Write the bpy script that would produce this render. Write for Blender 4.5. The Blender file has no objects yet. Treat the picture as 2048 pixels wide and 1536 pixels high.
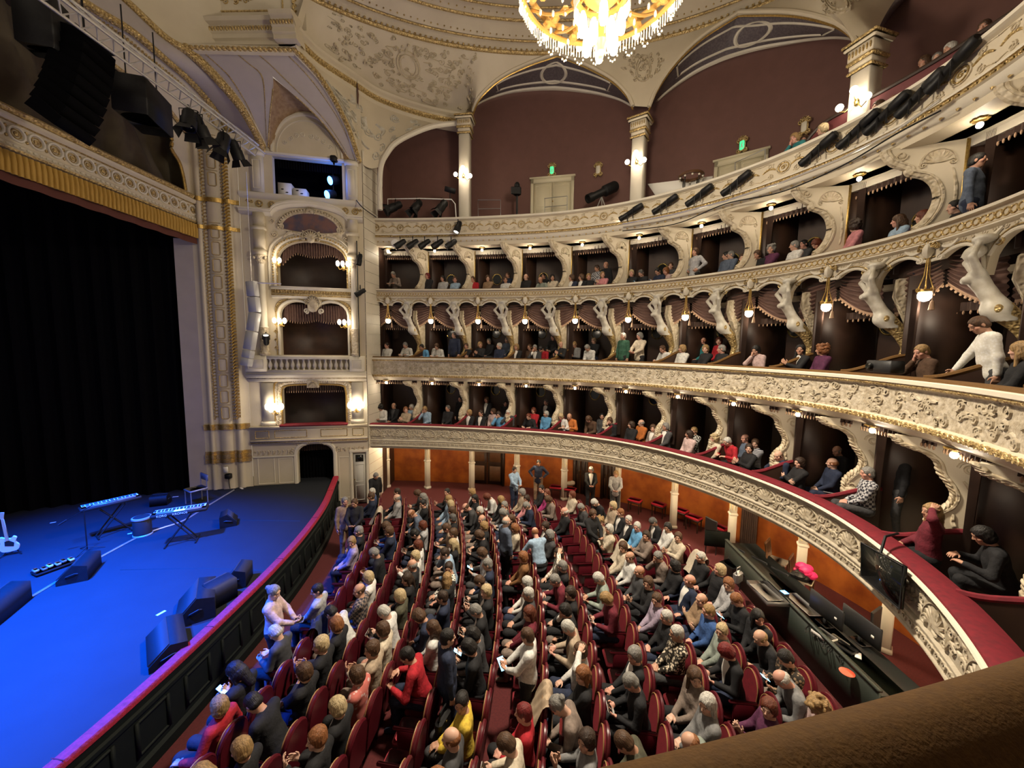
import bpy, math, random
import numpy as np
from mathutils import Matrix, Vector
rnd = random.Random(7)
SC = bpy.context.scene
COL = SC.collection
PI = math.pi

# ---------------------------------------------------------------- camera
EYE = 6.3                                   # camera height above the stalls floor
FPX, PITCH, ROLL = 770.0, math.radians(5.3), math.radians(.7)
cam = bpy.data.cameras.new('camera'); cam_ob = bpy.data.objects.new('camera', cam); COL.objects.link(cam_ob)
cam.sensor_fit = 'HORIZONTAL'; cam.sensor_width = 36.0; cam.lens = 36.0 * FPX / 2048.0
cam.clip_start = .05; cam.clip_end = 200
_f = Vector((0, math.cos(PITCH), -math.sin(PITCH))); _u0 = Vector((0, math.sin(PITCH), math.cos(PITCH))); _r0 = Vector((1, 0, 0))
_c, _s = math.cos(ROLL), math.sin(ROLL)
_r = _r0 * _c + _u0 * _s; _u = _u0 * _c - _r0 * _s
cam_ob.matrix_world = Matrix(((_r.x, _u.x, -_f.x, 0), (_r.y, _u.y, -_f.y, 0), (_r.z, _u.z, -_f.z, EYE), (0, 0, 0, 1)))
SC.camera = cam_ob

# ---------------------------------------------------------------- world, exposure, large lights
W = bpy.data.worlds.new('world'); SC.world = W; W.use_nodes = True
W.node_tree.nodes['Background'].inputs[0].default_value = (1.0, .84, .66, 1)
W.node_tree.nodes['Background'].inputs[1].default_value = .42  # even warm fill added, with no source of its own in the house
VS = SC.view_settings
VS.view_transform = 'Standard'; VS.look = 'None'; VS.exposure = 0.1; VS.gamma = 1.0; VS.use_curve_mapping = False
SC.cycles.use_denoising = True
SC.cycles.max_bounces = 5; SC.cycles.diffuse_bounces = 3; SC.cycles.glossy_bounces = 2; SC.cycles.transmission_bounces = 3
SC.cycles.sample_clamp_indirect = 4.0
SC.cycles.caustics_reflective = False; SC.cycles.caustics_refractive = False
WARM = (1.0, .83, .62)

def point_light(name, loc, power, color=WARM, radius=.06, parent=None):
    l = bpy.data.lights.new(name, 'POINT'); l.energy = power; l.color = color; l.shadow_soft_size = radius
    o = bpy.data.objects.new(name, l); COL.objects.link(o); o.location = loc
    if parent is not None:
        o.parent = parent; o.matrix_parent_inverse = Matrix.Translation(-parent.location)
    return o

def spot_light(name, loc, target, power, color, angle=60, blend=.6, radius=.1):
    l = bpy.data.lights.new(name, 'SPOT'); l.energy = power; l.color = color; l.spot_size = math.radians(angle); l.spot_blend = blend; l.shadow_soft_size = radius
    o = bpy.data.objects.new(name, l); COL.objects.link(o); o.location = loc
    o.rotation_euler = (Vector(target) - Vector(loc)).to_track_quat('-Z', 'Y').to_euler()
    return o

BLUE = (0.0, .10, 1.0)
spot_light('stage_wash', (-9.6, 6.0, 11.2), (-9.6, 6.6, 1), 82000, BLUE, 70, 1.0, .25)
spot_light('stage_wash', (-9.0, 10.0, 11.4), (-11.2, 9.6, 1), 12000, BLUE, 46, 1.0, .25)
spot_light('stage_wash', (-8.2, 3.2, 11.6), (-8.8, 4.6, 1), 80000, BLUE, 58, 1.0, .25)

# ---------------------------------------------------------------- materials
MATS = {}
def mat(name, col, rough=.6, metal=0.0, noise=None, bump=None, emit=None, tint=False, sheen=0.0, spec=.4):
    """procedural principled material. noise=(scale, colour2, contrast); bump=(kind, scale, strength, distance)"""
    m = bpy.data.materials.new(name); m.use_nodes = True; MATS[name] = m
    nt = m.node_tree; N = nt.nodes; L = nt.links; b = N['Principled BSDF']
    b.inputs['Roughness'].default_value = rough; b.inputs['Metallic'].default_value = metal
    b.inputs['Specular IOR Level'].default_value = spec
    if sheen:
        b.inputs['Sheen Weight'].default_value = sheen; b.inputs['Sheen Roughness'].default_value = .4
        b.inputs['Sheen Tint'].default_value = (min(1, col[0] * 3 + .1), min(1, col[1] * 3 + .05), min(1, col[2] * 3 + .05), 1)
    b.inputs['Base Color'].default_value = (*col, 1)
    tc = N.new('ShaderNodeTexCoord')
    if noise or tint:
        mix = N.new('ShaderNodeMix'); mix.data_type = 'RGBA'
        mix.inputs['A'].default_value = (*col, 1)
        if tint:
            oi = N.new('ShaderNodeObjectInfo'); L.new(oi.outputs['Color'], mix.inputs['A'])
        if noise:
            sc, c2, k = noise
            no = N.new('ShaderNodeTexNoise'); no.inputs['Scale'].default_value = sc; no.inputs['Detail'].default_value = 5
            L.new(tc.outputs['Object'], no.inputs['Vector'])
            r = N.new('ShaderNodeMapRange'); r.inputs['From Min'].default_value = .5 - k; r.inputs['From Max'].default_value = .5 + k
            L.new(no.outputs['Fac'], r.inputs['Value']); L.new(r.outputs['Result'], mix.inputs['Factor'])
            if tint:
                mu = N.new('ShaderNodeMix'); mu.data_type = 'RGBA'; mu.blend_type = 'MULTIPLY'; mu.inputs['Factor'].default_value = 1
                L.new(oi.outputs['Color'], mu.inputs['A']); mu.inputs['B'].default_value = (*c2, 1)
                L.new(mu.outputs['Result'], mix.inputs['B'])
            else:
                mix.inputs['B'].default_value = (*c2, 1)
        else:
            mix.inputs['Factor'].default_value = 0
        L.new(mix.outputs['Result'], b.inputs['Base Color'])
    if bump:
        kind, sc, st, di = bump
        if kind == 'noise':
            t = N.new('ShaderNodeTexNoise'); t.inputs['Detail'].default_value = 4; out = t.outputs['Fac']
        elif kind == 'voronoi':
            t = N.new('ShaderNodeTexVoronoi'); t.feature = 'SMOOTH_F1'; out = t.outputs['Distance']
        elif kind == 'wave':
            t = N.new('ShaderNodeTexWave'); t.inputs['Distortion'].default_value = 3; t.inputs['Detail'].default_value = 2; out = t.outputs['Fac']
        t.inputs['Scale'].default_value = sc
        L.new(tc.outputs['Object'], t.inputs['Vector'])
        bp = N.new('ShaderNodeBump'); bp.inputs['Strength'].default_value = st; bp.inputs['Distance'].default_value = di
        L.new(out, bp.inputs['Height']); L.new(bp.outputs['Normal'], b.inputs['Normal'])
    if emit:
        c, s = emit
        b.inputs['Emission Color'].default_value = (*c, 1); b.inputs['Emission Strength'].default_value = s
    return m

CREAM = mat('cream_stucco', (.60, .53, .40), .55, noise=(1.3, (.52, .45, .33), .25), bump=('noise', 30, .15, .01))
RELIEF = mat('relief_stucco', (.60, .53, .40), .5, noise=(9, (.40, .32, .20), .22), bump=('voronoi', 16, .8, .04))
RELIEF2 = mat('scrolled_stucco', (.52, .46, .36), .5, noise=(13, (.36, .30, .21), .14), bump=('noise', 10, .6, .07))
PALE = mat('pale_stucco', (.66, .61, .50), .5, noise=(2, (.58, .53, .43), .3), bump=('noise', 40, .1, .01))
LILAC = mat('lilac_stucco', (.42, .37, .36), .55, noise=(2, (.36, .32, .31), .3))
MARBLE = mat('figure_stucco', (.62, .60, .53), .4, noise=(6, (.42, .38, .30), .2))
AGED = mat('aged_stucco', (.46, .41, .32), .6, noise=(7, (.36, .31, .23), .2), bump=('noise', 24, .3, .02))
AGEDREL = mat('aged_relief', (.52, .46, .35), .55, noise=(9, (.34, .28, .19), .2), bump=('voronoi', 16, .6, .03))
GOLD = mat('gilding', (.62, .42, .13), .33, .75, noise=(25, (.36, .22, .06), .2), bump=('noise', 60, .4, .01))
GOLDREL = mat('gilded_relief', (.60, .45, .20), .4, .45, noise=(22, (.30, .20, .08), .12), bump=('voronoi', 26, .9, .03))
BRASS = mat('brass', (.60, .43, .14), .25, .9)
REDVEL = mat('red_velvet', (.17, .005, .014), .8, noise=(14, (.09, .003, .009), .25), sheen=.22)
BROWNVEL = mat('brown_velvet', (.14, .068, .013), .85, noise=(60, (.09, .042, .009), .25), bump=('noise', 160, .35, .006), sheen=.25)
SEATRED = mat('seat_shell_red', (.10, .008, .014), .35, noise=(6, (.06, .005, .01), .3))
DARKWOOD = mat('dark_wood', (.035, .018, .011), .45, noise=(7, (.022, .011, .007), .2))
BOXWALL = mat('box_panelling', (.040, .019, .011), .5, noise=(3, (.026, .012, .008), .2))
ORANGE = mat('orange_marbled_plaster', (.40, .115, .022), .4, noise=(2.2, (.22, .05, .012), .16))
GALWALL = mat('brown_plaster', (.135, .062, .050), .7, noise=(3, (.11, .05, .04), .3))
VIOLET = mat('violet_stucco', (.135, .112, .118), .6, noise=(16, (.09, .075, .082), .12))
CARPET = mat('red_carpet', (.085, .012, .012), .95, noise=(30, (.055, .008, .009), .2))
STAGEFL = mat('stage_boards', (.022, .024, .028), .9, noise=(1.5, (.019, .021, .025), .3), spec=.04)
BLACKCL = mat('black_drape', (.0022, .0022, .003), .95, spec=.05)
BLACK = mat('black_metal', (.006, .006, .007), .5, noise=(20, (.010, .010, .010), .2), spec=.25)
BLACKPL = mat('black_plastic', (.018, .018, .019), .5)
GREENBLK = mat('green_black_panel', (.0055, .0075, .006), .7, noise=(6, (.004, .006, .005), .2), spec=.15)
DESKTOP = mat('desk_green_black', (.020, .027, .021), .55)
BOXWOOD = mat('stage_box_wood', (.085, .034, .014), .45, noise=(3, (.05, .02, .009), .2))
GREY = mat('grey_metal', (.30, .30, .30), .4, .6)
WHITE = mat('white_paint', (.72, .70, .65), .45)
SILVER = mat('aluminium', (.62, .60, .56), .35, .6)
DRAPE = mat('mauve_drape', (.125, .068, .052), .75, noise=(10, (.085, .045, .036), .2), sheen=.2)
FRINGE = mat('tan_fringe', (.38, .24, .15), .7)
DARKDRAPE = mat('brown_drape', (.050, .026, .018), .8, noise=(5, (.035, .018, .012), .2))
OLIVEDRAPE = mat('olive_drape', (.085, .068, .040), .85, noise=(1.1, (.040, .026, .018), .16))
FRINGEGOLD = mat('gold_fringe', (.42, .25, .045), .6, .2, bump=('wave', 3, .5, .02))
DOORCREAM = mat('door_paint', (.62, .56, .40), .5)
GREYDOOR = mat('grey_door_paint', (.50, .48, .43), .5)
LAMPW = mat('lit_globe', (1, .95, .85), .3, emit=((1, .88, .68), 12))
LAMPSOFT = mat('lit_shade', (1, .95, .85), .3, emit=((1, .84, .60), 7))
LAMPBLUE = mat('blue_lamp', (.1, .2, 1), .3, emit=((.05, .25, 1), 14))
SCREEN = mat('lit_screen', (.3, .7, 1), .3, emit=((.35, .75, 1), 2.2))
GREENSIGN = mat('green_sign', (.05, .5, .2), .4, emit=((.05, .6, .25), 1.2))
DARKGLASS = mat('dark_screen', (.01, .011, .010), .12)
CRYSTAL = mat('crystal', (.85, .78, .62), .12, 0.0, emit=((1, .86, .60), .45))  # low emission stands in for lamplight caught in the strands
PAPER = mat('paper', (.72, .70, .66), .7)
RED = mat('signal_red', (.55, .02, .02), .4)
WOODBR = mat('brown_wood', (.12, .055, .022), .5, noise=(8, (.08, .035, .014), .2))
TAN = mat('tan_cloth', (.42, .32, .22), .9, noise=(12, (.32, .24, .16), .2))
# ---------------------------------------------------------------- mesh collecting helper
class MB:
    """collects verts and faces (quads / tris) with a material index and links them as one mesh object"""
    def __init__(self): self.v = []; self.q = []; self.t = []; self.qm = []; self.tm = []; self.n = 0
    def add(self, v, q=None, t=None, mi=0):
        v = np.asarray(v, float).reshape(-1, 3); self.v.append(v)
        if q is not None and len(q):
            q = np.asarray(q, int).reshape(-1, 4) + self.n; self.q.append(q); self.qm.append(np.full(len(q), mi))
        if t is not None and len(t):
            t = np.asarray(t, int).reshape(-1, 3) + self.n; self.t.append(t); self.tm.append(np.full(len(t), mi))
        self.n += len(v); return self
    def grid(self, P, mi=0, closeu=False, closev=False):
        P = np.asarray(P, float); nu, nv = P.shape[:2]
        i = np.arange(nu if closeu else nu - 1); j = np.arange(nv if closev else nv - 1)
        I, J = np.meshgrid(i, j, indexing='ij'); I2, J2 = (I + 1) % nu, (J + 1) % nv
        q = np.stack([I * nv + J, I2 * nv + J, I2 * nv + J2, I * nv + J2], -1).reshape(-1, 4)
        return self.add(P.reshape(-1, 3), q, mi=mi)
    def box(self, c, s, rz=0, mi=0, M=None):
        x, y, z = np.array(s) / 2
        v = np.array([(-x, -y, -z), (x, -y, -z), (x, y, -z), (-x, y, -z), (-x, -y, z), (x, -y, z), (x, y, z), (-x, y, z)])
        if rz:
            co, si = math.cos(rz), math.sin(rz); v = v @ np.array([[co, si, 0], [-si, co, 0], [0, 0, 1]])
        if M is not None: v = v @ np.asarray(M).T
        return self.add(v + np.array(c), [(0, 3, 2, 1), (4, 5, 6, 7), (0, 1, 5, 4), (1, 2, 6, 5), (2, 3, 7, 6), (3, 0, 4, 7)], mi=mi)
    def rbox(self, c, s, r=.02, rz=0, mi=0, M=None):
        """box with chamfered edges"""
        x, y, z = np.array(s) / 2; r = min(r, x * .9, y * .9, z * .9)
        prof = [(x - r, y, 0), (x, y - r, 0), (x, -y + r, 0), (x - r, -y, 0), (-x + r, -y, 0), (-x, -y + r, 0), (-x, y - r, 0), (-x + r, y, 0)][::-1]
        P = []
        for zz, k in ((-z, r), (-z + r, 0), (z - r, 0), (z, r)):
            P.append([(px - math.copysign(k, px), py - math.copysign(k, py), zz) for px, py, _ in prof])
        P = np.array(P)
        def tr(a):
            if M is not None: a = a @ np.asarray(M).T
            if rz:
                co, si = math.cos(rz), math.sin(rz); a = a @ np.array([[co, si, 0], [-si, co, 0], [0, 0, 1]])
            return a + np.array(c)
        n0 = self.n
        self.grid(tr(P), mi=mi, closev=True)
        self.add(np.zeros((0, 3)), None)
        for base, fl in ((n0, 0), (n0 + 24, 1)):
            ids = [base + k for k in range(8)]
            if not fl: ids = ids[::-1]
            q = np.array([[ids[0], ids[1], ids[2], ids[3]], [ids[0], ids[3], ids[4], ids[7]], [ids[4], ids[5], ids[6], ids[7]]])
            self.q.append(q); self.qm.append(np.full(3, mi))
        return self
    def tube(self, path, r, n=6, mi=0, closed=False, cap=True):
        P = np.asarray(path, float); m = len(P)
        R = np.broadcast_to(np.asarray(r, float), (m,))
        if closed: T = np.roll(P, -1, 0) - np.roll(P, 1, 0)
        else:
            T = np.gradient(P, axis=0)
        T = T / (np.linalg.norm(T, axis=1, keepdims=True) + 1e-9)
        ref = np.array([0, 0, 1.0]) if abs(T[:, 2]).mean() < .85 else np.array([1.0, 0, 0])
        A = np.cross(T, ref); A /= np.linalg.norm(A, axis=1, keepdims=True) + 1e-9
        B = np.cross(T, A)
        a = np.linspace(0, 2 * PI, n, endpoint=False)
        G = P[:, None] + R[:, None, None] * (A[:, None] * np.cos(a)[None, :, None] + B[:, None] * np.sin(a)[None, :, None])
        n0 = self.n
        self.grid(G, mi=mi, closeu=closed, closev=True)
        if cap and not closed:
            self.add([P[0], P[-1]], None)
            c0, c1 = self.n - 2, self.n - 1
            k = np.arange(n); k2 = (k + 1) % n
            self.t.append(np.stack([np.full(n, c0), n0 + k2, n0 + k], -1)); self.tm.append(np.full(n, mi))
            e = n0 + (m - 1) * n
            self.t.append(np.stack([np.full(n, c1), e + k, e + k2], -1)); self.tm.append(np.full(n, mi))
        return self
    def lathe(self, prof, c=(0, 0, 0), n=16, mi=0, M=None, sc=(1, 1)):
        prof = np.asarray(prof, float); a = np.linspace(0, 2 * PI, n, endpoint=False)
        G = np.stack([prof[:, 0:1] * np.cos(a) * sc[0], prof[:, 0:1] * np.sin(a) * sc[1], np.repeat(prof[:, 1:2], n, 1)], -1)
        if M is not None: G = G @ np.asarray(M).T
        return self.grid((G + np.array(c)).transpose(1, 0, 2)[:, ::-1], mi=mi, closeu=True)
    def ball(self, c, r, n=10, mi=0, M=None):
        r = np.broadcast_to(np.asarray(r, float), (3,))
        th = np.linspace(0.001, PI - .001, n // 2 + 2)
        a = np.linspace(0, 2 * PI, n, endpoint=False)
        G = np.stack([np.sin(th)[:, None] * np.cos(a) * r[0], np.sin(th)[:, None] * np.sin(a) * r[1], np.repeat(np.cos(th)[:, None], n, 1) * r[2]], -1)
        if M is not None: G = G @ np.asarray(M).T
        return self.grid(G + np.array(c), mi=mi, closev=True)
    def prism(self, poly, fn, d0, d1, mi=0, caps=True, n_in=None):
        """extrude a 2-D polygon between depth d0 and d1; fn(u, v, d) -> xyz. caps by ear-free fan through bpy tessellation"""
        from mathutils.geometry import tessellate_polygon
        poly = [tuple(p) for p in poly]; n = len(poly)
        A = np.array([fn(u, v, d0) for u, v in poly]); B = np.array([fn(u, v, d1) for u, v in poly])
        k = np.arange(n); k2 = (k + 1) % n
        self.add(np.concatenate([A, B]), np.stack([k, k2, n + k2, n + k], -1), mi=mi)
        if caps:
            tr = np.array(tessellate_polygon([[Vector((u, v, 0)) for u, v in poly]]))
            self.add(np.concatenate([A, B]), None, np.concatenate([tr, tr[:, ::-1] + n]), mi=mi)
        return self
    def sweep(self, path, nrm, prof, mats=None, closed=False, mi=0):
        """prof: list of (off, z); path, nrm: N x 2"""
        prof = np.asarray(prof, float)
        G = np.concatenate([path[:, None] + nrm[:, None] * prof[None, :, 0:1], np.broadcast_to(prof[None, :, 1:2], (len(path), len(prof), 1))], -1)
        if mats is None: return self.grid(G, mi=mi, closev=closed)
        k = 0; m = len(prof)
        segs = list(range(m if closed else m - 1))
        while k < len(segs):
            e = k
            while e + 1 < len(segs) and mats[e + 1] == mats[k]: e += 1
            idx = [i % m for i in range(segs[k], segs[e] + 2)]
            self.grid(G[:, idx], mi=mats[k]); k = e + 1
        return self
    def ribbon(self, pts2, w, h, fn, mi=0):
        """raised half-round ribbon along a 2-D polyline; fn(U, V, D) maps arrays to xyz"""
        p = np.asarray(pts2, float); t = np.gradient(p, axis=0); t /= np.linalg.norm(t, axis=1, keepdims=True) + 1e-9
        nn = np.stack([-t[:, 1], t[:, 0]], -1)
        w = np.broadcast_to(np.asarray(w, float), (len(p),))[:, None]
        cols = []
        for k, d in ((-1, 0), (-.5, .8), (.5, .8), (1, 0)):
            q = p + nn * w * k; cols.append(fn(q[:, 0], q[:, 1], np.full(len(p), h * d)))
        return self.grid(np.stack(cols, 1), mi=mi)
    def build(self, name, mats, parent=None, smooth=True, origin=None, sharp=40):
        me = bpy.data.meshes.new(name)
        v = np.concatenate(self.v) if self.v else np.zeros((0, 3))
        q = np.concatenate(self.q) if self.q else np.zeros((0, 4), int)
        t = np.concatenate(self.t) if self.t else np.zeros((0, 3), int)
        mi = np.concatenate((self.qm if self.q else []) + (self.tm if self.t else []) + [np.zeros(0, int)])
        if parent is None and origin is None and len(v):
            origin = ((v[:, 0].min() + v[:, 0].max()) / 2, (v[:, 1].min() + v[:, 1].max()) / 2, v[:, 2].min())
        if parent is None: v = v - np.array(origin)
        set_mesh(me, v, q, t, mi)
        for m in (mats if isinstance(mats, (list, tuple)) else [mats]): me.materials.append(m)
        if smooth:
            me.shade_smooth()
            if sharp: me.set_sharp_from_angle(angle=math.radians(sharp))
        o = bpy.data.objects.new(name, me); COL.objects.link(o)
        if parent is None: o.location = origin
        else:
            o.parent = parent
            if not parent.get('_local'): o.matrix_parent_inverse = Matrix.Translation(-parent.location)
        return o

def set_mesh(me, v, q, t, mi=None):
    nq, nt_ = len(q), len(t)
    me.vertices.add(len(v)); me.vertices.foreach_set('co', np.ascontiguousarray(v, np.float32).ravel())
    me.loops.add(nq * 4 + nt_ * 3)
    me.loops.foreach_set('vertex_index', np.concatenate([q.ravel(), t.ravel()]).astype(np.int32))
    me.polygons.add(nq + nt_)
    ls = np.concatenate([np.arange(nq) * 4, nq * 4 + np.arange(nt_) * 3]).astype(np.int32)
    me.polygons.foreach_set('loop_start', ls)
    if mi is not None and len(mi): me.polygons.foreach_set('material_index', np.asarray(mi, np.int32))
    me.update(calc_edges=True); me.validate()

LABELS = set()
def tag(o, label, cat, group=None, kind=None):
    label = ' '.join(label.split())
    o['label'] = label; o['category'] = cat
    if group: o['group'] = group
    if kind: o['kind'] = kind
    return o
def thing(name, label, cat, loc=(0, 0, 0), rz=0, group=None, local=False):
    """Empty at the base of a thing. local=True: its parts are built in its own frame (x along, y outward, z up)"""
    o = bpy.data.objects.new(name, None); COL.objects.link(o); o.empty_display_size = .1
    o.location = loc; o.rotation_euler = (0, 0, rz)
    if local: o['_local'] = 1
    return tag(o, label, cat, group)
def struct(o, label=None):
    o['kind'] = 'structure'
    if label: o['label'] = label
    return o
def dup(root, loc=None, rz=0, label=None, group=None, sx=1.0, scale=None):
    """copy of a thing with copies of its parts and their sub-parts (mesh data shared)"""
    r = root.copy(); COL.objects.link(r)
    if loc is not None: r.location = loc; r.rotation_euler = (0, 0, rz)
    if sx != 1.0: r.scale = (sx, 1, 1)
    if scale: r.scale = scale
    if label: r['label'] = ' '.join(label.split())
    if group: r['group'] = group
    for ch in root.children:
        c = ch.copy(); COL.objects.link(c); c.parent = r
        for g in ch.children:
            d = g.copy(); COL.objects.link(d); d.parent = c
    return r
ORD = ['first', 'second', 'third', 'fourth', 'fifth', 'sixth', 'seventh', 'eighth', 'ninth', 'tenth', 'eleventh', 'twelfth', 'thirteenth', 'fourteenth', 'fifteenth',
       'sixteenth', 'seventeenth', 'eighteenth', 'nineteenth', 'twentieth', 'twenty-first', 'twenty-second', 'twenty-third', 'twenty-fourth', 'twenty-fifth', 'twenty-sixth']

# ---------------------------------------------------------------- the horseshoe of the house
YC = 7.65
_half = np.array([(-5.85, 7.5), (-4.5, 7.46), (-2.8, 7.32), (-.95, 7.05), (1, 6.62), (2.4, 6.08), (3.7, 5.25), (4.75, 4.15), (5.6, 2.75), (6.1, 1.35), (6.28, 0)])
_full = np.concatenate([_half, _half[-2::-1] * [1, -1]])
def catmull(P, n=24):
    P = np.array(P, float); Q = np.concatenate([[2 * P[0] - P[1]], P, [2 * P[-1] - P[-2]]]); o = []
    for i in range(1, len(Q) - 2):
        p0, p1, p2, p3 = Q[i - 1:i + 3]
        t = np.linspace(0, 1, n, endpoint=False)[:, None]
        o.append(.5 * (2 * p1 + (p2 - p0) * t + (2 * p0 - 5 * p1 + 4 * p2 - p3) * t * t + (3 * p1 - p0 - 3 * p2 + p3) * t ** 3))
    o.append(Q[-2][None]); return np.concatenate(o)
_C = catmull(_full, 40); _C[:, 1] += YC
_S = np.concatenate([[0], np.cumsum(np.hypot(*np.diff(_C, axis=0).T))]); RL = _S[-1]
def rframe(s):
    s = np.asarray(s, float); e = .15
    tx = np.interp(s + e, _S, _C[:, 0]) - np.interp(s - e, _S, _C[:, 0]); ty = np.interp(s + e, _S, _C[:, 1]) - np.interp(s - e, _S, _C[:, 1])
    n = np.hypot(tx, ty) + 1e-9
    x = np.interp(s, _S, _C[:, 0]); y = np.interp(s, _S, _C[:, 1])
    return x, y, tx / n, ty / n
def ring(s, off=0.0, ex=0.0):
    x, y, tx, ty = rframe(s); o = off + ex * np.exp(-((np.asarray(s, float) - RL / 2) / 5.0) ** 2)
    return np.stack([x - ty * o, y + tx * o], -1)
def ringrot(s):
    _, _, tx, ty = rframe(s); return math.atan2(float(ty), float(tx))
def ringpath(s0, s1, ds=.12, off=0.0, ex=0.0, round_start=0.0):
    s = np.linspace(s0, s1, max(2, int(abs(s1 - s0) / ds) + 1))
    _, _, tx, ty = rframe(s); P = ring(s, off, ex); Nn = np.stack([-ty, tx], -1)
    if round_start:
        r = round_start; p, n, t = P[0], Nn[0], np.array([tx[0], ty[0]]); c = p + n * r
        th = np.linspace(PI / 2, 0, 10)[:-1, None]
        P = np.concatenate([c + r * (-n * np.cos(th) - t * np.sin(th)), P]); Nn = np.concatenate([n * np.cos(th) + t * np.sin(th), Nn])
    return P, Nn
DIV = [2.0, 3.9, 5.8, 7.6, 9.4, 11.1, 12.75, 14.4, 16.0, 17.6, 19.25]          # box dividers along the ring
BAYS = list(zip([.15] + DIV[:-1], DIV)); ABAYS = [(a - (.5 if i else .2), b - .5) for i, (a, b) in enumerate(BAYS)]   # arches of the arcade stand over the figures
RIM = {1: 3.2, 2: 5.88, 3: 8.64, 4: 11.41}
OFF = {1: (0, 0), 2: (.35, 0), 3: (.8, .55), 4: (.8, .55)}
def tring(k, s, off=0.0): return ring(s, OFF[k][0] + off, OFF[k][1])
def tpath(k, s0, s1, off=0.0, ds=.12, rs=0.0): return ringpath(s0, s1, ds, OFF[k][0] + off, OFF[k][1], rs)
TIERNAME = {1: 'lowest tier', 2: 'second tier', 3: 'third tier', 4: 'top gallery'}

# pixel -> real place (used once, to read positions off the survey view)
def cray(u, v):
    x = (u - 1024) / FPX; y = (768 - v) / FPX; x, y = _c * x - _s * y, _s * x + _c * y
    return np.array([x, math.cos(PITCH) + y * math.sin(PITCH), -math.sin(PITCH) + y * math.cos(PITCH)])
def at_z(u, v, z):
    d = cray(u, v); t = (z - EYE) / d[2]; return np.array([d[0] * t, d[1] * t, z])
def at_x(u, v, x):
    d = cray(u, v); t = x / d[0]; return np.array([x, d[1] * t, EYE + d[2] * t])
_ss = np.linspace(-.5, 21.5, 2200)
def at_ring(u, v, off, ex=0.0):
    """where the sight line meets the vertical surface that follows the house curve at offset off -> (s, xyz)"""
    d = cray(u, v); P = ring(_ss, off, ex); f = P[:, 0] * d[1] - P[:, 1] * d[0]
    i = int(np.argmax(f > 0)); p = P[i]; t = p[1] / d[1] if abs(d[1]) > .2 else p[0] / d[0]
    return _ss[i], np.array([p[0], p[1], EYE + d[2] * t])
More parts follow.
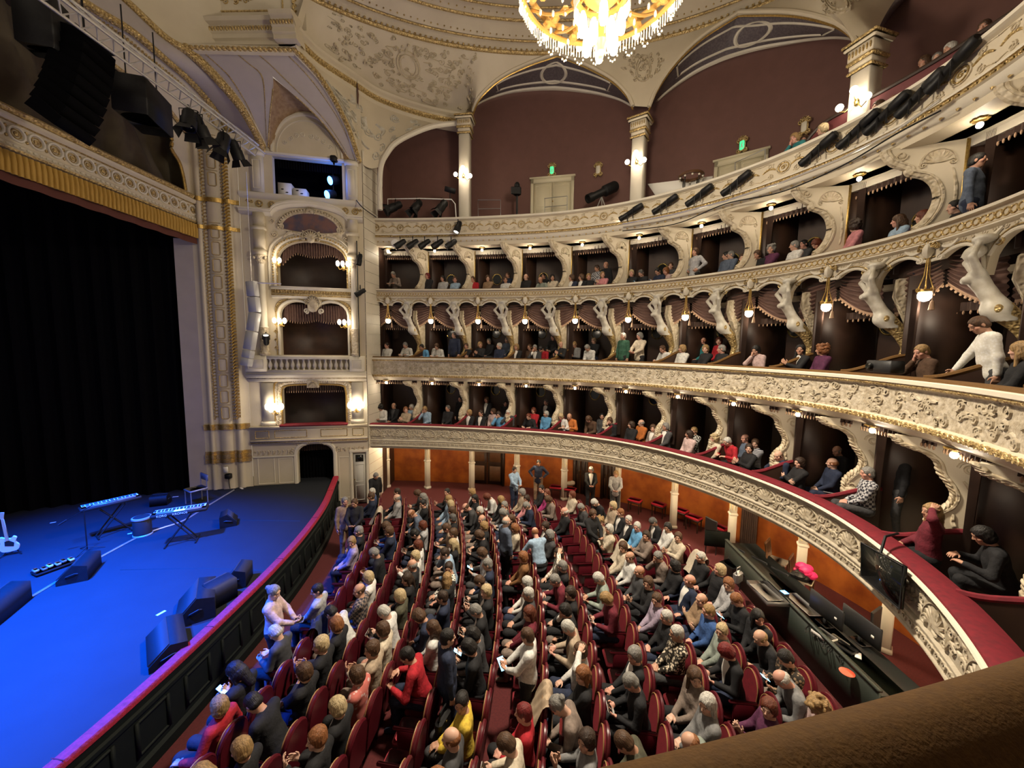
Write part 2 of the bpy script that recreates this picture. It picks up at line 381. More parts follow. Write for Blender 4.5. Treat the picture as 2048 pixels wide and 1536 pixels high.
# ================================================================ smooth figures: distance fields -> one continuous mesh
class Field:
    def __init__(self, lo, hi, fine, h0=.016, h1=.008):
        """rectilinear grid, spacing h1 inside the boxes listed in fine, h0 elsewhere"""
        ax = []
        for d in range(3):
            x = lo[d]; a = [x]
            while x < hi[d]:
                st = h1 if any(b[0][d] - h0 <= x <= b[1][d] for b in fine) else h0
                x += st; a.append(x)
            ax.append(np.array(a))
        self.ax = ax; self.D = np.full([len(a) for a in ax], 1.0, np.float32)
    def _sl(self, lo, hi):
        s = []
        for d in range(3):
            i0 = max(0, int(np.searchsorted(self.ax[d], lo[d])) - 1); i1 = min(len(self.ax[d]), int(np.searchsorted(self.ax[d], hi[d])) + 1)
            if i1 - i0 < 1: return None
            s.append(slice(i0, i1))
        return tuple(s)
    def _pts(self, s):
        return np.meshgrid(self.ax[0][s[0]], self.ax[1][s[1]], self.ax[2][s[2]], indexing='ij')
    def _merge(self, s, d, k, sub=False):
        a = self.D[s]
        if sub:
            d = -d; h = np.clip(.5 - .5 * (a - d) / k, 0, 1) if k > 0 else None
            self.D[s] = np.maximum(a, d) if k <= 0 else (a * (1 - h) + d * h + k * h * (1 - h))
            return
        if k <= 0: self.D[s] = np.minimum(a, d); return
        h = np.clip(.5 + .5 * (a - d) / k, 0, 1)
        self.D[s] = a * (1 - h) + d * h - k * h * (1 - h)
    def cap(self, p, q, r1, r2=None, k=.02, sub=False):
        p = np.array(p, float); q = np.array(q, float); r2 = r1 if r2 is None else r2; m = max(r1, r2) + k + .05
        s = self._sl(np.minimum(p, q) - m, np.maximum(p, q) + m)
        if s is None: return self
        X, Y, Z = self._pts(s); d = q - p; L2 = d @ d + 1e-12
        t = np.clip(((X - p[0]) * d[0] + (Y - p[1]) * d[1] + (Z - p[2]) * d[2]) / L2, 0, 1)
        D = np.sqrt((X - p[0] - t * d[0]) ** 2 + (Y - p[1] - t * d[1]) ** 2 + (Z - p[2] - t * d[2]) ** 2) - (r1 + (r2 - r1) * t)
        self._merge(s, D, k, sub); return self
    def ell(self, c, r, R=None, k=.02, sub=False):
        c = np.array(c, float); r = np.array(r, float); m = r.max() + k + .05
        s = self._sl(c - m, c + m)
        if s is None: return self
        X, Y, Z = self._pts(s); P = np.stack([X - c[0], Y - c[1], Z - c[2]], -1)
        if R is not None: P = P @ np.asarray(R)
        k0 = np.sqrt(((P / r) ** 2).sum(-1)); k1 = np.sqrt(((P / r ** 2) ** 2).sum(-1)) + 1e-9
        self._merge(s, k0 * (k0 - 1) / k1, k, sub); return self
    def half(self, c, n):
        """keep only the side of the plane the normal points away from"""
        X, Y, Z = np.meshgrid(*self.ax, indexing='ij'); self.D = np.maximum(self.D, (X - c[0]) * n[0] + (Y - c[1]) * n[1] + (Z - c[2]) * n[2]).astype(np.float32); return self
    def mesh(self):
        D = self.D; ax = self.ax; ins = D < 0
        c = ins[:-1, :-1, :-1].astype(np.int8)
        tot = np.zeros(c.shape, np.int8)
        for i in (0, 1):
            for j in (0, 1):
                for k in (0, 1): tot += ins[i:D.shape[0] - 1 + i, j:D.shape[1] - 1 + j, k:D.shape[2] - 1 + k]
        act = (tot > 0) & (tot < 8); idx = np.argwhere(act); nv = len(idx)
        num = np.full(act.shape, -1, np.int32); num[act] = np.arange(nv)
        acc = np.zeros((nv, 3)); cnt = np.zeros(nv)
        I = idx
        corner = {}
        for i in (0, 1):
            for j in (0, 1):
                for k in (0, 1): corner[i, j, k] = D[I[:, 0] + i, I[:, 1] + j, I[:, 2] + k]
        for axis in range(3):
            for a in (0, 1):
                for b in (0, 1):
                    o0 = [a, b]; o0.insert(axis, 0); o1 = list(o0); o1[axis] = 1
                    d0, d1 = corner[tuple(o0)], corner[tuple(o1)]; m = (d0 < 0) != (d1 < 0)
                    t = np.where(m, d0 / np.where(m, d0 - d1, 1), 0)
                    p = np.empty((nv, 3))
                    for d in range(3):
                        lo = ax[d][I[:, d] + o0[d]]
                        p[:, d] = lo + (t * (ax[d][I[:, d] + 1] - ax[d][I[:, d]]) if d == axis else 0)
                    acc[m] += p[m]; cnt[m] += 1
        V = acc / cnt[:, None]; Q = []
        for axis in range(3):
            o = [d for d in range(3) if d != axis]
            A = np.moveaxis(ins, axis, 0); Nn = np.moveaxis(num, axis, 0)
            x0 = A[:-1, 1:-1, 1:-1]; x1 = A[1:, 1:-1, 1:-1]; m = x0 != x1; e = np.argwhere(m); fl = x0[m]
            i, j, k = e[:, 0], e[:, 1] + 1, e[:, 2] + 1
            q = np.stack([Nn[i, j - 1, k - 1], Nn[i, j, k - 1], Nn[i, j, k], Nn[i, j - 1, k]], -1)
            flip = fl if axis != 1 else ~fl
            q[~flip] = q[~flip][:, ::-1]; Q.append(q)
        Q = np.concatenate(Q); Q = Q[(Q >= 0).all(1)]
        return V, Q

def field_mesh(name, F, mats, attr=None, mfun=None):
    V, Q = F.mesh(); me = bpy.data.meshes.new(name)
    mi = mfun(V[Q].mean(1)) if mfun is not None else None
    set_mesh(me, V, Q, np.zeros((0, 3), int), mi)
    for m in (mats if isinstance(mats, (list, tuple)) else [mats]): me.materials.append(m)
    me.shade_smooth()
    if attr is not None:
        a = me.attributes.new('hp', 'FLOAT_VECTOR', 'POINT'); a.data.foreach_set('vector', np.ascontiguousarray(attr(V), np.float32).ravel())
    return me
# ================================================================ large structure of the house
SEND = RL                                                       # the horseshoe runs right round
def sweep_obj(name, path, prof, mats, mi=None, closed=False, parent=None, smooth=True):
    mb = MB(); mb.sweep(path[0], path[1], prof, mi, closed); return mb.build(name, mats, parent, smooth)

f = MB()
f.add([(-7.6, -3, 0), (12, -3, 0), (12, 20, 0), (-7.6, 20, 0)], [(0, 1, 2, 3)])
struct(f.build('floor', CARPET, smooth=False), 'dark red carpet under the stalls')
# outer walls level by level (same line on plan)
SW = 24.0
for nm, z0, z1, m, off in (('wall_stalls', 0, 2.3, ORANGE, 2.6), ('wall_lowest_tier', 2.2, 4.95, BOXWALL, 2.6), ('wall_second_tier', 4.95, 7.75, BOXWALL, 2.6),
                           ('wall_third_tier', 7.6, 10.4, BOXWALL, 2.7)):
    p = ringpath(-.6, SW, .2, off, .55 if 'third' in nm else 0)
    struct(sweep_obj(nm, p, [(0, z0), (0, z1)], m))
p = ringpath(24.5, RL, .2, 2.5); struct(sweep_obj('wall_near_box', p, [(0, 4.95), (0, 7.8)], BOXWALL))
# tier floors
for k, z0, z1, o in ((1, 2.22, 2.36, .12), (2, 4.95, 5.08, .12), (3, 7.72, 7.84, 1.0), (4, 10.36, 10.5, .12)):
    p = tpath(k, -.1, SEND, 0, .2)
    struct(sweep_obj('floor_tier', p, [(o, z1), (2.9, z1), (2.9, z0), (o, z0)], [CREAM], closed=True), TIERNAME[k] + ' floor slab')

# ---- ornament helpers -------------------------------------------------------------
def spiral(cx, cz, r, turns=1.6, a0=0.0, d=1, n=18, rin=.18):
    t = np.linspace(0, 1, n); a = a0 + d * t * turns * 2 * PI; rr = r * (1 - t * (1 - rin))
    return np.stack([cx + rr * np.cos(a), cz + rr * np.sin(a)], -1)
def arc(cx, cz, rx, rz, a0, a1, n=10):
    a = np.linspace(a0, a1, n); return np.stack([cx + rx * np.cos(a), cz + rz * np.sin(a)], -1)
def leaf(x0, z0, x1, z1, bend, n=7):
    t = np.linspace(0, 1, n); dx, dz = x1 - x0, z1 - z0
    return np.stack([x0 + dx * t - dz * bend * np.sin(PI * t), z0 + dz * t + dx * bend * np.sin(PI * t)], -1)
def taper(n, w): t = np.linspace(0, 1, n); return w * (.25 + 1.0 * np.sin(PI * (t * .85 + .08)))
def tier_fn(k, off):
    def fn(U, V, D):
        P = tring(k, U, off - 0.0); _, _, tx, ty = rframe(U)
        return np.stack([P[:, 0] + ty * D, P[:, 1] - tx * D, RIM[k] + V], -1)
    return fn
def shell(mb, fn, cx, cz, r, h=.03, mi=0, n=9):
    for i in range(n):
        a = PI * (.5 + (i - (n - 1) / 2) * .11 * 9 / n * 1.0)
        e = (cx + r * math.cos(a), cz + r * math.sin(a))
        mb.ribbon(leaf(cx, cz, e[0], e[1], 0, 6), taper(6, r * .13), h, fn, mi)
    mb.ribbon(arc(cx, cz, r * 1.12, r * 1.12, PI * .02, PI * .98, 14), r * .06, h, fn, mi)
    for sg in (-1, 1): mb.ribbon(spiral(cx + sg * r * .95, cz - r * .12, r * .26, 1.3, PI / 2, -sg, 12), r * .07, h, fn, mi)

SP0, SP1 = 0.0, 22.0                                            # stretch of parapet with carved ornament
def parapet(k, label):
    root = thing('balcony_parapet', label, 'balcony', (2, YC, RIM[k] - 1))
    return root
# ---- lowest tier parapet
pr1 = parapet(1, 'lowest curved balcony front with shell and garland relief and red velvet rail')
P1 = tpath(1, 0, SEND, 0, .1, .42)
sweep_obj('front_panel', P1, [(.40, -.08), (.40, -.8)] and [(.04, 3.13), (-.02, 3.2), (-.055, 3.19), (-.07, 3.165), (-.055, 3.14), (-.02, 3.125), (.03, 3.115), (.045, 3.10), (.055, 2.60),
          (.03, 2.585), (.015, 2.57), (.015, 2.55), (.03, 2.535), (.035, 2.53), (.035, 2.37), (.02, 2.36), (.01, 2.345), (.01, 2.33), (.035, 2.32), (.035, 2.295), (.05, 2.285), (.055, 2.26), (.12, 2.235), (.3, 2.22)],
          [PALE, AGED], [0] * 7 + [1] * 17, parent=pr1)
sweep_obj('rail_cushion', P1, [(-.015, 3.19), (-.01, 3.225), (.05, 3.245), (.2, 3.24), (.33, 3.22), (.39, 3.18), (.39, 3.1), (.36, 2.36)], [REDVEL, DARKWOOD], [0] * 6 + [1], parent=pr1)
mb = MB(); fn = tier_fn(1, .05); s = SP0 + .35
while s < SP1:
    shell(mb, fn, s, -.47, .27, .04)
    mb.ribbon(arc(s, -.50, .09, .06, PI, 2 * PI, 8), .025, .03, fn)
    for sg in (-1, 1):
        mb.ribbon(leaf(s + sg * .26, -.40, s + sg * .52, -.20, sg * .35, 8), taper(8, .028), .03, fn)
        mb.ribbon(spiral(s + sg * .36, -.28, .085, 1.4, PI / 2 + sg, sg, 14), .018, .028, fn)
        mb.ribbon(leaf(s + sg * .28, -.17, s + sg * .55, -.16, -sg * .3, 7), taper(7, .024), .03, fn)
        mb.ribbon(leaf(s + sg * .3, -.54, s + sg * .52, -.44, sg * .4, 7), taper(7, .03), .03, fn); mb.ribbon(spiral(s + sg * .42, -.46, .06, 1.3, 0, -sg, 12), .016, .026, fn)
    for q in range(3): mb.ribbon(leaf(s + .55, -.22 - q * .08, s + .55 + (.07, -.08, .06)[q], -.3 - q * .07, .2, 5), taper(5, .03), .035, fn)
    mb.ribbon(arc(s + .55, -.27, .06, .06, 0, 2 * PI, 12), .02, .035, fn)
    s += 1.1
mb.build('garland_relief', AGEDREL, pr1)
mb = MB(); fn = tier_fn(1, .035)
for s in np.arange(SP0, SP1, .17):
    mb.ribbon(spiral(s, -.75, .055, 1.2, PI, -1, 10), .016, .026, fn); mb.ribbon(leaf(s + .02, -.81, s + .13, -.72, .4, 5), .012, .02, fn)
mb.build('wave_border', AGEDREL, pr1)
# ---- second tier parapet
pr2 = parapet(2, 'second balcony front with dense scroll relief, gilt cable moulding and brown velvet rail')
P2 = tpath(2, 0, 22.5, 0, .1, .42)
sweep_obj('front_panel', P2, [(.03, 5.84), (-.03, 5.87), (-.06, 5.855), (-.06, 5.80), (-.03, 5.785), (-.035, 5.76), (-.02, 5.735), (.03, 5.72), (.045, 5.70), (.045, 5.20), (.01, 5.18),
          (-.03, 5.165), (-.045, 5.13), (-.03, 5.095), (.0, 5.08), (.03, 5.05), (.05, 5.02), (.12, 4.97), (.3, 4.95), (.4, 4.95)], [PALE, RELIEF2, GOLDREL, CREAM],
          [0, 0, 0, 0, 2, 2, 0, 3, 1, 3, 3, 2, 2, 3, 3, 3, 3, 3, 3], parent=pr2)
sweep_obj('rail_cushion', P2, [(-.01, 5.865), (.0, 5.895), (.06, 5.915), (.2, 5.91), (.33, 5.89), (.37, 5.85), (.37, 5.7), (.36, 5.08)], [BROWNVEL, DARKWOOD], [0] * 6 + [1], parent=pr2)
mb = MB(); fn = tier_fn(2, .045); rr = random.Random(3)
for s in np.arange(SP0 + .1, SP1, .34):
    for q in range(3):
        cx, cz = s + rr.uniform(-.1, .25), -.27 - q * .16 + rr.uniform(-.03, .03); dd = rr.choice((-1, 1))
        mb.ribbon(spiral(cx, cz, rr.uniform(.06, .10), 1.5, rr.uniform(0, 6), dd, 14), .016, .03, fn)
        a = rr.uniform(0, 6.28); mb.ribbon(leaf(cx, cz, cx + .17 * math.cos(a), cz + .12 * math.sin(a), rr.uniform(-.5, .5), 6), taper(6, .028), .03, fn)
mb.build('scroll_relief', AGEDREL, pr2)
mb = MB()
for s in np.arange(SP0, SP1, .10): mb.ribbon(leaf(s, -.715, s + .10, -.785, .25, 5), .02, .02, tier_fn(2, -.035))
mb.build('cable_moulding', GOLDREL, pr2)
# ---- third tier parapet with the pierced arcade below it
pr3 = parapet(3, 'third balcony front with gilt guilloche band over a pierced arcade')
P3 = tpath(3, 0, SEND, 0, .1, .42)
sweep_obj('front_panel', P3, [(.03, 8.62), (-.03, 8.635), (-.06, 8.62), (-.06, 8.575), (-.02, 8.56), (.02, 8.545), (.03, 8.53), (.03, 8.36), (-.01, 8.345), (-.04, 8.325), (-.04, 8.30), (.0, 8.28), (.04, 8.26), (.05, 8.2), (.14, 8.2), (.2, 8.3)], [PALE, CREAM, GOLDREL],
          [0, 0, 0, 1, 1, 1, 1, 2, 2, 0, 1, 1, 1, 1, 1], parent=pr3)
sweep_obj('rail_cushion', P3, [(-.01, 8.63), (.0, 8.65), (.08, 8.66), (.25, 8.65), (.3, 8.61), (.3, 7.84)], [BROWNVEL, DARKWOOD], [0] * 4 + [1], parent=pr3)
mb = MB(); fn = tier_fn(3, .03)
for s in np.arange(SP0, SP1, .105):
    mb.ribbon(arc(s, -.195, .052, .058, 0, 2 * PI, 10), .014, .022, fn, 0)
for s in np.arange(SP0, SP1, .30):
    for q in (-1, 1): mb.ribbon(spiral(s + .075 * q, -.40, .05, 1.2, 0, q, 10), .012, .02, tier_fn(3, .05), 1)
mb.build('guilloche', [GOLDREL, RELIEF], pr3)
def arch_z(t):
    a = np.abs(t - .5); z = 7.62 + .52 * np.sqrt(np.clip(1 - ((a - .25) / .25) ** 2, 0, 1))
    return np.where(a < .09, np.maximum(z, 8.0 - .0 * a), z)
mb = MB(); mt = MB(); mg = MB()
for s0, s1 in ABAYS + [(18.75, 20.4)]:
    t = np.linspace(0, 1, 41); S_ = s0 + (s1 - s0) * t; zb = arch_z(t); zb[0] = zb[-1] = 7.55
    F_ = tring(3, S_, .05); B_ = tring(3, S_, .17)
    G = np.stack([np.c_[F_, np.full(41, 8.24)], np.c_[F_, zb], np.c_[B_, zb], np.c_[B_, np.full(41, 8.24)]], 1)
    mb.grid(G)
    for a, b in ((1, 20), (20, 40)):
        pth = np.c_[tring(3, S_, .04), zb][a:b + 1]; mt.tube(pth, .028, 6)
        mg.tube(np.c_[tring(3, S_, .035), zb + .055][a:b + 1], .012, 5)
    # cartouche at the crown and scrolls in the spandrels
    sm = (s0 + s1) / 2; fn = tier_fn(3, .04)
    mt.ball(np.r_[tring(3, sm, -.02), 8.17], (.10, .07, .14), 8); shell(mg, tier_fn(3, -.01), sm, -.42, .13, .04, 0, 7)
    for q in (-1, 1):
        mt.ribbon(spiral(sm + q * .15, -.62, .06, 1.3, PI / 2, q, 12), .018, .04, fn); mt.ribbon(leaf(sm + q * .1, -.4, sm + q * .4, -.34, -q * .3, 8), taper(8, .03), .03, fn)
        mg.ribbon(spiral(s0 + .0 + (.17 if q > 0 else s1 - s0 - .17), -.62, .07, 1.4, PI / 2, -q, 12), .014, .03, fn)
        mt.ribbon(leaf(sm + q * .62, -.40, sm + q * .78, -.75, q * .2, 8), taper(8, .035), .03, fn)
mb.build('arcade_panel', CREAM, pr3); mt.build('arch_moulding', PALE, pr3); mg.build('gilt_trim', GOLDREL, pr3)
# ---- gallery parapet
pr4 = parapet(4, 'top gallery balcony front with oval medallions and scroll panels')
P4 = tpath(4, 0, SEND, 0, .1, .42)
sweep_obj('front_panel', P4, [(.12, 11.36), (.03, 11.40), (-.04, 11.41), (-.07, 11.39), (-.07, 11.33), (-.02, 11.31), (.03, 11.28), (.03, 10.83), (-.02, 10.81), (-.04, 10.79), (-.04, 10.75), (-.01, 10.735), (-.01, 10.68),
          (.03, 10.655), (.05, 10.6), (.08, 10.54), (.13, 10.5), (.13, 10.46), (.16, 10.44), (.16, 10.40), (.3, 10.37), (.55, 10.36), (.9, 10.36), (.98, 10.33), (.98, 10.2), (1.15, 10.2)], [PALE, CREAM, GOLDREL],
          [0, 0, 0, 0, 0, 1, 1, 1, 0, 0, 2, 2, 1, 0, 0, 0, 0, 0, 0, 1, 1, 1, 0, 0, 0], parent=pr4)
sweep_obj('rail_cushion', P4, [(.02, 11.405), (.06, 11.43), (.2, 11.43), (.25, 11.40), (.25, 10.5)], [DARKWOOD, BOXWALL], [0] * 3 + [1], parent=pr4)
mb = MB(); fn = tier_fn(4, .03)
for s in np.arange(SP0 + .3, SP1, .95):
    for r, m in ((.15, 0), (.11, 1)): mb.ribbon(arc(s, -.355, r * .95, r, 0, 2 * PI, 18), .016, .03, fn, m)
    mb.ribbon(spiral(s, -.355, .06, 1.3, 0, 1, 12), .014, .03, fn, 1)
    for q in (-1, 1):
        for z in (-.22, -.49): mb.ribbon(spiral(s + q * .28, z, .07, 1.4, PI / 2 if z < -.3 else -PI / 2, q if z < -.3 else -q, 14), .014, .025, fn)
        mb.ribbon(leaf(s + q * .15, -.355, s + q * .44, -.355, .25 * q, 9), taper(9, .024), .025, fn, 1)
        mb.ribbon(leaf(s + q * .2, -.19, s + q * .47, -.16, .1 * q, 7), .012, .02, fn); mb.ribbon(leaf(s + q * .2, -.52, s + q * .47, -.55, .1 * q, 7), .012, .02, fn)
mb.build('medallion_relief', [RELIEF, GOLDREL], pr4)
mb = MB(); fn = tier_fn(4, -.01)
for s in np.arange(SP0, SP1, .12): mb.ribbon(leaf(s, -.705, s + .055, -.705, 0, 4), .018, .03, fn)
for s in np.arange(SP0, SP1, .22):
    mb.ribbon(leaf(s, -.84, s + .14, -.9, .3, 5), .03, .02, tier_fn(4, .09))
mb.build('bead_band', GOLDREL, pr4)

# ================================================================ box dividers
def local_fn(x0):                                                # profile (outward, z) extruded across x
    return lambda u, v, d: (x0 + d, u, v)
def prof_smooth(pts, n=5): return catmull(pts, n)
def side_fn(x, sg):
    return lambda U, V, D: np.stack([np.full(len(U), x) + sg * D, U, V], -1)
def divider_low():
    """lowest tier: leafy S bracket in front of a flat pier; local y = outward from the rim of this tier"""
    t = thing('box_divider', 'x', 'box divider', local=True)
    front = prof_smooth([(-.02, 1.66), (.06, 1.58), (.22, 1.52), (.38, 1.46), (.50, 1.34), (.56, 1.16), (.66, 1.0), (.72, .84), (.68, .66), (.56, .52), (.48, .36), (.50, .2), (.58, .08)], 5)
    wig = front.copy(); n = len(wig); wig[:, 0] += .016 * np.sin(np.arange(n) * 1.9)
    poly = [tuple(p) for p in wig] + [(.62, .0), (1.15, .0), (1.15, 1.70), (0, 1.70)]
    m = MB(); m.prism(poly, local_fn(0), -.07, .07); m.build('pier', CREAM, t, smooth=False)
    m = MB(); m.box((0, 1.16, .85), (.17, .05, 1.7)); m.build('gilt_edge', GOLD, t, smooth=False)
    m = MB()
    for sg in (-1, 1):
        fs = side_fn(.07 * sg, sg)
        m.ribbon(front + [(.05, 0)], .028, .03, fs); m.ribbon(spiral(.86, 1.3, .13, 1.4, PI, -1, 18), .022, .03, fs); m.ribbon(spiral(.58, .30, .07, 1.2, 0, 1, 12), .018, .03, fs)
        m.ribbon(leaf(.80, 1.1, .92, .5, .15, 10), taper(10, .03), .03, fs); m.ribbon(leaf(.74, .55, .95, .2, -.2, 8), taper(8, .03), .03, fs)
    for i in range(0, n - 3, 2):                                  # leaf lobes along the front edge
        tg = front[i + 1] - front[i]; m.ball((0, front[i, 0], front[i, 1]), (.10, .035, .085), 8, M=Matrix.Rotation(math.atan2(-tg[0], tg[1]) + .5, 3, 'X'))
    m.lathe([(.0, 0), (.14, 0), (.15, .04), (.11, .08), (.15, .14), (.16, .22), (.11, .30), (0, .32)], (0, .58, -.02), 12)
    m.build('leaf_scroll', RELIEF, t); return t
def divider_top():
    """third tier: open C scroll bracket with shell"""
    t = thing('box_divider', 'x', 'box divider', local=True)
    inner = prof_smooth([(.52, .10), (.66, .22), (.78, .45), (.82, .70), (.76, .95), (.62, 1.13), (.44, 1.22), (.36, 1.26), (.34, 1.34), (.22, 1.42), (.10, 1.5), (-.02, 1.66), (-.04, 1.74)], 5)
    poly = [tuple(p) for p in inner] + [(1.12, 1.74), (1.12, 0), (.52, 0)]
    m = MB(); m.prism(poly, local_fn(0), -.075, .075); m.build('pier', CREAM, t, smooth=False)
    m = MB(); m.box((0, 1.13, .86), (.18, .05, 1.7)); m.build('gilt_edge', GOLD, t, smooth=False)
    m = MB()
    for sg in (-1, 1):
        fs = side_fn(.075 * sg, sg)
        m.ribbon(inner + [(.045, -.01)], .026, .03, fs); m.ribbon(spiral(.20, 1.56, .10, 1.5, 0, -1, 16), .018, .03, fs); m.ribbon(spiral(.58, .12, .08, 1.4, PI, 1, 16), .018, .03, fs)
        shell(m, fs, .74, 1.34, .22, .03)
        m.ribbon(leaf(.96, 1.2, 1.0, .3, .06, 10), taper(10, .025), .02, fs)
    m.tube(np.c_[np.zeros(len(inner)), inner], .085, 8)
    m.ball((0, .58, .10), (.12, .10, .10), 10)
    m.build('scroll', RELIEF, t); return t
def divider_mid():
    """second tier: stucco female figure with a gilt scaled tail leaning out from a flat pier"""
    t = thing('caryatid_bracket', 'x', 'caryatid', local=True)
    m = MB(); m.prism([(.58, 0), (1.12, 0), (1.12, 1.9), (.45, 1.9), (.42, 1.55), (.62, 1.05), (.74, .55)], local_fn(0), -.09, .09)
    for sg in (-1, 1):
        fs = side_fn(.09 * sg, sg)
        m.ribbon(spiral(.93, .34, .10, 1.4, PI, 1, 14), .02, .03, fs); m.ribbon(leaf(.98, .5, .98, 1.5, .05, 10), taper(10, .025), .02, fs); m.ribbon(leaf(.86, 1.1, .8, 1.6, .1, 8), taper(8, .03), .02, fs)
    m.build('pier', RELIEF, t, smooth=False)
    m = MB(); m.box((0, 1.13, .95), (.19, .04, 1.9)); m.build('gilt_edge', GOLD, t, smooth=False)
    F = Field((-.5, -.3, .9), (.5, .75, 2.35), [], .018, .018)
    F.cap((0, .34, 1.08), (0, .19, 1.36), .15, .105, .04).cap((0, .19, 1.36), (0, .06, 1.60), .105, .13, .04).cap((-.13, .06, 1.68), (.13, .06, 1.68), .075, k=.06)
    for q in (-1, 1):
        F.ell((.065 * q, -.05, 1.58), (.062, .062, .062), k=.03).cap((.17 * q, .05, 1.70), (.33 * q, -.04, 1.90), .055, .045, .03).cap((.33 * q, -.04, 1.90), (.13 * q, .03, 2.10), .043, .032, .02).ell((.10 * q, .03, 2.12), (.06, .04, .035), k=.02)
    F.cap((0, .04, 1.74), (0, .0, 1.88), .05, k=.03).ell((0, -.02, 1.98), (.085, .10, .12), k=.02).ell((0, .03, 2.02), (.12, .11, .10), k=.03).cap((0, -.115, 1.98), (0, -.13, 1.95), .012, k=.015)
    F.ell((0, .1, 2.2), (.2, .14, .07), k=.05).cap((0, .28, 1.1), (0, .45, .93), .16, .14, .05)
    o = bpy.data.objects.new('figure', field_mesh('figure', F, MARBLE)); COL.objects.link(o); o.parent = t
    F = Field((-.3, .1, -.05), (.3, 1.05, 1.2), [], .02, .02)
    F.cap((0, .34, 1.08), (0, .56, .84), .155, .12, .04).cap((0, .56, .84), (0, .70, .52), .12, .085, .04).cap((0, .70, .52), (0, .63, .22), .085, .075, .03).cap((0, .63, .22), (0, .56, .08), .075, .12, .03)
    for q in (-1, 1): F.ell((.13 * q, .30, 1.10), (.06, .05, .075), k=.02)
    o = bpy.data.objects.new('scaled_tail', field_mesh('scaled_tail', F, GOLDREL)); COL.objects.link(o); o.parent = t
    m = MB(); m.lathe([(0, 0), (.15, 0), (.16, .03), (.13, .06), (.12, .1), (0, .11)], (0, .56, -.01), 12); m.build('foot_scroll', PALE, t)
    return t
SKEW = .50                                                      # the partitions are set at a slant, opening towards the stage
PROT = {1: divider_low(), 2: divider_mid(), 3: divider_top()}
DKIND = {1: 'cream leafy S-scroll box divider', 2: 'caryatid box divider with gilt scaled tail', 3: 'cream open C-scroll box divider with shell'}
for k in (1, 2, 3):
    for i, s in enumerate(DIV):
        p = tring({1: 1, 2: 3, 3: 3}[k], s - .5, {1: .40, 2: -.13, 3: .02}[k]); lab = f'{DKIND[k]}, {ORD[i]} from the stage on the {TIERNAME[k]}'
        if i == 0:
            r = PROT[k]; r.location = (p[0], p[1], RIM[k] + .02); r.rotation_euler = (0, 0, ringrot(s) - SKEW); r['label'] = lab; r['group'] = 'dividers of the ' + TIERNAME[k]
        else: dup(PROT[k], (p[0], p[1], RIM[k] + .02), ringrot(s) - SKEW, lab)

# dark partitions between boxes, a velvet-topped low wing in each
def partition(k):
    t = thing('box_partition', 'x', 'box wing', local=True)
    h = {1: 1.72, 2: 1.9, 3: 1.72}[k]
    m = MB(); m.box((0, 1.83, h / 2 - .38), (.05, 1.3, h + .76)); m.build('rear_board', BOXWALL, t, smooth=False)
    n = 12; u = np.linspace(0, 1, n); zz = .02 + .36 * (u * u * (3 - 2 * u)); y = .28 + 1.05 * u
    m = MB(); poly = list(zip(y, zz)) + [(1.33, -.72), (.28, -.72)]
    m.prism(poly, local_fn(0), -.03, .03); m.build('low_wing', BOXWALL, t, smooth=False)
    m = MB(); m.tube(np.c_[np.zeros(n), y, zz], .045, 7); m.build('velvet_edge', REDVEL if k == 1 else BROWNVEL, t)
    return t
for k in (1, 2, 3):
    pt = partition(k)
    for i, s in enumerate(DIV):
        p = tring(k, s - .5, .02); lab = f'dark box partition and low wing with {"red" if k == 1 else "brown"} velvet edge, {ORD[i]} from stage, {TIERNAME[k]}'
        if i == 0: pt.location = (p[0], p[1], RIM[k]); pt.rotation_euler = (0, 0, ringrot(s) - SKEW); pt['label'] = lab; pt['group'] = 'box wings of the ' + TIERNAME[k]
        else: dup(pt, (p[0], p[1], RIM[k]), ringrot(s) - SKEW, lab)

# valances in the lowest and third tier boxes, swags in the second
def valance(h):
    t = thing('box_valance', 'x', 'valance', local=True); n = 97
    x = np.linspace(-.5, .5, n); y = .02 * np.sin(np.arange(n) * 2 * PI / 6)
    m = MB(); m.grid(np.stack([np.c_[x, y, np.zeros(n)], np.c_[x, y * 1.5, np.full(n, -h)]], 1)); m.build('pleated_band', DARKDRAPE, t)
    m = MB()
    for i in range(22):
        xx = -.48 + i * .96 / 21; m.ball((xx, -.015, -h - .025), (.011, .018, .045), 6)
    m.build('tassel_row', FRINGE, t); return t
def place_bays(proto, k, off, z, what, n0=0, wscale=True, grp=None, tier=None):
    for i, (s0, s1) in enumerate(ABAYS if tier else BAYS):
        sm = (s0 + s1) / 2; p = tring(k, sm, off); e0, e1 = tring(k, s0, off), tring(k, s1, off); w = float(np.hypot(*(e1 - e0))) - .16
        lab = f'{what} in the {ORD[i]} box from the stage, {TIERNAME[tier or k]}'
        r = proto if i == 0 else dup(proto)
        r.location = (p[0], p[1], z); r.rotation_euler = (0, 0, math.atan2(*(e1 - e0)[::-1])); r['label'] = lab; r['group'] = grp or (proto.name.split('.')[0].replace('_', ' ') + 's of the ' + TIERNAME[tier or k])
        if wscale: r.scale = (w, 1, 1)
place_bays(valance(.12), 1, .62, 4.96, 'dark pleated valance with tan tassels')
place_bays(valance(.34), 3, 1.0, 10.42, 'dark pleated valance with tan tassels')
